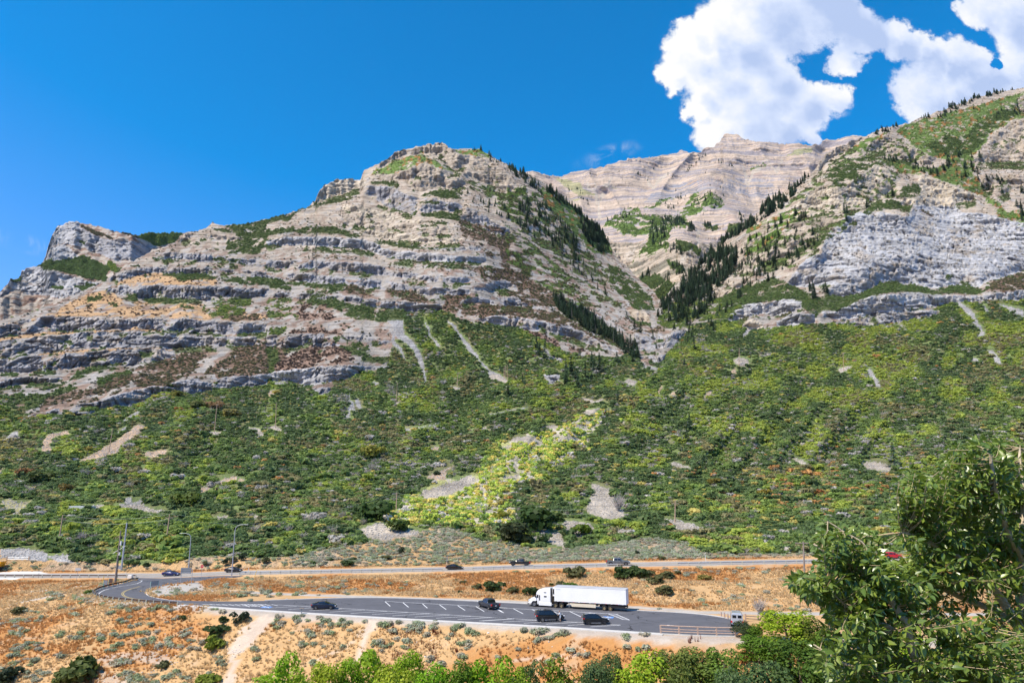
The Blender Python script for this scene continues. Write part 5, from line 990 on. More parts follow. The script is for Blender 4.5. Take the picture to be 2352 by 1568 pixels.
SWE = NEARE[i0:i1]; wallstrip('sidewalk', offs(SWE, -.05), offs(SWE, -1.35), .13, M_CONC)
i2 = int(np.argmin(np.abs(proj(FARE[:, 0], FARE[:, 1], 0)[0] - 600))); wallstrip('kerb', offs(FARE[i2:], .03), offs(FARE[i2:], .42), .12, M_CONC)
# retaining wall under the railing
RW = NEARE[i1 - 2:]; RW = resample(RW, 30); ow = offs(RW, -.15); ow2 = offs(RW, -.6)
vv = np.concatenate([np.c_[ow, np.full(30, .16)], np.c_[ow2, np.full(30, .16)], np.c_[ow2, np.linspace(-.5, -1.6, 30)], np.c_[ow, np.full(30, -1)]]); n = 30
wl = new_mesh('retaining_wall', vv, [(k * n + i, k * n + i + 1, ((k + 1) % 4) * n + i + 1, ((k + 1) % 4) * n + i) for k in range(4) for i in range(n - 1)] + [(0, n, 2 * n, 3 * n), (n - 1, 4 * n - 1, 3 * n - 1, 2 * n - 1)], pmat('cast_concrete', (.50, .49, .46), .9, var=.14, scale=.8, bump=.1))
wl['label'] = 'pale concrete retaining wall under the wooden railing at the parking lot end'; wl['category'] = 'wall'

# ------------------------------------------------------------------ mesh kit
class MB:
    def __init__(s): s.v = []; s.f = []
    def add(s, v, f): i = len(s.v); s.v += [tuple(map(float, q)) for q in v]; s.f += [tuple(i + k for k in q) for q in f]; return s
    def box(s, c, d, rz=0, bev=0):
        x, y, z = d[0] / 2, d[1] / 2, d[2] / 2; cs, sn = math.cos(rz), math.sin(rz); pts = []
        for (a, b, e) in ((-1, -1, -1), (1, -1, -1), (1, 1, -1), (-1, 1, -1), (-1, -1, 1), (1, -1, 1), (1, 1, 1), (-1, 1, 1)):
            px_, py_ = a * x, b * y; pts.append((c[0] + px_ * cs - py_ * sn, c[1] + px_ * sn + py_ * cs, c[2] + e * z))
        return s.add(pts, [(0, 3, 2, 1), (4, 5, 6, 7), (0, 1, 5, 4), (1, 2, 6, 5), (2, 3, 7, 6), (3, 0, 4, 7)])
    def tube(s, P_, r, k=8, cap=True):
        P_ = [Vector(p) for p in P_]; n = len(P_); r = r if isinstance(r, (list, tuple)) else [r] * n; vs = []; prev = None
        for i, p in enumerate(P_):
            t = (P_[min(i + 1, n - 1)] - P_[max(i - 1, 0)]).normalized(); u = t.cross(Vector((0, 0, 1))) if abs(t.z) < .95 else t.cross(Vector((1, 0, 0)))
            if prev is not None: u = (prev - t * prev.dot(t)) if (prev - t * prev.dot(t)).length > 1e-4 else u
            u.normalize(); prev = u; w = t.cross(u)
            for j in range(k): a = 2 * math.pi * j / k; vs.append(p + (u * math.cos(a) + w * math.sin(a)) * r[i])
        fs = [(i * k + j, i * k + (j + 1) % k, (i + 1) * k + (j + 1) % k, (i + 1) * k + j) for i in range(n - 1) for j in range(k)]
        if cap: fs += [tuple(range(k))[::-1], tuple((n - 1) * k + j for j in range(k))]
        return s.add(vs, fs)
    def prism(s, prof, y0, y1, axis='y'):
        n = len(prof); v = [(x, y0, z) for x, z in prof] + [(x, y1, z) for x, z in prof]
        return s.add(v, [tuple(range(n)), tuple(range(2 * n - 1, n - 1, -1))] + [(i, i + n, (i + 1) % n + n, (i + 1) % n) for i in range(n)])
    def obj(s, name, mat, parent=None, smooth_=False, bevel=0):
        me = bpy.data.meshes.new(name); me.from_pydata(s.v, [], s.f); me.update()
        bm = bmesh.new(); bm.from_mesh(me); bmesh.ops.recalc_face_normals(bm, faces=bm.faces)
        if bevel: bmesh.ops.bevel(bm, geom=bm.edges[:] , offset=bevel, segments=2, affect='EDGES', profile=.6)
        bm.to_mesh(me); bm.free()
        if smooth_:
            me.polygons.foreach_set('use_smooth', np.ones(len(me.polygons), bool)); me.set_sharp_from_angle(angle=R(38))
        me.materials.append(mat); o = bpy.data.objects.new(name, me); COL.objects.link(o)
        if parent is not None: o.parent = parent
        return o
def thing(name, label, cat, loc, rz=0, group=None, s=1.0):
    o = bpy.data.objects.new(name, None); COL.objects.link(o); o.location = loc; o.rotation_euler.z = rz; o.scale = (s, s, s); o.empty_display_size = .3
    o['label'] = label; o['category'] = cat
    if group: o['group'] = group
    return o
def tag(o, label, cat, group=None):
    o['label'] = label; o['category'] = cat
    if group: o['group'] = group
    return o
def wyaw(c, a, b):
    p, q = place(*tr(c, [a])[0]), place(*tr(c, [b])[0]); return math.atan2(q.y - p.y, q.x - p.x)
M_RUB = pmat('tyre_rubber', (.018, .018, .02), .85); M_RIM = pmat('alloy', (.62, .62, .64), .3, metal=.9, var=.03); M_DRIM = pmat('dark_alloy', (.12, .12, .13), .35, metal=.8)
M_BLK = pmat('black_plastic', (.015, .015, .017), .6); M_CHROME = pmat('chrome', (.75, .75, .77), .15, metal=1.0, var=.02)
M_GLASS = pmat('tinted_glass', (.012, .016, .022), .06, spec=.7, var=.02); M_RED = pmat('tail_lamp', (.55, .02, .02), .2, var=.05); M_LAMP = pmat('head_lamp', (.7, .72, .75), .12, var=.05)
M_PLATE = pmat('number_plate', (.75, .72, .70), .5)
def paint(name, col, metal=.2): return pmat(name, col, .28, metal=metal, var=.03, spec=.5, coat=.8)

def wheel(par, x, y, r, w=.22, rim=M_RIM, side=1):
    wh = bpy.data.objects.new('wheel', None); COL.objects.link(wh); wh.parent = par; wh.location = (x, y, r); wh.empty_display_size = .2
    m = MB(); K = 20
    prof = [(.62, -w / 2), (.93, -w / 2), (1.0, -w * .36), (1.0, w * .36), (.93, w / 2), (.62, w / 2)]
    vs = [(math.cos(2 * math.pi * j / K) * r * a, b, math.sin(2 * math.pi * j / K) * r * a) for a, b in prof for j in range(K)]
    m.add(vs, [(i * K + j, i * K + (j + 1) % K, (i + 1) * K + (j + 1) % K, (i + 1) * K + j) for i in range(5) for j in range(K)]); m.obj('tyre', M_RUB, wh, True)
    m = MB(); yy_ = side * w * .30
    vs = [(math.cos(2 * math.pi * j / K) * r * .64, yy_ + side * .04, math.sin(2 * math.pi * j / K) * r * .64) for j in range(K)] + [(math.cos(2 * math.pi * j / K) * r * .54, yy_ - side * .02, math.sin(2 * math.pi * j / K) * r * .54) for j in range(K)]
    m.add(vs, [(j, (j + 1) % K, (j + 1) % K + K, j + K) for j in range(K)])
    for j in range(5):
        a = 2 * math.pi * j / 5; c_, s_ = math.cos(a), math.sin(a)
        m.add([(c_ * .1 * r - s_ * .11 * r, yy_ + side * .02, s_ * .1 * r + c_ * .11 * r), (c_ * .1 * r + s_ * .11 * r, yy_ + side * .02, s_ * .1 * r - c_ * .11 * r), (c_ * .58 * r + s_ * .07 * r, yy_ + side * .03, s_ * .58 * r - c_ * .07 * r), (c_ * .58 * r - s_ * .07 * r, yy_ + side * .03, s_ * .58 * r + c_ * .07 * r)], [(0, 1, 2, 3)])
    m.obj('rim', rim, wh); m = MB(); vs = [(math.cos(2 * math.pi * j / K) * r * .6, yy_ - side * .05, math.sin(2 * math.pi * j / K) * r * .6) for j in range(K)]; m.add(vs, [tuple(range(K))]); m.obj('brake_disc', M_BLK, wh)

def car(name, label, cat, loc, rz, st, wins, wheels, col, r=.33, lights=(.7, .85), rim=M_RIM, group=None, rack=False, bed=None, s=1.0, plate=True, ws=None, rs=None, mirror=.6, trim=None):
    """st: stations (x, z_bottom, z_belt, z_top, half width at belt, half width at top), rear to front"""
    t = thing(name, label, cat, loc, rz, group, s)
    S_ = np.array(st, float); xs_ = S_[:, 0]
    xf = np.unique(np.concatenate([xs_, np.linspace(xs_[0], xs_[-1], 34)]))
    I = lambda x, k: np.interp(x, xs_, S_[:, k])
    rings = []
    for x in xf:
        zb, zl, zt, wb, wt_ = (float(I(x, k)) for k in range(1, 6))
        # wheel openings
        for wx_ in wheels:
            d = abs(x - wx_)
            if d < r * 1.16: zb_w = math.sqrt(max((r * 1.16) ** 2 - d * d, 0)) + r * .96
            else: continue
        rings.append([(x, 0, zb), (x, wb * .84, zb), (x, wb * .97, zb + .09), (x, wb * 1.0, zb * .45 + zl * .55), (x, wb * .985, zl - .03), (x, wb * .955, zl), (x, wt_ + (wb - wt_) * .12, zt - max((zt - zl) * .16, .01)), (x, wt_ * .86, zt - .012), (x, 0, zt)])
    k = len(rings[0]); full = [rg_ + [(p[0], -p[1], p[2]) for p in rg_[-2:0:-1]] for rg_ in rings]; kk = len(full[0])
    m = MB(); m.add([p for rg_ in full for p in rg_], [(i * kk + j, i * kk + (j + 1) % kk, (i + 1) * kk + (j + 1) % kk, (i + 1) * kk + j) for i in range(len(full) - 1) for j in range(kk)] + [tuple(range(kk)), tuple((len(full) - 1) * kk + j for j in range(kk - 1, -1, -1))])
    m.obj('body', col, t, True)
    def sf(x, tt, sd, o=.012):
        zb, zl, zt, wb, wt_ = (float(I(x, q)) for q in range(1, 6)); w0 = wb * .955; w1 = wt_ + (wb - wt_) * .12; z1 = zt - max((zt - zl) * .16, .01)
        return (x, sd * (w0 + (w1 - w0) * tt + o), zl + (z1 - zl) * tt + .004)
    for sd in (-1, 1):
        for pts in wins:
            mm = MB(); P_ = [sf(x, tt, sd, .014) for x, tt in pts]; mm.add(P_, [tuple(range(len(P_)))]); mm.obj('side_window', M_GLASS, t)
        for wx_ in wheels:
            K = 16; mm = MB(); wbx = float(I(wx_, 4)); mm.add([(wx_ + math.cos(math.pi * j / K) * r * 1.2, sd * (wbx * 1.0 + .006), r + math.sin(math.pi * j / K) * r * 1.2) for j in range(K + 1)] + [(wx_ - r * 1.2, sd * (wbx + .006), r * .7), (wx_ + r * 1.2, sd * (wbx + .006), r * .7)], [tuple(range(K + 3))]); mm.obj('wheel_arch', M_BLK, t)
            wheel(t, wx_, sd * (wbx - .075), r, .22, rim, sd)
        # lamps, mirror, door handle, sill
        fx, bx_ = xs_[-1], xs_[0]
        mm = MB(); wf_ = float(I(fx - .12, 4)); mm.box((fx - .17, sd * (wf_ - .12), lights[0]), (.30, .30, .13)); mm.obj('headlight', M_LAMP, t, bevel=.02)
        mm = MB(); wr_ = float(I(bx_ + .1, 4)); mm.box((bx_ + .10, sd * (wr_ - .10), lights[1]), (.26, .24, lights[2] if len(lights) > 2 else .14)); mm.obj('tail_lamp', M_RED, t, bevel=.02)
        mm = MB(); mx_ = mirror; mm.box((mx_, sd * (float(I(mx_, 4)) + .10), float(I(mx_, 2)) + .07), (.12, .2, .13)); mm.obj('mirror', col, t, bevel=.03)
        mm = MB(); mm.box((-.1, sd * float(I(-.1, 4)) * 1.0, float(I(0, 1)) + .05), (wheels[1] - wheels[0] - 2.5 * r, .05, .09)); mm.obj('sill', trim or M_BLK, t)
    def cross(x0, t0, x1, t1, nm):
        a, b, c_, d = sf(x0, t0, 1, -.03), sf(x0, t0, -1, -.03), sf(x1, t1, -1, -.03), sf(x1, t1, 1, -.03); zt0, zt1 = float(I(x0, 3)), float(I(x1, 3))
        mm = MB(); P_ = []
        for x, wd_ in ((x0, abs(a[1])), (x1, abs(c_[1]))): 
            z_ = float(I(x, 3))
            for q in (-1, -.5, 0, .5, 1): P_.append((x, q * wd_ * (.84), z_ + .016 - .012 * q * q))
        mm.add(P_, [(i, i + 1, i + 6, i + 5) for i in range(4)]); mm.obj(nm, M_GLASS, t, True)
    if ws: cross(ws[0], 0, ws[1], 0, 'windscreen')
    if rs: cross(rs[0], 0, rs[1], 0, 'rear_window')
    if plate: MB().box((xs_[0] - .02, 0, lights[1] - .16), (.03, .34, .17)).obj('number_plate', M_PLATE, t)
    MB().box((xs_[0] + .04, 0, S_[0, 1] + .06), (.14, S_[0, 4] * 1.75, .15)).obj('rear_bumper', trim or M_BLK, t, bevel=.03); MB().box((xs_[-1] - .05, 0, S_[-1, 1] + .07), (.16, S_[-1, 4] * 1.8, .16)).obj('front_bumper', M_BLK, t, bevel=.03)
    if rack:
        for sd in (-1, 1): MB().tube([(-1.5, sd * .56, 1.80), (-1.3, sd * .56, 1.86), (.3, sd * .56, 1.86), (.5, sd * .56, 1.78)], .025, 6).obj('roof_rail', M_BLK, t)
        for x in (-1.1, 0): MB().tube([(x, -.56, 1.87), (x, .56, 1.87)], .02, 6).obj('cross_bar', M_BLK, t)
        MB().box((-.5, 0, 1.91), (.9, .7, .06)).obj('cargo_tray', M_BLK, t)
    if bed:
        MB().box(((bed[0] + bed[1]) / 2, 0, bed[2] + .012), (bed[1] - bed[0], 1.42, .03)).obj('bed_cover', M_BLK, t)
    return t
SEDAN = [(-2.35, .45, .84, .90, .74, .66), (-2.27, .32, .92, .99, .84, .70), (-1.75, .24, .97, 1.08, .90, .70), (-1.05, .22, .97, 1.37, .91, .58), (-.4, .2, .96, 1.45, .91, .60), (.25, .2, .95, 1.42, .91, .60), (1.02, .2, .93, 1.03, .90, .66), (1.85, .22, .82, .90, .87, .60), (2.22, .26, .70, .76, .80, .5), (2.35, .36, .58, .62, .66, .4)]
SEDW = [[(-.02, .1), (.72, .1), (.24, .9), (-.02, .9)], [(-.09, .1), (-.09, .9), (-.85, .88), (-1.35, .1)]]
COUPE = [(-2.3, .45, .86, .92, .74, .64), (-2.22, .32, .94, 1.02, .85, .70), (-1.75, .24, .97, 1.10, .91, .66), (-.95, .22, .95, 1.34, .91, .57), (-.35, .2, .94, 1.40, .91, .58), (.2, .2, .93, 1.37, .91, .58), (1.0, .2, .90, 1.0, .90, .64), (1.8, .22, .78, .87, .87, .58), (2.18, .26, .66, .72, .80, .5), (2.32, .36, .55, .59, .66, .4)]
COUW = [[(-.25, .1), (.70, .1), (.2, .9), (-.25, .9)], [(-.32, .12), (-.32, .85), (-.75, .8), (-.95, .15)]]
SUV = [(-2.45, .5, 1.1, 1.15, .82, .74), (-2.38, .38, 1.14, 1.62, .93, .68), (-2.0, .3, 1.15, 1.76, .97, .70), (-1.0, .28, 1.14, 1.80, .98, .72), (.2, .28, 1.12, 1.78, .98, .72), (.45, .28, 1.11, 1.70, .98, .71), (1.12, .28, 1.08, 1.18, .97, .74), (2.0, .3, 1.02, 1.10, .94, .70), (2.35, .36, .9, .97, .86, .6), (2.48, .46, .72, .78, .72, .5)]
SUVW = [[(-.02, .1), (.78, .1), (.42, .85), (-.02, .88)], [(-.1, .1), (-.1, .88), (-1.0, .88), (-1.0, .1)], [(-1.1, .12), (-1.1, .86), (-1.95, .8), (-2.15, .15)]]
XOV = [(-2.2, .48, 1.0, 1.05, .80, .70), (-2.14, .36, 1.04, 1.36, .90, .62), (-1.8, .28, 1.05, 1.55, .92, .62), (-1.0, .25, 1.03, 1.63, .93, .66), (.1, .24, 1.0, 1.62, .93, .66), (.35, .24, .99, 1.55, .93, .65), (1.05, .24, .96, 1.07, .92, .68), (1.85, .26, .88, .96, .89, .62), (2.15, .34, .76, .82, .80, .52), (2.25, .42, .6, .65, .68, .42)]
XOW = [[(-.02, .1), (.72, .1), (.34, .85), (-.02, .88)], [(-.1, .1), (-.1, .88), (-.95, .86), (-1.05, .1)], [(-1.15, .15), (-1.1, .82), (-1.6, .7)]]
PICK = [(-2.85, .5, 1.02, 1.06, .88, .80), (-2.8, .42, 1.05, 1.09, .95, .86), (-1.12, .38, 1.06, 1.10, .97, .86), (-1.06, .38, 1.10, 1.70, .97, .70), (-.8, .38, 1.10, 1.80, .97, .70), (.3, .38, 1.09, 1.82, .97, .71), (.6, .38, 1.09, 1.74, .97, .70), (1.25, .38, 1.08, 1.2, .96, .76), (2.3, .42, 1.04, 1.14, .95, .76), (2.75, .46, .98, 1.06, .90, .7), (2.88, .5, .8, .86, .8, .6)]
PICW = [[(-.02, .1), (.92, .1), (.58, .86), (-.02, .9)], [(-.1, .1), (-.1, .9), (-.92, .88), (-1.0, .1)]]
VAN = [(-2.6, .55, 1.15, 1.2, .84, .78), (-2.55, .42, 1.2, 2.0, .97, .82), (-2.3, .36, 1.2, 2.12, 1.0, .82), (-1.0, .34, 1.2, 2.15, 1.0, .84), (.9, .34, 1.19, 2.1, 1.0, .83), (1.1, .34, 1.18, 1.98, 1.0, .80), (1.75, .34, 1.12, 1.25, .98, .74), (2.35, .36, 1.02, 1.1, .93, .66), (2.6, .45, .85, .9, .8, .55)]
VANW = [[(.35, .12), (1.45, .12), (1.12, .85), (.35, .85)], [(.2, .12), (.2, .8), (-.9, .8), (-.9, .12)], [(-1.05, .12), (-1.05, .8), (-2.2, .8), (-2.2, .12)]]
P_NAVY, P_BLACK, P_GREY, P_DARK, P_SILV, P_REDP, P_COUPE = paint('navy_paint', (.008, .018, .10)), paint('black_paint', (.008, .009, .012)), paint('grey_paint', (.13, .14, .15)), paint('charcoal_paint', (.035, .038, .048)), paint('silver_paint', (.52, .55, .60), .3), paint('red_paint', (.55, .02, .03)), paint('blue_black_paint', (.010, .018, .045))
def mid(c, a, b):
    p, q = place(*tr(c, [a])[0]), place(*tr(c, [b])[0]); return (p + q) / 2
def hwloc(px, dy):
    """a spot on the highway under that bearing"""
    x = 0.0
    for _ in range(12):
        y = float(hwy(x)) + dy; z = float(hwz(x)); pv = float(proj(x, y, z)[1]); X_, d_, _z = ray(px, pv); x = float(X_ * y / d_)
    return Vector((x, y, z + .056))
def hyaw(x): return math.atan2(float(hwy(x + 3) - hwy(x - 3)), 6)
L_ = place(741, 1400); car('coupe', 'dark blue-black coupe with bright silver wheels alone in the parking lot', 'car', (L_.x, L_.y + .9, .06), .10, COUPE, COUW, (-1.38, 1.38), P_COUPE, .33, (.62, .84, .16), M_RIM, ws=(.93, .24), rs=(-.98, -1.70))
p = place(1263, 1428); car('suv', 'black three-row SUV with roof rack and silver wheels, person at its front', 'car', (p.x, p.y + .9, .06), .16, SUV, SUVW, (-1.45, 1.42), P_BLACK, .38, (.9, 1.0, .2), M_RIM, rack=True, ws=(1.05, .46), rs=(-2.40, -2.36), trim=M_RIM)
p = place(1369, 1435); car('crossover', 'smaller black crossover with dark wheels, parked right of the roof-rack SUV', 'car', (p.x, p.y + .9, .06), .10, XOV, XOW, (-1.32, 1.32), P_BLACK, .36, (.8, .98, .14), M_DRIM, ws=(1.0, .36), rs=(-2.15, -1.82), trim=M_RIM)
p = place(1124, 1401); car('pickup', 'charcoal pickup with closed bed cover seen from its tailgate in the lot', 'pickup', (p.x - .2, p.y + 2.3, .06), 2.10, PICK, PICW, (-1.75, 1.85), P_DARK, .39, (.9, .92, .3), M_DRIM, bed=(-2.75, -1.15, 1.09), ws=(1.2, .62), rs=(-1.115, -1.065))
p = place(1691, 1441); car('van', 'silver passenger van with two dark rear windows at the far end of the lot', 'van', (p.x + .9, p.y + 2.4, .06), 1.30, VAN, VANW, (-1.6, 1.75), P_SILV, .36, (.9, .85, .3), M_DRIM, ws=(1.7, 1.12), mirror=1.5)
vanr = [o for o in COL.objects if o.name == 'van'][0]
for q in (-.42, .42): MB().box((-2.585, q, 1.62), (.03, .60, .44)).obj('rear_window', M_GLASS, vanr)
p = hwloc(393, -1.8); car('sedan', 'bright navy sedan turning on the highway left of the two-post sign', 'car', p, hyaw(p.x), SEDAN, SEDW, (-1.35, 1.38), P_NAVY, .33, (.66, .82), M_RIM, ws=(.95, .28), rs=(-1.08, -1.7))
p = hwloc(536, 1.8); car('sedan', 'black sedan on the highway behind the tall curved street lamp', 'car', p, hyaw(p.x), SEDAN, SEDW, (-1.35, 1.38), P_BLACK, .33, (.66, .82), M_DRIM, ws=(.95, .28), rs=(-1.08, -1.7))
p = hwloc(1044, -1.8); car('sedan', 'black sedan on the highway right of the slim camera pole', 'car', p, hyaw(p.x), SEDAN, SEDW, (-1.35, 1.38), P_BLACK, .33, (.66, .82), M_DRIM, ws=(.95, .28), rs=(-1.08, -1.7))
p = hwloc(1195, 1.8); car('pickup', 'black lifted pickup on the highway above the trailer truck, heading left', 'pickup', p + Vector((0, 0, .1)), hyaw(p.x) + math.pi, PICK, PICW, (-1.75, 1.85), P_BLACK, .45, (.95, .95, .3), M_DRIM, ws=(1.2, .62), rs=(-1.115, -1.065), trim=M_CHROME)
p = hwloc(1420, -1.8); car('pickup', 'grey crew-cab pickup on the highway heading right above the parked truck', 'pickup', p, hyaw(p.x), PICK, PICW, (-1.75, 1.85), P_GREY, .41, (.95, .95, .3), M_RIM, ws=(1.2, .62), rs=(-1.115, -1.065), trim=M_CHROME, s=1.06)
p = hwloc(2050, 1.5); car('suv', 'red SUV on the highway half hidden behind the leafy tree', 'car', p, hyaw(p.x), XOV, XOW, (-1.32, 1.32), P_REDP, .36, (.8, .98), M_RIM, ws=(1.0, .36), rs=(-2.15, -1.82))
# yellow lorry cut by the picture edge
p = place(4, 1312); t = thing('dump_truck', 'rear of a yellow truck parked beside the pale gravel drive', 'truck', p - Vector((3.6, 0, 0)), 0); M_YV = paint('yellow_body_paint', (.75, .36, .02))
MB().prism([(-3, 1.3), (3.2, 1.3), (3.9, 2.9), (-3, 2.9)], -1.15, 1.15).obj('dump_body', M_YV, t, bevel=.04); MB().box((-4.2, 0, 1.75), (1.9, 2.2, 2.1)).obj('cab', M_YV, t, bevel=.12); MB().box((0, 0, .95), (7.4, .9, .3)).obj('chassis', M_BLK, t)
for x in (-4.0, 1.4, 2.6):
    for sd in (-1, 1): wheel(t, x, sd * 1.0, .5, .3, M_DRIM, sd)

# the long parked truck
f_, b_ = place(1212, 1392.5), place(1439, 1405.5); yaw = math.atan2(b_.y - f_.y, b_.x - f_.x); LT = (b_ - f_).length; k = LT / 19.6
tk = thing('semi_truck', 'white long-nose truck with plain white box trailer parked across the lot', 'truck', (f_.x, f_.y, .06), yaw, s=k)
# local x runs from nose to tail, the near flank faces -y
tk.location = (f_.x - math.sin(yaw) * 1.25, f_.y + math.cos(yaw) * 1.25, .06)
M_TW = paint('truck_white', (.80, .80, .80), 0); M_TRW = pmat('trailer_white', (.80, .80, .79), .45, var=.05, scale=.6, spec=.5); M_TROOF = pmat('trailer_roof', (.42, .43, .45), .5, var=.1, scale=.8); M_CREAM = pmat('skirt_cream', (.66, .58, .44), .6, var=.1); M_GOLD = pmat('brass_rim', (.62, .48, .26), .35, metal=.7)
hood = MB()
secs = [(.05, .45, 1.05, .95), (.18, .42, 1.32, 1.05), (.55, .42, 1.58, 1.12), (1.2, .42, 1.74, 1.16), (1.66, .42, 1.86, 1.18)]
vs = []
for x, zb, zt, w_ in secs: vs += [(x, -w_ * .8, zb), (x, -w_, zb + .15), (x, -w_ * .98, (zb + zt) / 2), (x, -w_ * .78, zt - .1), (x, -w_ * .4, zt), (x, w_ * .4, zt), (x, w_ * .78, zt - .1), (x, w_ * .98, (zb + zt) / 2), (x, w_, zb + .15), (x, w_ * .8, zb)]
hood.add(vs, [(i * 10 + j, i * 10 + (j + 1) % 10, (i + 1) * 10 + (j + 1) % 10, (i + 1) * 10 + j) for i in range(4) for j in range(10)] + [tuple(range(10)), tuple(range(49, 39, -1))]); hood.obj('hood', M_TW, tk, True)
cabp = [(1.62, .5), (1.62, 1.84), (1.80, 2.38), (1.72, 2.50), (1.98, 2.95), (2.4, 3.28), (3.0, 3.48), (4.0, 3.58), (4.68, 3.60), (4.68, 1.0), (4.68, .5)]
MB().prism(cabp, -1.17, 1.17).obj('cab', M_TW, tk, True, bevel=.07)
MB().add([(1.655, -1.0, 1.88), (1.655, 1.0, 1.88), (1.80, .96, 2.34), (1.80, -.96, 2.34)], [(0, 1, 2, 3)]).obj('windscreen', M_GLASS, tk)
for sd in (-1, 1):
    y_ = sd * 1.178
    MB().add([(1.78, y_, 1.72), (2.2, y_, 1.62), (2.2, y_, 2.28), (1.92, y_, 2.28)], [(0, 1, 2, 3)]).obj('side_window', M_GLASS, tk)
    MB().box((2.45, sd * 1.18, 1.72), (.22, .02, 1.0)).obj('vent_panel', M_BLK, tk); MB().box((3.58, sd * 1.18, 2.72), (.52, .02, .16)).obj('sleeper_window', M_BLK, tk, bevel=.008); MB().box((3.62, sd * 1.18, 1.98), (.56, .02, .26)).obj('sleeper_window', M_BLK, tk, bevel=.008)
    MB().box((2.26, sd * 1.182, 1.45), (.012, .012, 1.8)).obj('door_seam', M_BLK, tk); MB().box((1.78, sd * 1.18, .86), (.34, .02, .66)).obj('step_well', M_BLK, tk)
    MB().box((3.6, sd * 1.13, .62), (2.6, .16, .62)).obj('side_fairing', M_TW, tk, bevel=.03); MB().box((1.62, sd * 1.32, 1.98), (.14, .22, .55)).obj('mirror', M_BLK, tk, bevel=.02); MB().box((4.82, sd * .9, 2.3), (.22, .5, 2.5)).obj('side_extender', M_DRIM, tk)
    MB().box((.22, sd * .92, 1.15), (.34, .26, .24)).obj('headlight', M_LAMP, tk, bevel=.05); MB().tube([(.5, sd * 1.02, 1.55), (.35, sd * 1.12, 1.75)], .05, 6).obj('hood_mirror', M_BLK, tk)
    K = 18; MB().add([(1.32 + math.cos(math.pi * j / K) * .62, sd * 1.172, .5 + math.sin(math.pi * j / K) * .62) for j in range(K + 1)] + [(.7, sd * 1.172, .36), (1.94, sd * 1.172, .36)], [tuple(range(K + 3))]).obj('wheel_arch', M_DRIM, tk)
    wheel(tk, 1.32, sd * 1.08, .5, .3, M_RIM, sd)
    for x in (5.72, 6.88): wheel(tk, x, sd * 1.0, .5, .56, M_GOLD, sd)
    for x in (15.35, 16.5): wheel(tk, x, sd * 1.0, .5, .56, M_GOLD, sd)
    MB().prism([(8.55, 1.02), (8.9, .62), (9.0, .42), (13.7, .42), (13.75, 1.02)], sd * 1.2, sd * 1.24).obj('side_skirt', M_CREAM, tk)
    MB().box((8.35, sd * .8, .62), (.12, .12, 1.0)).obj('landing_leg', M_CHROME, tk); MB().box((17.9, sd * 1.15, .72), (3.1, .05, .42)).obj('rear_valance', M_BLK, tk)
MB().tube([(0.02, -1.1, .5), (-.06, -.6, .45), (-.06, .6, .45), (.02, 1.1, .5)], .12, 8).obj('bumper', M_BLK, tk); MB().add([(-.0, -.6, .6), (-.0, .6, .6), (.1, .55, 1.28), (.1, -.55, 1.28)], [(0, 1, 2, 3)]).obj('grille', M_BLK, tk)
for z in (.75, 1.0, 1.25): MB().tube([(-.16, -.9, z), (-.2, 0, z), (-.16, .9, z)], .03, 6).obj('bull_bar', M_BLK, tk)
MB().box((5.9, 0, .78), (3.9, .9, .28)).obj('chassis', M_BLK, tk); MB().box((5.0, 0, 1.2), (.7, .8, .6)).obj('coupling_gear', pmat('tan_canvas', (.45, .30, .15)), tk)
MB().box((12.55, 0, 2.60), (14.1, 2.52, 2.80)).obj('trailer_box', M_TRW, tk, bevel=.03); MB().box((12.55, 0, 4.012), (14.0, 2.40, .02)).obj('trailer_roof', M_TROOF, tk)
MB().box((5.28, 0, 2.95), (.42, 1.9, 1.7)).obj('cooling_unit', M_TW, tk, bevel=.05); MB().box((5.28, -.962, 2.95), (.3, .02, 1.0)).obj('unit_grille', M_BLK, tk)
for sd in (-1, 1):
    MB().box((12.55, sd * 1.266, 1.245), (14.0, .02, .09)).obj('lower_rail', M_CHROME, tk); MB().box((12.55, sd * 1.266, 3.93), (14.0, .02, .10)).obj('upper_rail', M_TROOF, tk)
    for q in range(13): MB().box((6.2 + q * 1.06, sd * 1.279, 1.25), (.30, .004, .05)).obj('reflector', M_RED if q % 2 else M_TRW, tk)
for q in range(22): MB().box((6.0 + q * .63, -1.2655, 2.60), (.03, .011, 2.5)).obj('panel_seam', M_TRW, tk)
for q, w_ in enumerate((.07, .1, .06, .09, .1, .12)): MB().box((5.92 + q * .14, -1.276, 3.46), (w_, .006, .14)).obj('faded_letter', pmat('faded_print', (.45, .5, .52)), tk)
MB().box((12.4, 0, 1.05), (14.0, 1.0, .25)).obj('trailer_frame', M_BLK, tk); MB().box((15.9, 0, .75), (3.2, 1.2, .4)).obj('bogie', M_BLK, tk); MB().box((19.5, 0, .6), (.1, 2.3, .12)).obj('underride_bar', M_BLK, tk)

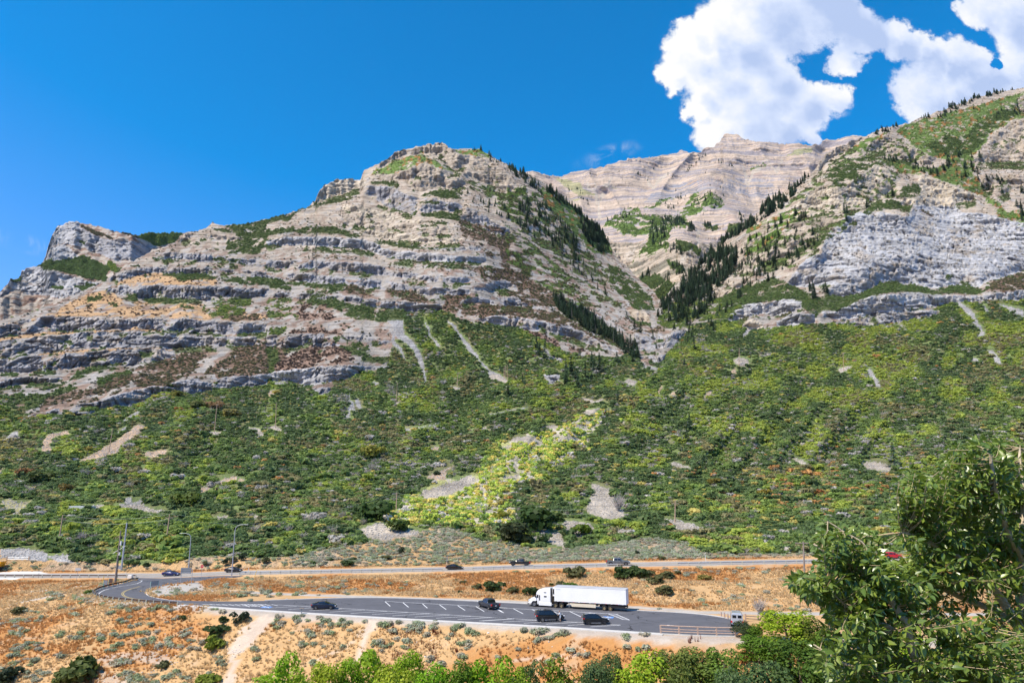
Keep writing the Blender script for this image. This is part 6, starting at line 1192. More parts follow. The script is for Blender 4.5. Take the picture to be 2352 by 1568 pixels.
# person standing beside the front of the SUV
def person(loc, rz):
    t = thing('person', 'person in white top and light shorts standing by the front of the SUV', 'person', loc, rz)
    pts = {'pel': (0, 0, .92), 'sp': (.03, 0, 1.12), 'ch': (.10, 0, 1.32), 'nk': (.15, 0, 1.47), 'hd': (.20, 0, 1.60), 'ht': (.21, 0, 1.72),
           'h1': (0, .09, .88), 'k1': (.06, .11, .48), 'a1': (-.02, .11, .08), 't1': (.14, .12, .03), 'h2': (0, -.09, .88), 'k2': (.02, -.12, .48), 'a2': (-.10, -.12, .08), 't2': (.06, -.13, .03),
           's1': (.12, .18, 1.40), 'e1': (.22, .24, 1.14), 'w1': (.42, .20, 1.08), 'f1': (.50, .19, 1.07), 's2': (.12, -.18, 1.40), 'e2': (.20, -.24, 1.14), 'w2': (.40, -.2, 1.04), 'f2': (.48, -.19, 1.03)}
    ed = [('pel', 'sp'), ('sp', 'ch'), ('ch', 'nk'), ('nk', 'hd'), ('hd', 'ht'), ('pel', 'h1'), ('h1', 'k1'), ('k1', 'a1'), ('a1', 't1'), ('pel', 'h2'), ('h2', 'k2'), ('k2', 'a2'), ('a2', 't2'), ('ch', 's1'), ('s1', 'e1'), ('e1', 'w1'), ('w1', 'f1'), ('ch', 's2'), ('s2', 'e2'), ('e2', 'w2'), ('w2', 'f2')]
    rad = {'pel': .13, 'sp': .12, 'ch': .14, 'nk': .055, 'hd': .095, 'ht': .07, 'h': .095, 'k': .06, 'a': .042, 't': .035, 's': .065, 'e': .045, 'w': .03, 'f': .035}
    def skin(name, keys, grow, mat, parent):
        ks = [q for q in pts if q in keys]; me = bpy.data.meshes.new(name); me.from_pydata([pts[q] for q in ks], [(ks.index(a), ks.index(b)) for a, b in ed if a in keys and b in keys], []); o = bpy.data.objects.new(name, me); COL.objects.link(o)
        m = o.modifiers.new('s', 'SKIN'); 
        for i, q in enumerate(ks):
            r_ = rad.get(q, rad.get(q[0])) + grow; me.skin_vertices[0].data[i].radius = (r_, r_); me.skin_vertices[0].data[i].use_root = (i == 0)
        sb = o.modifiers.new('b', 'SUBSURF'); sb.levels = 2; sb.render_levels = 2; me.materials.append(mat); o.parent = parent; return o
    skin('body', list(pts), 0, pmat('skin', (.55, .33, .22), .6), t)
    skin('shirt', ['pel', 'sp', 'ch', 's1', 'e1', 's2', 'e2'], .022, pmat('white_cotton', (.75, .76, .78), .8), t); skin('shorts', ['pel', 'h1', 'h2', 'k1', 'k2'], .026, pmat('pale_denim', (.45, .52, .60), .8), t).scale = (1, 1, 1)
    m = MB(); c_ = Vector((.19, 0, 1.66)); vs = []; K = 10
    for i in range(5):
        a = i / 4 * 1.5
        for j in range(K): b = 2 * math.pi * j / K; vs.append((c_.x - .02 + .115 * math.cos(a) * math.cos(b), .105 * math.cos(a) * math.sin(b), c_.z - .03 + .13 * math.sin(a)))
    m.add(vs, [(i * K + j, i * K + (j + 1) % K, (i + 1) * K + (j + 1) % K, (i + 1) * K + j) for i in range(4) for j in range(K)]); m.obj('hair', pmat('brown_hair', (.22, .10, .04), .7), t, True)
    for q in (.02, -.02):
        pass
    for a in ('1', '2'):
        x, y, z = pts['t' + a]; MB().box((x - .06, y, .05), (.27, .1, .09)).obj('shoe', M_BLK, t, bevel=.02)
        for q in range(5):
            fx, fy, fz = pts['f' + a]; MB().tube([(fx, fy + (q - 2) * .016, fz), (fx + .045, fy + (q - 2) * .019, fz - .008), (fx + .065, fy + (q - 2) * .018, fz - .035)], [.009, .008, .006], 5).obj('finger', pmat('skin', (.55, .33, .22), .6) if q < 0 else bpy.data.materials['skin'], t)
    return t
p = place(1287.5, 1427.5); person((p.x, p.y, .05), math.pi * .93); bg_ = place(1291, 1428)

# ------------------------------------------------------------------ rails, poles, signs
M_RAIL = pmat('weathered_rail', (.10, .065, .05), .6, metal=.5, var=.2); M_GALV = pmat('galvanised_steel', (.46, .49, .52), .45, metal=.6, var=.1); M_POST = pmat('treated_post', (.40, .41, .34), .85, var=.2, scale=3); M_POLE = pmat('pole_wood', (.42, .29, .19), .85, var=.2, scale=2); M_GREYP = pmat('pole_wood_grey', (.24, .20, .17), .85, var=.2, scale=2); M_PINK = pmat('weathered_board', (.46, .33, .26), .85, var=.2, scale=3)
M_SIGNB = pmat('sign_back', (.22, .24, .26), .5, metal=.5); M_YELP = pmat('yellow_plastic', (.70, .48, .06), .5); M_WP = pmat('white_plastic', (.72, .72, .66), .6)
def guardrail(name, label, P_, side, h=.72, sp=1.9, rmat=M_RAIL, pmat_=M_POST, wood=True):
    P_ = np.asarray(P_, float); L = np.sum(np.linalg.norm(np.diff(P_, axis=0), axis=1)); n = max(3, int(L / sp) + 1); Q = resample(P_, n); z = hnear(Q[:, 0], Q[:, 1]); c0 = Vector((Q[0, 0], Q[0, 1], z[0]))
    t = thing(name, label, 'guardrail', c0); T_ = np.gradient(Q, axis=0); T_ /= np.linalg.norm(T_, axis=1)[:, None]; N_ = np.stack([-T_[:, 1], T_[:, 0]], -1) * side
    w = .19 if wood else .1
    for i in range(n):
        MB().box((Q[i, 0] - c0.x, Q[i, 1] - c0.y, z[i] - c0.z + h * .5 - .12), (w, w, h + .2), math.atan2(T_[i, 1], T_[i, 0])).obj('post', pmat_, t)
    Q2 = resample(P_, n * 2); z2 = hnear(Q2[:, 0], Q2[:, 1]); N2 = np.gradient(Q2, axis=0); N2 /= np.linalg.norm(N2, axis=1)[:, None]; N2 = np.stack([-N2[:, 1], N2[:, 0]], -1) * side
    prof = [(.15, .40), (.10, .44), (.18, .50), (.10, .55), (.18, .61), (.10, .66), (.15, .70)]; prof = [(a + .0, b + h - .72) for a, b in prof]; k = len(prof); vs = []
    for i in range(len(Q2)):
        for a, b in prof: vs.append((Q2[i, 0] + N2[i, 0] * a - c0.x, Q2[i, 1] + N2[i, 1] * a - c0.y, z2[i] + b - c0.z))
    MB().add(vs, [(i * k + j, i * k + j + 1, (i + 1) * k + j + 1, (i + 1) * k + j) for i in range(len(Q2) - 1) for j in range(k - 1)]).obj('rail', rmat, t)
    return t
guardrail('guardrail', 'rusty guardrail on pale wooden posts along the outer bend of the loop road', offs(resample(smoothline(wpts('D', [(213, 1361), (219, 1370), (250, 1377), (286, 1381), (350, 1386.5), (409, 1390)])), 40), -.2), 1)
guardrail('guardrail', 'dark rusty guardrail curving between the wooden pole and the highway junction', smoothline(wpts('D', [(316, 1331), (300, 1336), (262, 1344.5), (240, 1350), (222, 1356), (214, 1361)])), 1)
xl = np.linspace(hwloc(-60, -6.2).x, hwloc(306, -6.2).x, 40); guardrail('guardrail', 'long low guardrail beside the highway left of the leaning poles', np.stack([xl, hwy(xl) - 4.9], -1), 1, sp=2.6)
xl = np.linspace(hwloc(545, -6.2).x, hwloc(1015, -6.2).x, 60); guardrail('guardrail', 'galvanised guardrail along the highway from the curved lamp to the camera pole', np.stack([xl, hwy(xl) - 4.8], -1), 1, sp=2.6, rmat=M_GALV)
xl = np.linspace(hwloc(1085, -6.2).x, hwloc(1420, -6.2).x, 60); guardrail('guardrail', 'galvanised guardrail on the highway edge below the black pickup', np.stack([xl, hwy(xl) - 4.8], -1), 1, sp=2.6, rmat=M_GALV)
xl = np.linspace(hwloc(1560, -6.2).x, hwloc(1990, -6.2).x, 60); guardrail('guardrail', 'guardrail along the highway right of the grey pickup', np.stack([xl, hwy(xl) - 4.8], -1), 1, sp=2.6, rmat=M_GALV)
# wooden railing on the wall
RF = resample(offs(RW, -.32)[2:], 5); c0 = Vector((RF[0, 0], RF[0, 1], .16)); t = thing('wooden_railing', 'weathered wooden post-and-rail railing on top of the concrete wall', 'railing', c0)
for q in RF: MB().box((q[0] - c0.x, q[1] - c0.y, .58), (.2, .2, 1.2), .2).obj('post', M_PINK, t)
for a, b in zip(RF[:-1], RF[1:]):
    for z_, r_ in ((1.16, .085), (.68, .06), (.32, .06)): MB().tube([(a[0] - c0.x, a[1] - c0.y - .05, z_), (b[0] - c0.x, b[1] - c0.y - .05, z_)], r_, 6).obj('rail', M_PINK, t)
def bol(c, p, h, lab): q = place(*tr(c, [p])[0]); o = MB().tube([(0, 0, -.1), (0, 0, h)], .13, 8).obj('bollard', M_PINK); o.location = q; tag(o, lab, 'bollard', 'wooden bollards at the lot end')
for px_, h_ in ((1657, .9), (1664.5, .95), (1672, .9), (1681.5, .95)): bol('D', (px_, 1417 + (px_ - 1657) * .28), h_, 'short wooden bollard in the row left of the silver van')
q0 = place(1713, 1427); t = thing('wooden_fence', 'broken wooden fence rails right of the silver van', 'fence', q0)
MB().box((0, 0, .6), (.22, .22, 1.4)).obj('post', M_PINK, t); MB().box((2.6, 1.2, .3), (.2, .2, 1.0)).obj('post', M_GREYP, t)
for z_ in (.9, .5): MB().tube([(0, 0, z_), (2.6, 1.2, z_ - .3)], .07, 6).obj('rail', M_GREYP, t)
def polebetween(base, top_px, r0, r1, mat, name, label, cat, k=10, link=True, depthfix=0):
    """a straight pole from the ground to the height seen"""
    b = Vector(base); X_, dy_, dz_ = (float(v) for v in ray(*top_px)); yt = b.y; tz = CAMZ + dz_ * yt / dy_; tx = X_ * yt / dy_
    t = thing(name, label, cat, b); MB().tube([(0, 0, -.4), (tx - b.x, 0, tz - b.z)], [r0, r1], k).obj('shaft', mat, t, True); return t, Vector((tx - b.x, 0, tz - b.z))
t, top = polebetween(hwloc(278, 8.5), (291.6, 1200), .30, .16, M_GALV, 'steel_pole', 'tall tapered steel pole rising above the leaning wooden utility pole', 'pole'); MB().tube([top, top + Vector((0, 0, .5))], [.1, .16], 8).obj('cap', pmat('green_cap', (.04, .14, .10)), t)
bs = place(264, 1339); t, top = polebetween(bs, (277.5, 1218), .24, .14, M_GREYP, 'utility_pole', 'dark wooden utility pole with transformers leaning at the loop bend', 'utility pole')
def along(f): return top * f
MB().tube([along(.62) + Vector((-1.3, 0, -.7)), along(.66) + Vector((1.6, 0, .6))], .07, 6).obj('crossarm', M_WP, t)
for f, dx in ((.72, .45), (.53, .4), (.84, .4)): p_ = along(f) + Vector((dx, -.1, 0)); MB().tube([p_, p_ + Vector((0, 0, 1.0 if f == .72 else .7))], .22, 10).obj('transformer', M_WP if f < .8 else M_BLK, t, True)
for q in (.35, .9): MB().tube([along(.66) + Vector((q, 0, .25)), along(.66) + Vector((q, 0, .65))], .06, 6).obj('insulator', M_WP, t)
MB().tube([(.35, 0, -.2), along(.78) + Vector((.3, 0, 0))], .05, 6).obj('conduit', M_BLK, t)
def lamp(base, toppx, armdir, label):
    t, top = polebetween(base, toppx, .15, .09, M_GALV, 'street_lamp', label, 'street lamp'); pts = [top + Vector((armdir * a, 0, b)) for a, b in ((0, -.3), (.15, .55), (.6, 1.05), (1.5, 1.3), (2.6, 1.35))]
    MB().tube(pts, [.09, .08, .07, .06, .05], 8).obj('arm', M_GALV, t, True); MB().box(pts[-1] + Vector((armdir * .3, 0, -.02)), (.9, .3, .12)).obj('lamp_head', M_WP, t, bevel=.04)
lamp(hwloc(432.5, 8.0), (438.5, 1235), -1, 'street lamp with its arm to the left, behind the two-post sign'); lamp(hwloc(532, -6.8), (540, 1216), 1, 'taller street lamp with curved arm to the right, in front of the black sedan')
# sign backs and small posts
def vpost(base, h, r=.04, mat=M_GALV): return MB().tube([(0, 0, -.3), (0, 0, h)], r, 6)
def mpp(b): return float(proj(b.x, b.y, b.z)[2]) / F    # metres per display pixel there
bs = place(428.5, 1340); s_ = mpp(bs); t = thing('road_sign', 'large grey sign seen from behind on two posts beside the junction', 'road sign', bs)
for q in (-2.9 + .9, .6 + .9): MB().tube([(q * .75, 0, -.3), (q * .75, 0, 3.5)], .06, 6).obj('post', M_GALV, t)
MB().box((-.45, .06, 3.05), (2.6, .05, 1.3)).obj('sign_panel', M_SIGNB, t)
for z_ in (2.65, 3.05, 3.45): MB().box((-.45, .02, z_), (2.5, .04, .08)).obj('stiffener', M_GALV, t)
bs = hwloc(462, -7.2); t = thing('stop_sign', 'small red stop sign on a post at the junction', 'stop sign', bs); vpost(bs, 2.6).obj('post', M_GALV, t); a8 = [(math.cos(math.pi / 8 + k * math.pi / 4) * .42, math.sin(math.pi / 8 + k * math.pi / 4) * .42) for k in range(8)]
MB().add([(x, -.06, 2.6 + z) for x, z in a8] + [(x, -.03, 2.6 + z) for x, z in a8], [tuple(range(8)), tuple(range(15, 7, -1))] + [(k, (k + 1) % 8, (k + 1) % 8 + 8, k + 8) for k in range(8)]).obj('sign_plate', pmat('stop_red', (.60, .03, .04), .5), t)
def words(body, size, mat, parent, loc, name='lettering'):
    cu = bpy.data.curves.new(name, 'FONT'); cu.body = body; cu.size = size; cu.align_x = 'CENTER'; cu.align_y = 'CENTER'; cu.extrude = .002; o_ = bpy.data.objects.new('t', cu); me_ = bpy.data.meshes.new_from_object(o_); me_.name = name; me_.materials.clear(); me_.materials.append(mat); bpy.data.objects.remove(o_); o = bpy.data.objects.new(name, me_); COL.objects.link(o); o.parent = parent; o.location = loc; o.rotation_euler = (math.pi / 2, 0, 0); return o
words('STOP', .27, M_WHITE, t, (0, -.068, 2.6))
bs = hwloc(176, -7.5); t = thing('road_sign', 'small sign on a single post beside the highway near the gravel drive', 'road sign', bs); vpost(bs, 2.3).obj('post', M_GALV, t); MB().box((.1, -.05, 2.35), (1.5, .04, .7)).obj('sign_panel', pmat('sign_face', (.45, .47, .48), .5), t)
for px_, py_, w_, lab in ((240, 1351, .7, 'dark chevron sign panel beside the rusty guardrail, nearer the bend'), (252, 1347, .7, 'dark chevron sign panel beside the rusty guardrail, nearer the pole')):
    bs = place(px_, py_); t = thing('chevron_sign', lab, 'road sign', bs, -.5); MB().box((-.5, 0, .8), (.12, .12, 2.0)).obj('post', pmat('green_post', (.15, .35, .30)), t); MB().box((.15, 0, 1.35), (1.3, .05, .95)).obj('sign_panel', M_SIGNB if px_ == 240 else M_RAIL, t)
bs = place(354, 1354); t = thing('chevron_sign', 'chevron sign seen edge-on at the gravel tip inside the loop', 'road sign', bs, 1.1)
for q in (-1.0, .9): MB().box((q, 0, .9), (.12, .12, 2.0)).obj('post', pmat('grey_green_post', (.25, .38, .36)), t)
MB().box((0, 0, 1.45), (1.9, .05, 1.0)).obj('sign_panel', M_SIGNB, t)
def smallpost(c, a, h, r, mat, name, lab, cat, lean=0):
    q = place(*tr(c, [a])[0]); o = MB().tube([(0, 0, -.2), (lean, 0, h)], r, 6).obj(name, mat); o.location = q; tag(o, lab, cat)
smallpost('J', (898, 672), 1.7, .07, M_YELP, 'marker_post', 'leaning yellow marker post left of the dark utility pole', 'marker post', .35); smallpost('J', (2190, 590), 1.6, .06, M_WP, 'marker_post', 'upright white marker post on the highway edge right of the black sedan', 'marker post'); smallpost('J', (2243, 618), 1.6, .06, M_YELP, 'marker_post', 'leaning tan marker post just right of the white one', 'marker post', .5); smallpost('J', (1112, 610), 1.2, .05, M_WP, 'marker_post', 'short pale marker post at the highway edge right of the steel pole', 'marker post', -.2)
smallpost('J', (338, 625), 1.3, .04, M_GREYP, 'marker_post', 'thin dark post at the end of the gravel drive', 'marker post'); smallpost('L', (1995, 490), 2.4, .06, M_WP, 'marker_post', 'pale post beyond the highway right of the grey pickup', 'marker post', -.2)
b = hwloc(1026.5, 8.0); t, top = polebetween(b, (1027, 1277), .07, .05, M_GALV, 'camera_pole', 'slim steel camera pole beside the highway left of a black sedan', 'pole'); MB().box(top + Vector((.1, 0, .1)), (.35, .2, .25)).obj('camera_box', M_SIGNB, t); MB().box((.3, 0, 1.0), (.3, .3, .7)).obj('control_box', M_BLK, t)
q = place(*tr('K', [(541, 948)])[0]); t = thing('information_post', 'short post with a flat tilted top on the lot edge below the coupe', 'sign', q); MB().box((0, 0, .45), (.16, .16, 1.1)).obj('post', M_GALV, t); MB().box((0, 0, 1.03), (.8, .55, .08)).obj('panel', M_GREYP, t)
q = hwloc(272, 9.3); tag(MB().box((0, 0, .75), (1.1, .9, 1.7)).obj('electrical_cabinet', M_GALV, None, bevel=.03), 'grey electrical cabinet at the foot of the steel pole', 'cabinet').location = q; q = place(*tr('J', [(1147, 628)])[0]); tag(MB().box((0, 0, .35), (1.1, .8, .9)).obj('utility_box', M_WP, None, bevel=.04), 'low pale utility box beside the highway junction', 'cabinet').location = q
# hillside poles and their wires
HP = [((136, 1243), (144.5, 1182), 'wooden power pole with crossarm above the gravel drive', 1), ((381.5, 1238), (390, 1180), 'power pole standing behind a yellow-green bush above the navy sedan', 1), ((250, 1038.5), (259, 982.5), 'power pole on the long bare orange patch', 0), ((493.5, 991.6), (498.7, 926.5), 'tall reddish power pole on a pale patch beside an orange tree', 0),
      ((633, 982.5), (635, 925), 'power pole on its own small bare patch below the grey cliff', 0), ((911, 923.7), (912.7, 878.6), 'power pole on the open green slope between two scree runs', 0), ((1050, 888), (1052, 855), 'power pole near the foot of the long scree run', 0), ((1157.5, 868), (1158, 843), 'left pole of the close group of three at the cliff foot', 0), ((1160.5, 870), (1161, 839), 'middle pole of the close group of three at the cliff foot', 0), ((1164, 871), (1165, 838), 'right pole of the close group of three at the cliff foot', 0),
      ((1698, 839), (1698, 798), 'power pole on the pale outcrop right of the canyon mouth', 0), ((1936.7, 851), (1936.4, 809.5), 'reddish power pole on a bare patch below the right cliffs', 0), ((910, 1180), (911.5, 1131), 'power pole with crossarm above the bright yellow-green wash', 1), ((1551, 1198), (1551, 1148), 'power pole on the rubble bank right of centre', 1)]
tops = {}
for bp_, tp_, lab, ca in HP:
    b = Vector(on_front(*bp_)); t, top = polebetween(b, tp_, .24, .16, M_POLE, 'utility_pole', lab, 'utility pole', 7)
    if ca: MB().box(top + Vector((0, 0, -1.2)), (2.6, .18, .22)).obj('crossarm', M_GREYP, t)
    else:
        for dz_ in (-1.0, -3.2): MB().box(top + Vector((.35, 0, dz_)), (.9, .15, .15)).obj('bracket', M_GREYP, t)
    tops[bp_[0]] = b + top
bs = place(1850, 1381); t, top = polebetween(bs, (1845, 1243), .2, .14, M_GREYP, 'utility_pole', 'near grey power pole with crossarm at the left edge of the leafy tree', 'utility pole'); MB().box(top + Vector((-.3, 0, -.3)), (2.6, .16, .2)).obj('crossarm', M_GREYP, t); tops[1850] = bs + top
M_WIRE = pmat('wire', (.30, .33, .32), .5, metal=.4)
def wire(a, b, lab, sag=4, n=3, dz0=0):
    t = thing('power_lines', lab, 'power lines', a)
    for k_ in range(n):
        d = b - a; off = Vector((0, 0, dz0 - k_ * 1.6)); pts = [d * u + off - Vector((0, 0, sag * 4 * u * (1 - u))) for u in np.linspace(0, 1, 13)]; MB().tube(pts, .028, 4, False).obj('wire', M_WIRE, t)
off_l = Vector(on_front(-150, 1090)) + Vector((0, 0, 14)); off_r = Vector(on_front(2480, 905)) + Vector((0, 0, 16))
wire(off_l, tops[250], 'wires from the left picture edge to the pole on the bare orange patch'); wire(tops[250], tops[493.5], 'wires between the bare-patch pole and the reddish pole'); wire(tops[493.5], tops[633], 'wires crossing to the pole below the grey cliff', 3); wire(tops[633], tops[911], 'wires crossing the green slope below the lowest cliff', 4)
wire(tops[911], tops[1050], 'wires above the scree run foot', 3); wire(tops[1050], tops[1164], 'short wires reaching the group of three poles', 2); wire(tops[1164], tops[1698], 'long wires spanning the canyon mouth', 9); wire(tops[1698], tops[1936.7], 'wires between the two poles below the right cliffs', 3); wire(tops[1936.7], off_r, 'wires running off to the right picture edge', 8); wire(tops[136], tops[381.5], 'low wires above the gravel drive', 1.5, 2); wire(tops[381.5], tops[910], 'low wires over the lower brush slope', 5, 2); wire(tops[910], tops[1551], 'low wires across the yellow-green wash', 5, 2)
# concrete tank in the brush, white pipe, gate
q = Vector(on_front(181, 1172)); tag(MB().box((0, 0, .8), (9, 4, 2.2)).obj('concrete_tank', pmat('tank_concrete', (.50, .51, .50)), None, bevel=.05), 'low grey concrete tank in the brush on the left slope', 'tank').location = q + Vector((0, 2, 0))
q = place(*tr('J', [(60, 478)])[0]) if False else Vector(on_front(16, 1288)); t = thing('gate', 'low metal gate across the gravel drive', 'gate', q + Vector((0, 0, 0)))
for x in (0, 6.5): MB().box((x, 0, .6), (.2, .2, 1.5)).obj('post', M_POLE, t)
for z_ in (.5, 1.0): MB().tube([(0, 0, z_), (6.5, 0, z_)], .05, 6).obj('bar', M_GALV, t)
# ------------------------------------------------------------------ sagebrush, grass, shrubs and trees near the road
LJ = [(60,1000,90,6),(200,940,120,9),(330,950,90,8),(150,1060,120,8),(450,790,80,6),(420,745,40,2),(520,770,40,3),(690,820,50,4),(790,830,30,2),(760,760,40,3),(570,880,60,4),(640,920,60,4),(900,860,25,1),(980,820,35,2),(1030,880,40,3),(1120,885,60,5),(1200,880,40,3),(1360,890,50,4),(1500,900,40,3),(960,930,50,3),(1060,1000,50,3),(1140,980,30,2),(1270,990,40,2),(1330,1040,25,1),(1175,1040,40,2),(1470,1020,25,1),(1550,985,30,2),(1000,1110,50,4),(1090,1130,50,4),(1200,1110,50,3),(1270,1110,40,3),(1620,1100,40,3),(1380,1110,25,1),(880,1140,60,4),(740,1130,60,4),(660,1150,60,4),(550,1130,50,3),(320,1180,60,4),(200,1200,70,4),(80,1250,110,7),(180,1250,80,5),(380,1260,60,3),(540,1300,60,3),(980,1240,60,4),(1060,1220,40,3),(1290,1190,60,5),(1330,1170,40,3),(1200,1240,40,2),(1440,1220,70,6),(1500,1170,60,4),(1560,1230,50,4),(1690,1170,50,3),(1700,1250,50,3),(1770,1190,40,2),(1650,1140,30,2),(60,1400,120,7),(150,1330,80,5),(300,1370,70,4),(200,1480,120,7),(350,1470,100,6),(1020,1370,60,5),(1120,1350,60,5),(1120,1470,80,6),(1260,1500,100,8),(1380,1510,80,6),(1200,1530,80,5),(1530,1470,60,4),(1620,1520,60,4),(1860,1480,70,4),(1960,1390,40,2),(1900,1320,40,2),(1980,1220,40,2),(1600,1320,30,1),(2240,1260,35,1),(2270,1340,30,1),(1880,910,30,2),(1950,940,30,2),(1500,740,80,6),(1650,740,80,5),(1860,690,60,4),(1960,640,80,6),(2010,690,50,4),(2100,680,30,2),(2170,690,40,3),(2200,630,40,2),(2130,775,60,4),(2210,770,60,4),(2310,750,40,3),(2300,600,40,2),(1990,760,30,2),(1400,740,40,2),(1080,650,60,3),(880,690,40,3),(640,780,30,2)]
LK = [(370,990,60,4),(340,1040,50,3),(560,980,70,4),(480,990,40,2),(740,975,60,4),(720,1030,50,3),(840,1010,60,4),(950,1040,45,3),(1100,1010,30,1),(460,1110,30,1),(590,1110,50,4),(650,1130,40,3),(750,1090,50,3),(820,1120,30,1),(560,1200,50,3),(630,1210,50,3),(125,1260,45,2),(150,1340,35,1),(740,1230,30,1),(900,1240,25,1),(970,1090,20,1),(630,1370,40,2),(1260,1060,60,5),(1290,1030,40,3),(1370,1090,40,3),(1480,1070,60,6),(1520,1030,40,3),(1550,1090,40,3),(1390,1020,30,2),(1600,1040,40,2),(1730,1060,45,4),(1730,1010,30,2),(1630,1140,35,2),(1470,1190,40,3),(1440,1240,40,3),(1240,1190,40,3),(1160,1200,40,2),(1260,1250,50,3),(1330,1210,30,1),(1390,1170,30,1),(1880,1060,50,3),(1930,1060,40,3),(2030,1070,50,4),(2030,1120,40,3),(1870,1130,30,1),(1830,1160,30,1),(2010,1210,70,5),(1660,1340,40,2),(1760,1360,60,3),(1930,1340,60,3),(2280,1330,30,1),(50,690,60,4),(230,690,60,4),(200,750,80,5),(100,775,80,5),(290,760,60,4),(470,760,50,3),(560,750,40,3),(500,640,50,4),(570,680,70,6),(620,640,40,3),(450,700,40,2),(690,720,60,5),(750,740,60,4),(730,640,30,2),(850,680,70,5),(910,660,40,3),(790,700,40,3),(970,720,70,5),(1000,740,40,3),(1140,690,70,5),(1120,740,50,3),(1320,690,30,2),(1310,740,25,1),(1430,700,40,2),(1450,660,30,2),(1560,760,25,1),(1725,790,22,1),(1790,770,20,1),(80,630,30,2),(200,605,30,2)]
LL = [(400,1080,35,2),(500,1100,60,5),(560,1090,40,3),(530,1180,50,4),(600,1140,50,3),(680,1130,50,4),(770,1120,45,4),(710,1100,40,2),(365,1250,40,2),(810,1250,40,2),(1300,1150,35,2),(1290,1250,40,3),(920,1320,50,3),(675,1310,30,1),(1410,1260,30,1),(1460,1250,30,1),(160,1320,30,1),(595,1380,25,1),(1360,770,35,2),(965,590,25,1),(1420,640,30,2),(1380,680,20,1),(1470,700,20,1),(1870,740,25,1),(1960,830,30,2),(1985,865,30,1),(1950,830,20,1),(2110,750,25,1),(2200,830,50,4),(2240,800,40,3),(2290,790,40,3),(2180,650,45,2),(2290,690,40,3),(2240,580,30,1),(1820,600,25,1),(1790,830,20,1),(510,550,20,1),(420,575,20,1),(640,570,20,1),(1070,540,60,4),(310,575,20,1),(1600,550,100,6),(1750,560,100,6),(1900,540,120,8),(2050,550,80,5),(2250,530,80,5),(1580,900,20,1),(1480,1130,40,2)]
LD = [(1745,1395,12,3),(1765,1360,10,2),(1790,1385,12,3),(1800,1330,10,2),(1740,1335,10,2),(1770,1410,12,2),(1820,1390,14,3),(1830,1320,8,2),(1760,1310,10,3),(1725,1300,10,3),(1800,1300,14,4),(1845,1400,12,2),(1900,1330,30,5),(2000,1340,40,6),(2100,1350,40,6),(2200,1360,40,6),(2300,1340,40,6),(2150,1390,40,4)]
SB = []
for c_, L in (('J', LJ), ('K', LK), ('L', LL), ('D', LD)):
    s0 = CROP[c_][2]
    for x, y, r_, n_ in L:
        for k in range(n_):
            a, q = rg.uniform(0, 6.28), math.sqrt(rg.random()) if n_ > 1 else 0; px_, py_ = tr(c_, [(x + math.cos(a) * q * r_, y + math.sin(a) * q * r_ * .55 + r_ * .25)])[0]
            P_ = place(px_, min(py_, 1600)); SB.append((P_, rg.uniform(.60, 1.12) * (1 if n_ > 1 else 1.0), px_, py_, c_))
def clear_of_road(P_):
    x, y = P_.x, P_.y
    if abs(y - float(hwy(x))) < 6.3: return False
    qx, qy, _ = proj(x, y, P_.z)
    for A_, B_ in ((NEARE, FARE),):
        poly = [tuple(p) for p in A_[::3]] + [tuple(p) for p in B_[::-3]]
        if inpoly(np.array([x]), np.array([y]), poly)[0]: return False
    return not inpoly(np.array([x]), np.array([y]), LOOP)[0]
LOOP = [tuple(q) for q in wpts('D', [(216, 1361), (222, 1352), (255, 1344), (300, 1335), (318, 1330), (560, 1323), (500, 1329), (430, 1337), (377, 1344.5), (345, 1351.5), (332, 1358.7)])]
SB = [q for q in SB if clear_of_road(q[0])]
SB.sort(key=lambda q: -q[1] / q[0].y)
SM = [geo_mesh('sagebrush', sage_geo(80 + s_), M_LO) for s_ in range(4)]
def ZN(q):
    x_, y_ = q[2], q[3]
    if y_ < 1385 and x_ > 330:
        return 'grey-green sagebrush on the gravelly ground enclosed by the loop bend' if x_ < 480 else 'grey-green sagebrush on the orange strip above the left half of the lot' if x_ < 900 else 'grey-green sagebrush on the orange slope above the parked truck' if x_ < 1640 else 'grey-green sagebrush on the orange slope near the leafy tree'
    if x_ < 330 and y_ < 1400: return 'grey-green sagebrush on the open dry field left of the loop'
    if x_ < 330: return 'grey-green sagebrush on the lower dry slope near the picture corner'
    if x_ < 540: return 'grey-green sagebrush on the bank left of the wide dirt trail'
    if x_ < 830: return 'grey-green sagebrush between the wide and the narrow dirt trail'
    return 'grey-green sagebrush among red-brown stalks right of the narrow trail' if x_ < 1120 else 'grey-green sagebrush on the bank below the two black cars'
for q in SB[:290]:
    o = bpy.data.objects.new('sagebrush', SM[rg.integers(0, 4)]); COL.objects.link(o); s_ = q[1]; o.location = q[0] - Vector((0, 0, .08)); o.scale = (s_, s_ * rg.uniform(.85, 1.15), s_ * rg.uniform(.8, 1.1)); o.rotation_euler.z = rg.uniform(0, 6.28)
    o.color = (*(SG[rg.integers(0, 4)] * rg.uniform(.85, 1.2)), 1); o['label'] = ZN(q); o['category'] = 'shrub'; o['group'] = ZN(q).replace('grey-green ', '').replace('sagebrush', 'sagebrush bushes')
ex = [(q[0], q[1]) for q in SB[290:]]
rx = rg.uniform(-150, 120, 420); ry = rg.uniform(108, 205, 420)
for x, y in zip(rx, ry):
    P_ = Vector((x, y, float(hnear(x, y))))
    if clear_of_road(P_) and fbm(x / 12, y / 9, 71, 3) > .12 and not (abs(float(y - np.interp(x, KX, KN))) < 2.5): ex.append((P_, rg.uniform(.3, .65)))
n = len(ex); s_ = np.array([q[1] for q in ex]); P_ = np.array([tuple(q[0]) for q in ex]); P_[:, 2] -= .05
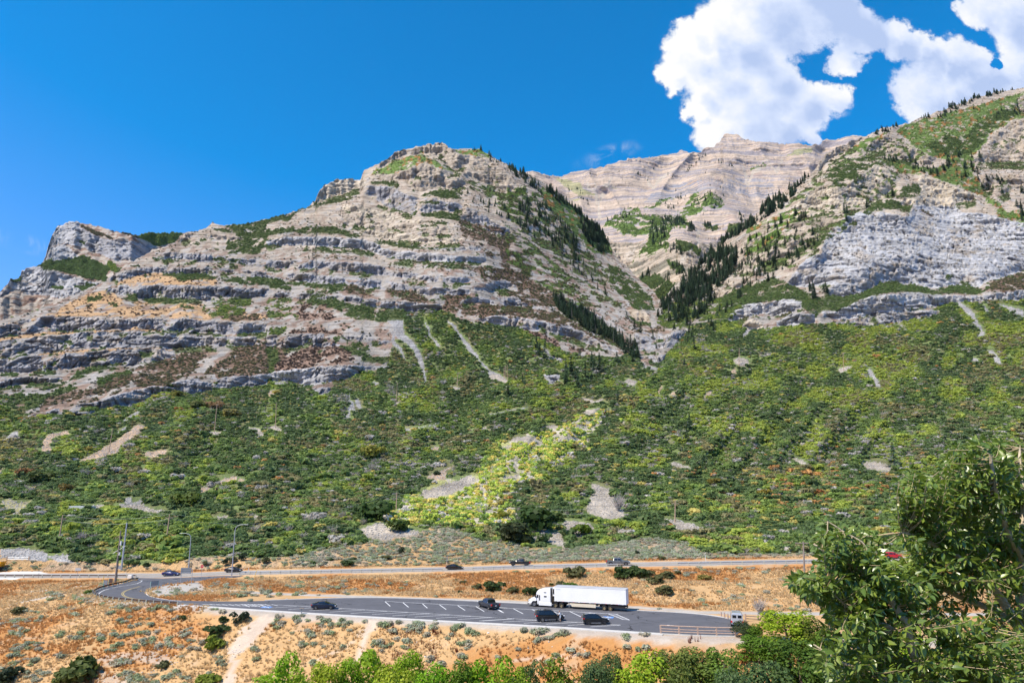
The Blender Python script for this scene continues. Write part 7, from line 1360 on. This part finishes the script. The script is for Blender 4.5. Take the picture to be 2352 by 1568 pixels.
scatter('small_sagebrush', P_, np.stack([s_, s_, s_ * .9], -1), rg.uniform(0, 6, n), rg.integers(0, 4, n), SG[rg.integers(0, 4, n)] * rg.uniform(.8, 1.2, (n, 1)), K_SAGE)
# dry grass
n = 170000; x = rg.uniform(-175, 175, n); y = 93 + (rg.random(n) ** .85) * 117; px_, py_, _ = proj(x, y, hnear(x, y))
dN = y - np.interp(x, KX, KN); dF = y - np.interp(x, KX, KF); dH = np.abs(y - hwy(x)); nn = fbm(x / 16, y / 10, 2.2, 4); n5 = fbm(x / 3, y / 3, 9, 3)
ok = (px_ > -80) & (px_ < 2440) & ((dH > 7.8) | (y > hwy(x) + 7)) & (y < hwy(x) + 9) & ~((dN > -2.6) & (dF < 2.8) & (x > -58)) & (y > np.interp(x, KX, KT) - 3) & (n5 > -.45)
lp = [tuple(p) for p in NEARE[::3]] + [tuple(p) for p in FARE[::-3]]; ok &= ~inpoly(x, y, lp) & ~inpoly(x, y, LOOP)
for c_, pts in (('J', [(2352, 940), (2350, 1000), (2200, 1150), (2090, 1330), (2060, 1568), (1960, 1568), (2020, 1330), (2010, 1240), (2180, 1080), (2260, 980)]), ('K', [(0, 1090), (120, 1000), (230, 960), (330, 960), (240, 1060), (100, 1210), (0, 1330)]), ('K', [(1090, 990), (1220, 1000), (1170, 1130), (1090, 1240), (1020, 1400), (980, 1400), (1030, 1260), (1100, 1130), (1120, 1040)]), ('J', [(-40, 440), (60, 450), (170, 500), (300, 530), (400, 585), (380, 610), (0, 640), (-60, 640), (-60, 590), (150, 560), (100, 500), (-40, 480)]), ('J', [(1330, 745), (1480, 690), (1780, 660), (1800, 740), (1400, 790)])): ok &= ~inpoly(px_, py_, tr(c_, pts)) | (rg.random(n) < .06)
x, y, nn, n5 = x[ok], y[ok], nn[ok], n5[ok]; n = len(x); z = hnear(x, y)
gcol = np.where((nn + n5 * .35 > .05)[:, None], np.array([.54, .30, .12]), np.array([.66, .50, .29])) * rg.uniform(.75, 1.25, (n, 1)); gcol = np.where((rg.random(n) < .04)[:, None], np.array([.36, .28, .18]), gcol)
h_ = rg.uniform(.25, .62, n) * (1 + .4 * n5); scatter('dry_grass', np.stack([x, y, z], -1), np.stack([h_ * 1.3, h_ * 1.3, h_], -1), rg.uniform(0, 6, n), rg.integers(0, 4, n), gcol, K_TUFT)
print('grass', n)
# dock stalks, reddish brown
K_DOCK = kinds('dock_kind', [tuft_geo(50 + s, 7, .05) for s in range(3)], M_LI); dk = []
for c_, x, y, r_, n_ in (('K', 1340, 1110, 60, 30), ('K', 1480, 1120, 60, 26), ('K', 1730, 1120, 50, 22), ('K', 1860, 1140, 30, 12), ('K', 1700, 1270, 90, 30), ('K', 1280, 1230, 60, 22), ('K', 1900, 1280, 20, 10), ('K', 1380, 1320, 60, 12), ('K', 1550, 1230, 60, 16), ('L', 1290, 650, 110, 26), ('L', 480, 1240, 20, 5), ('L', 1870, 1180, 60, 14), ('L', 1400, 680, 90, 20)):
    for k in range(n_):
        q = place(*tr(c_, [(x + rg.normal(0, r_ * .6), y + rg.normal(0, r_ * .35))])[0]); dk.append(tuple(q))
n = len(dk); h_ = rg.uniform(.6, 1.15, n); scatter('dock_stalks', np.array(dk), np.stack([h_ * .35, h_ * .35, h_], -1), rg.uniform(0, 6, n), rg.integers(0, 3, n), np.array([.20, .055, .03]) * rg.uniform(.7, 1.4, (n, 1)), K_DOCK)
# pebbles and boulders
def rock_geo(seed):
    bm = bmesh.new(); bmesh.ops.create_icosphere(bm, subdivisions=1, radius=.5); r_ = np.random.default_rng(seed)
    for v in bm.verts: v.co *= r_.uniform(.7, 1.15); v.co.z *= .65
    V = [v.co[:] for v in bm.verts]; Fc = [[v.index for v in f.verts] for f in bm.faces]; bm.free(); return V, Fc, [[1, 1, 1]] * len(V)
M_STONE = leafmat('stone', 'inst', rough=.9, trans=0)
K_ROCK = kinds('stone_kind', [rock_geo(s) for s in range(4)], M_STONE); st_ = []
for k in range(2200):
    a = rg.random()
    if a < .45: px_, py_ = rg.uniform(200, 640), rg.uniform(1480, 1568)
    elif a < .6: px_, py_ = rg.uniform(0, 120), rg.uniform(1440, 1500)
    else: px_, py_ = rg.uniform(0, 1800), rg.uniform(1330, 1520)
    P_ = place(px_, py_)
    if clear_of_road(P_) and (fbm(P_.x / 6, P_.y / 6, 5, 2) > .1 or a > .9): st_.append((*P_, rg.uniform(.08, .35) * (1.8 if rg.random() < .04 else 1)))
n = len(st_); st_ = np.array(st_); scatter('scattered_stones', st_[:, :3], np.repeat(st_[:, 3:4], 3, 1), rg.uniform(0, 6, n), rg.integers(0, 4, n), np.array([.55, .53, .50]) * rg.uniform(.7, 1.2, (n, 1)), K_ROCK)
# rubble on the bare patches of the slope
bf = bare.astype(float); p, r, c_, tot = sample_sheet(S, 9000, bf, rg); n = len(p); s_ = rg.uniform(.25, 1.1, n); scatter('slope_rubble', p, np.repeat(s_[:, None], 3, 1), rg.uniform(0, 6, n), rg.integers(0, 4, n), np.array([.40, .37, .33]) * rg.uniform(.7, 1.15, (n, 1)), K_ROCK)

# single shrubs one can pick out
DG, OL, YG, BG, DK = (.052, .085, .022), (.115, .12, .045), (.20, .25, .03), (.10, .17, .02), (.035, .055, .025)
SHM = [geo_mesh('shrub', shrub_geo(100 + s_, 420, .12, 8, .75, 4), M_LO) for s_ in range(4)]; JM = [geo_mesh('juniper', shrub_geo(110 + s_, 460, .09, 5, 1.2, 2), M_LO) for s_ in range(2)]; BM_ = geo_mesh('bare_shrub', bare_geo(120, 120), M_LO)
def shrub(c, x, y, r, col, label, kind='shrub', tall=.8, ground=None):
    px_, py_ = tr(c, [(x, y + r * .55)])[0]; P_ = place(px_, py_) if ground is None else Vector(on_front(px_, py_)); rad = r * CROP[c][2] * mpp(P_) * 1.5
    me = {'shrub': SHM[rg.integers(0, 4)], 'juniper': JM[rg.integers(0, 2)], 'bare_shrub': BM_}[kind]; o = bpy.data.objects.new(kind, me); COL.objects.link(o); o.location = P_ - Vector((0, 0, .1)); o.scale = (rad, rad, rad * tall); o.rotation_euler.z = rg.uniform(0, 6); o.color = (*col, 1); tag(o, label, 'shrub')
shrub('L', 830, 590, 80, OL, 'round olive shrub below the highway, above the trailer', tall=.9); shrub('L', 1270, 580, 85, DG, 'wide dark green shrub under the grey pickup, left half'); shrub('L', 1390, 585, 75, DG, 'wide dark green shrub under the grey pickup, right half'); shrub('L', 1330, 560, 70, DG, 'dark green shrub filling the middle of the wide pair'); shrub('L', 1480, 590, 55, OL, 'olive shrub joined to the right end of the wide dark pair'); shrub('L', 1550, 640, 70, OL, 'olive shrub trailing down the slope right of the wide dark pair'); shrub('L', 1640, 600, 60, OL, 'greyish olive shrub on the highway edge right of the wide dark pair'); shrub('L', 1620, 730, 70, OL, 'straggly shrub low on the orange slope above the lot'); shrub('L', 1750, 580, 28, OL, 'small olive shrub near the highway edge'); shrub('L', 1980, 610, 60, (.24, .20, .05), 'brownish yellow shrub on the orange slope right of centre', tall=.5)
shrub('L', 130, 705, 80, DG, 'dark shrub on the slope behind the charcoal pickup'); shrub('L', 285, 735, 50, OL, 'grey-green shrub between dark shrub and truck cab'); shrub('L', 430, 745, 65, DG, 'dark shrub directly behind the truck cab'); shrub('L', 630, 685, 26, DG, 'little dark bush just above the truck sleeper'); shrub('L', 710, 680, 40, OL, 'olive bush above the front of the trailer'); shrub('L', 800, 705, 60, BG, 'green bush behind the top edge of the trailer'); shrub('K', 2090, 700, 42, OL, 'small olive bush on the slope left of the charcoal pickup'); shrub('K', 1970, 665, 30, OL, 'small bush below the guardrail end, upper of a scattered few'); shrub('K', 1940, 745, 22, OL, 'tiny bush midway up the orange slope'); shrub('K', 1895, 645, 18, OL, 'tiny bush just under the highway')
shrub('J', 2105, 1000, 66, DK, 'upright dense dark juniper on the slope below the lot edge', 'juniper', .95); shrub('J', 1915, 1085, 85, DG, 'loose dark juniper left of the upright one', 'shrub', .7); shrub('J', 1965, 990, 42, DG, 'thin top spray of juniper near the lot edge', 'shrub', .9); shrub('J', 1605, 985, 32, DG, 'small dark green bush alone on orange grass', 'juniper', .8); shrub('J', 1895, 1210, 78, YG, 'bright yellow-green bush below the junipers', tall=1.0); shrub('J', 700, 1450, 150, (.10, .13, .03), 'large leafy olive-green bush at the bottom left', tall=.9); shrub('J', 560, 1500, 90, (.10, .13, .03), 'leafy bush joined to the left of the large olive-green bush'); shrub('J', 50, 1500, 95, DK, 'dark bush in the bottom left corner', tall=.9); shrub('J', 1440, 1390, 55, OL, 'olive scrub bush right of the large leafy bush'); shrub('J', 1830, 1540, 90, YG, 'yellow-green bush at the bottom edge left of the trail'); shrub('J', 150, 915, 52, OL, 'olive shrub on the dry field at the left'); shrub('J', 770, 752, 32, BG, 'green bush just left of the guardrail bend')
shrub('J', 2010, 520, 1, DG, 'x') if False else None
for c_, x, y, r, col, lab, kd, tl in (('J', 1998, 497, 36, DK, 'dark juniper on the dry bank left of the tall curved lamp', 'juniper', 1.0), ('J', 2145, 457, 34, DK, 'dark juniper on the dry bank right of the tall curved lamp', 'juniper', 1.0), ('J', 2068, 475, 30, OL, 'olive bush directly behind the tall curved lamp', 'shrub', 1.1), ('J', 2100, 515, 22, OL, 'small bush just above the black sedan by the lamp', 'shrub', .9), ('J', 1820, 497, 28, OL, 'grey-olive bush above the stop sign', 'shrub', .9), ('J', 1285, 505, 30, DG, 'dark bush beside the highway left of the navy sedan', 'shrub', .9), ('K', 25, 455, 32, DK, 'dark juniper on the dry bank, rightmost of three', 'juniper', 1.0), ('K', 235, 475, 34, OL, 'upright grey-olive bush on the bank', 'shrub', 1.1), ('K', 955, 485, 52, DG, 'dark spreading bush on the sage mound', 'shrub', .6), ('K', 990, 465, 32, DG, 'dark bush on the right of the spreading bush', 'shrub', .8), ('K', 815, 458, 20, DG, 'small dark bush high on the bare track', 'shrub', .8), ('K', 650, 487, 25, BG, 'small green bush at the lower left of the mound', 'shrub', .6), ('K', 1425, 400, 34, DK, 'dark juniper in the middle of the sage mound', 'juniper', 1.0), ('L', 1380, 420, 22, DK, 'slim dark juniper in sagebrush right of the grey pickup', 'juniper', 1.2), ('L', 1605, 467, 30, OL, 'olive bush beside the highway right of the slim juniper', 'shrub', .8), ('K', 1290, 440, 45, OL, 'olive bush low on the sage mound', 'shrub', .5)):
    shrub(c_, x, y, r, col, lab, kd, tl, ground=1)
for x, y, r, col, lab in ((1430, 320, 85, (.24, .25, .03), 'round golden-green oak above the navy sedan'),): shrub('J', x, y, r, col, lab, ground=1, tall=.9)
for px_, py_, r, col, lab in ((422, 1147, 26, (.11, .15, .025), 'big rounded green tree on the lower slope left of centre'), (52, 1085, 18, (.30, .17, .07), 'rust-coloured oak on the left slope'), (92, 1095, 22, (.09, .12, .03), 'dark oak joined to the rust-coloured oak'), (410, 905, 14, (.22, .22, .05), 'yellow-green oak just under the lowest cliff'), (460, 930, 17, (.13, .15, .04), 'green oak under the lowest cliff'), (492, 930, 16, (.26, .16, .07), 'orange-brown oak beside a power pole'), (530, 948, 17, (.24, .21, .05), 'golden oak right of the reddish pole'), (1225, 1192, 44, (.05, .09, .02), 'wide dark green tree at the foot of the slope'), (1272, 1190, 22, (.06, .10, .02), 'dark round tree joined to the wide dark one'), (1330, 1215, 22, (.13, .19, .02), 'lime-green bush right of the dark trees'), (855, 1175, 36, (.05, .09, .02), 'large dark green tree left of the pole with crossarm'), (915, 1208, 22, (.07, .11, .02), 'dark green tree below the pole with crossarm'), (1185, 1225, 38, (.055, .07, .025), 'dark brushy thicket under the wide tree'), (1155, 1183, 18, (.28, .28, .04), 'bright yellow bush in the wash'), (1882, 1130, 10, (.34, .13, .04), 'small orange-red maple on the right slope'), (1755, 1130, 14, (.30, .24, .04), 'golden maple on the right slope'), (1640, 1105, 12, (.26, .22, .05), 'yellowish oak in the middle of the right slope'), (155, 1120, 15, (.20, .15, .04), 'brownish oak on the left slope'), (370, 1245, 18, (.28, .26, .04), 'yellow oak beside the second power pole'), (855, 1038, 24, (.24, .24, .04), 'yellow oak patch in mid slope'), (1005, 1085, 8, (.03, .05, .02), 'dark ragged pine above the pale bare strip')):
    shrub('D', px_, py_, r, col, lab, ground=1, tall=.8)
for px_, py_, r, lab in ((1420, 1160, 22, 'bare silver-grey tree on the lower slope'), (1745, 1392, 20, 'bare pale branches beyond the silver van'), (185, 1237, 14, 'bare grey shrub above the gravel drive')):
    P_ = Vector(on_front(px_, py_ + r * .6)) if px_ != 1745 else place(px_, py_ + 18); o = bpy.data.objects.new('bare_shrub', BM_); COL.objects.link(o); q = r * mpp(P_); o.location = P_; o.scale = (q * 1.2, q * 1.2, q * 1.5); o.color = (.48, .45, .42, 1); tag(o, lab, 'shrub')

# riverside trees
def tree_geo(seed, n, size, squash=.95):
    rg_ = np.random.default_rng(seed); lobes = [(0, 0, .1, .62)]
    for k in range(17):
        a = rg_.uniform(0, 6.28); z = rg_.uniform(-.5, .75); r = rg_.uniform(.35, .68) * math.sqrt(max(.15, 1 - z * z * .8)); lobes.append((r * math.cos(a), r * math.sin(a), z, rg_.uniform(.22, .40)))
    def f(q):
        L = lobes[q.integers(len(lobes))]
        while True:
            d = q.normal(0, 1, 3); d /= np.linalg.norm(d)
            if d[2] > -.6: break
        return np.array(L[:3]) + d * L[3] * q.uniform(.75, 1.08), d
    return clumps(n, f, size, rg_, .5, (.7, 1.25))
TC = [geo_mesh('crown', tree_geo(200 + s_, 4200, .040), M_LO) for s_ in range(4)]
def riverside(px_, topy, rad_px, yw, col, label, base=-12.5, k=None):
    X_, dy_, dz_ = (float(v) for v in ray(px_, topy - 6)); x = X_ * yw / dy_; zt = CAMZ + dz_ * yw / dy_; m = yw * 1.05 / F; R_ = rad_px * m * 1.16
    bz = float(hnear(x, yw)); t = thing('tree', label, 'tree', (x, yw, bz - .2)); H = zt - bz
    c = bpy.data.objects.new('crown', TC[rg.integers(0, 4)]); COL.objects.link(c); c.parent = t; hr = min(max(R_ * 1.3, 1.6), H * .52); c.location = (0, 0, H - hr); c.scale = (R_, R_, hr); c.rotation_euler.z = rg.uniform(0, 6); c.color = (*[v * rg.uniform(.92, 1.08) for v in col], 1)
    m_ = MB(); m_.tube([(0, 0, 0), (.15, .1, H * .35), (0, 0, H * .7)], [.28, .2, .1], 7)
    for q in range(5): a = q * 1.3; m_.tube([(.1, .05, H * (.3 + q * .06)), (math.cos(a) * R_ * .5, math.sin(a) * R_ * .5, H * (.6 + q * .04))], [.12, .05], 5)
    m_.obj('trunk', M_WOOD, t, True)
BRG, BR2, DK1, OL1 = (.24, .40, .02), (.31, .43, .027), (.11, .17, .05), (.20, .25, .05)
TR = [(648, 1503, 54, 101, BRG, 'bright green tree, leftmost of the row along the bottom edge'), (700, 1532, 40, 96, BR2, 'low bright tree second from the left along the bottom'), (752, 1519, 42, 99, BR2, 'yellow-green tree with a dip on its left, bottom row'), (805, 1512, 30, 100, BRG, 'narrow pointed bright tree in the bottom row'), (862, 1492, 62, 102, BRG, 'tallest bright green tree left of centre in the bottom row'), (940, 1497, 36, 103, BRG, 'narrow bright tree beside the tallest one'), (905, 1530, 55, 94, BR2, 'bright crown in front of the tallest bottom tree'), (995, 1528, 48, 97, BRG, 'low rounded bright tree at the bottom centre'), (1060, 1522, 44, 98, (.12, .21, .018), 'mid green tree at the bottom centre'), (1130, 1506, 60, 99, BRG, 'broad bright green tree right of bottom centre'), (1180, 1530, 40, 92, BRG, 'bright crown low in front of the broad tree'),
      (1215, 1520, 42, 98, DK1, 'dull dark green tree between bright trees at the bottom'), (1300, 1508, 52, 98, (.15, .24, .018), 'bright yellow-green tree with uneven top under the near bank'), (1370, 1517, 42, 97, DK1, 'grey-green dark tree left of the roundest bright tree'), (1465, 1499, 64, 99, BR2, 'roundest and brightest lime tree at the bottom right of centre'), (1405, 1500, 34, 102, DK1, 'dark upright tree above the roundest lime tree'), (1545, 1490, 52, 101, OL1, 'olive green tree right of the roundest lime tree'), (1600, 1482, 48, 102, (.16, .24, .04), 'olive-green tree under the retaining wall'), (1660, 1486, 50, 100, (.18, .26, .04), 'mixed green tree under the right end of the wall'), (1590, 1530, 60, 92, (.10, .15, .025), 'dense green crown at the very bottom right of the lime tree'), (1680, 1535, 60, 90, DK1, 'dark crown at the very bottom under the wall end'),
      (1705, 1428, 26, 111, (.07, .10, .035), 'slim grey-green tree in front of the silver van'), (1722, 1432, 24, 110, (.13, .24, .02), 'slim bright tree right of the slim grey-green one'), (1740, 1460, 46, 105, (.11, .22, .02), 'rich green tree below the silver van'), (1800, 1402, 58, 108, BR2, 'large yellow-green tree left of the leafy foreground tree'), (1855, 1412, 44, 107, (.15, .20, .025), 'yellowish tree right behind the large yellow-green one'), (1830, 1470, 62, 100, (.10, .18, .02), 'dense green tree under the large yellow-green one'), (1760, 1520, 58, 94, DK1, 'dark tree at the bottom left of the leafy foreground tree'), (1920, 1450, 60, 100, (.12, .20, .02), 'bright tree partly behind the leafy foreground tree'), (1900, 1530, 60, 92, (.09, .15, .02), 'green tree at the bottom behind the leafy foreground tree')]
for q in TR: riverside(*q)
for k, (px_, ty) in enumerate(((2010, 1440), (2100, 1450), (2190, 1440), (2280, 1450), (2360, 1440), (2050, 1510), (2150, 1520), (2250, 1515), (2340, 1520))):
    riverside(px_, ty, 62, 98 - (k > 4) * 8, BR2 if k % 2 else (.12, .2, .02), 'green riverside tree seen through the leafy foreground tree'); 
for o in list(COL.objects):
    if o.get('label') == 'green riverside tree seen through the leafy foreground tree': o['group'] = 'riverside trees behind the leafy tree'
print('shrubs done')

# ------------------------------------------------------------------ the leafy tree in front
ft = thing('leafy_tree', 'big leafy tree with glossy pointed leaves and pale branches close by on the right', 'tree', (6.9, 8.3, float(hnear(6.9, 8.3))))
def fp(px_, py_, y): return Vector([float(v) for v in at(px_, py_, y)])
base_ = Vector(ft.location)
LIMBS = [('trunk', [(2440, 1640, 8.3), (2400, 1560, 8.3), (2352, 1450, 8.3), (2345, 1360, 8.3), (2350, 1250, 8.4), (2352, 1130, 8.5), (2340, 1030, 8.6)], .105, .010),
         ('limb', [(2350, 1445, 8.3), (2320, 1400, 8.2), (2285, 1345, 8.2), (2230, 1328, 8.0), (2150, 1345, 8.0), (2080, 1330, 7.9)], .06, .018), ('limb', [(2345, 1440, 8.3), (2280, 1400, 8.5), (2190, 1362, 8.6), (2110, 1330, 8.7)], .05, .015),
         ('limb', [(2352, 1300, 8.4), (2300, 1200, 8.0), (2280, 1110, 7.9), (2270, 1030, 7.8)], .045, .012), ('limb', [(2350, 1250, 8.4), (2260, 1250, 8.8), (2180, 1190, 8.9), (2120, 1120, 8.9)], .04, .012), ('limb', [(2285, 1345, 8.2), (2210, 1280, 8.0), (2120, 1240, 8.0), (2075, 1220, 8.0)], .035, .01),
         ('limb', [(2420, 1640, 8.3), (2140, 1568, 7.6), (2095, 1500, 7.4), (2085, 1430, 7.4), (2030, 1358, 7.5), (1985, 1310, 7.6), (1930, 1285, 7.6), (1865, 1250, 7.7)], .055, .008), ('limb', [(2110, 1520, 7.4), (2060, 1440, 7.5), (1990, 1425, 7.6), (1930, 1405, 7.7), (1860, 1378, 7.8), (1825, 1335, 7.9)], .03, .006),
         ('limb', [(2090, 1470, 7.4), (2020, 1440, 7.3), (1960, 1405, 7.3), (1900, 1350, 7.3)], .02, .006), ('limb', [(2150, 1580, 7.5), (2020, 1555, 7.4), (1925, 1520, 7.4), (1870, 1480, 7.5)], .03, .006), ('limb', [(2030, 1358, 7.5), (2010, 1290, 7.4), (1975, 1240, 7.4), (1905, 1200, 7.4)], .02, .005),
         ('limb', [(2300, 1620, 7.9), (2250, 1540, 7.6), (2170, 1480, 7.5), (2120, 1440, 7.6)], .03, .008), ('limb', [(2352, 1500, 8.2), (2300, 1480, 7.8), (2240, 1440, 7.7), (2180, 1420, 7.7)], .028, .008), ('limb', [(2352, 1380, 8.3), (2420, 1330, 8.0), (2440, 1230, 7.9), (2420, 1100, 7.9)], .04, .012)]
M_PALE = pmat('pale_bark', (.50, .42, .30), .8, var=.25, scale=9, bump=.4); LP = []
for nm, pts, r0, r1 in LIMBS:
    P_ = smoothline([tuple(fp(*q) - base_) for q in pts], 2); P_ = P_ + np.stack([fbm(np.arange(len(P_)) / 3.0, 3.1 * k_, r0 * 50, 2) * .03 for k_ in range(3)], -1)
    if nm == 'trunk': P_ = np.concatenate([[[.35, 0, -.2], [.3, 0, 1.2]], P_])
    n = len(P_); MB().tube([Vector(q) for q in P_], list(np.linspace(r0, r1, n)), 8).obj('branch' if nm == 'limb' else 'trunk', M_PALE, ft, True)
    for q in resample(P_, 40): LP.append(q)
LP = np.array(LP)
LOB = [([(2060, 1100), (2085, 1065), (2110, 1085), (2150, 1110), (2172, 1062), (2165, 1030), (2230, 1000), (2260, 1010), (2352, 1020), (2440, 1040), (2440, 1310), (2352, 1320), (2250, 1300), (2180, 1300), (2110, 1320), (2060, 1290), (2050, 1230), (2075, 1200), (2065, 1150)], 520, (7.7, 9.6)),
       ([(1890, 1200), (1905, 1190), (1990, 1235), (2040, 1290), (2120, 1300), (2140, 1370), (2080, 1400), (1960, 1400), (1890, 1390), (1870, 1370), (1812, 1345), (1815, 1330), (1860, 1310), (1880, 1290), (1880, 1240)], 290, (7.0, 8.4)),
       ([(1862, 1480), (1930, 1490), (1880, 1400), (2000, 1390), (2180, 1400), (2300, 1440), (2440, 1440), (2440, 1600), (1950, 1600), (1890, 1540)], 380, (6.8, 8.4)), ([(2180, 1300), (2440, 1300), (2440, 1450), (2180, 1420)], 70, (7.4, 9.2)), ([(2035, 1240), (2120, 1230), (2270, 1240), (2300, 1320), (2200, 1335), (2110, 1400), (2040, 1390)], 150, (7.6, 9.0)), ([(2062, 1100), (2085, 1070), (2150, 1110), (2200, 1040), (2240, 1100), (2200, 1200), (2080, 1240)], 110, (7.6, 8.8))]
def leaf_shape(seed):
    r_ = np.random.default_rng(seed); V = []; Fc = []; n = 7; cur = r_.uniform(.05, .22); wd = r_.uniform(.19, .25); fold = r_.uniform(.25, .5)
    for i in range(n):
        u = i / (n - 1); w = wd * (math.sin(math.pi * u ** .72) ** .9 if 0 < u < 1 else 0); z = -cur * u * u
        V += [(u, -w, z + w * fold), (u, 0, z), (u, w, z + w * fold)]
    for i in range(n - 1):
        a = i * 3; Fc += [(a, a + 1, a + 4, a + 3), (a + 1, a + 2, a + 5, a + 4)]
    V += [(-.22, -.012, .02), (-.22, .012, .02), (0, .012, 0), (0, -.012, 0)]; k = len(V) - 4; Fc.append((k, k + 1, k + 2, k + 3)); return np.array(V), Fc
M_LEAF = bpy.data.materials.new('glossy_leaf'); M_LEAF.use_nodes = True; nt = M_LEAF.node_tree; b = nt.nodes['Principled BSDF']
oi = nd(nt, 'ShaderNodeAttribute', attribute_name='Col'); cc = nd(nt, 'ShaderNodeVectorMath', operation='MULTIPLY', ins={0: oi.outputs['Color'], 1: (.145, .21, .044)}); nt.links.new(cc.outputs[0], b.inputs['Base Color']); b.inputs['Roughness'].default_value = .32; b.inputs['Specular IOR Level'].default_value = .6
c2 = nd(nt, 'ShaderNodeVectorMath', operation='MULTIPLY', ins={0: oi.outputs['Color'], 1: (.24, .35, .045)}); tl = nd(nt, 'ShaderNodeBsdfTranslucent', ins={'Color': c2.outputs[0]}); mx = nd(nt, 'ShaderNodeMixShader', ins={0: .28, 1: b.outputs[0], 2: tl.outputs[0]}); nt.links.new(mx.outputs[0], nt.nodes['Material Output'].inputs['Surface'])
shapes = [leaf_shape(300 + k) for k in range(5)]; leaf_me = []
for V, Fc in shapes:
    for tone in ((1, 1, 1), (1.35, 1.25, .9), (.75, .85, .9)): leaf_me.append(new_mesh('leaf', V, Fc, M_LEAF, cols=np.tile(tone, (len(V), 1)), link=False))
LV = []; tw = MB()
for poly, nt_, dr in LOB:
    xs_, ys_ = [q[0] for q in poly], [q[1] for q in poly]; k = 0
    while k < nt_:
        x, y = rg.uniform(min(xs_), max(xs_)), rg.uniform(min(ys_), max(ys_))
        if not inpoly(np.array([x]), np.array([y]), poly)[0]: continue
        if fbm(x / 45, y / 45, 91, 2) < -.42: continue
        k += 1; tip = np.array(fp(x, y, rg.uniform(*dr)) - base_); d = np.linalg.norm(LP - tip, axis=1) + np.maximum(LP[:, 2] - tip[2], 0) * .6; a = LP[int(np.argmin(d))]; dist = np.linalg.norm(tip - a)
        if dist > .55: a = tip + (a - tip) * .55 / dist
        midp = (a + tip) / 2 + rg.normal(0, .04, 3) - [0, 0, .04]; pts = smoothline([a, midp, tip], 2); tw.tube([Vector(q) for q in pts], list(np.linspace(.0055, .002, len(pts))), 4, False)
        nl = int(rg.integers(11, 19)); L_ = resample(pts, 30); dirv = (tip - a) / (np.linalg.norm(tip - a) + 1e-6)
        for q in range(nl):
            u = 1 - (q / nl) ** 1.3 * .75; p0 = L_[int(u * 29)]; az = q * 2.4 + rg.uniform(-.4, .4); side_ = np.cross(dirv, [0, 0, 1.0]); side_ /= np.linalg.norm(side_) + 1e-6; up_ = np.cross(side_, dirv)
            dd = dirv * rg.uniform(.2, .8) + side_ * math.cos(az) + up_ * math.sin(az) * .8 + np.array([0, 0, -.25]); dd /= np.linalg.norm(dd); LV.append((p0 + dd * .02, dd, rg.uniform(.062, .112), rg.integers(0, 15), rg.uniform(-.9, .9)))
tw.obj('twigs', pmat('twig', (.46, .36, .22), .7), ft)['kind'] = 'stuff'
def leafmx(p0, dd, s_, roll):
    x = Vector(dd); z = Vector((0, 0, 1)) - x * x.z; z = z.normalized() if z.length > .05 else Vector((0, 1, 0)); z = Matrix.Rotation(roll, 3, x) @ z; y = z.cross(x); return Matrix(((x.x * s_, y.x * s_, z.x * s_, p0[0]), (x.y * s_, y.y * s_, z.y * s_, p0[1]), (x.z * s_, y.z * s_, z.z * s_, p0[2]), (0, 0, 0, 1)))
LV.sort(key=lambda q: -q[2] / (q[0][1] + base_.y) + (50 if not (-20 < proj(*(q[0] + np.array(base_)))[0] < 2352 and proj(*(q[0] + np.array(base_)))[1] < 1568) else 0))
for q in LV[:290]:
    o = bpy.data.objects.new('leaf', leaf_me[q[3]]); COL.objects.link(o); o.parent = ft; o.matrix_local = leafmx(q[0], q[1], q[2], q[4])
VV = []; FF = []; CC = []
for q in LV[290:]:
    V, Fc = shapes[q[3] // 3]; M_ = np.array(leafmx(q[0], q[1], q[2], q[4])); i = sum(len(v) for v in VV[-1:]) ; VV.append(V @ M_[:3, :3].T + M_[:3, 3]); CC.append(np.tile(((1, 1, 1), (1.35, 1.25, .9), (.75, .85, .9))[q[3] % 3], (len(V), 1)))
off = 0; fl = []
for q, v in zip(LV[290:], VV):
    fl += [tuple(off + a for a in f) for f in shapes[q[3] // 3][1]]; off += len(v)
lo = new_mesh('leaves', np.concatenate(VV), fl, M_LEAF, ft, cols=np.concatenate(CC)); lo['kind'] = 'stuff'
print('leaves', len(LV))

# thin mountain air
hm = bpy.data.materials.new('air'); hm.use_nodes = True; ht = hm.node_tree; ht.nodes.clear(); ho = ht.nodes.new('ShaderNodeOutputMaterial'); hv = ht.nodes.new('ShaderNodeVolumePrincipled')
hv.inputs['Color'].default_value = (.62, .80, 1, 1); hv.inputs['Density'].default_value = .000009; hv.inputs['Anisotropy'].default_value = .2; ht.links.new(hv.outputs[0], ho.inputs['Volume'])
zt_ = max(float(np.max(q['VZ'])) for q in (S, B, BUT)) + 60
hz_ = MB().box((0, 1900, (zt_ - 900) / 2), (9000, 4400, zt_ + 900)).obj('haze', hm); hz_['kind'] = 'stuff'; SC.cycles.volume_bounces = 0
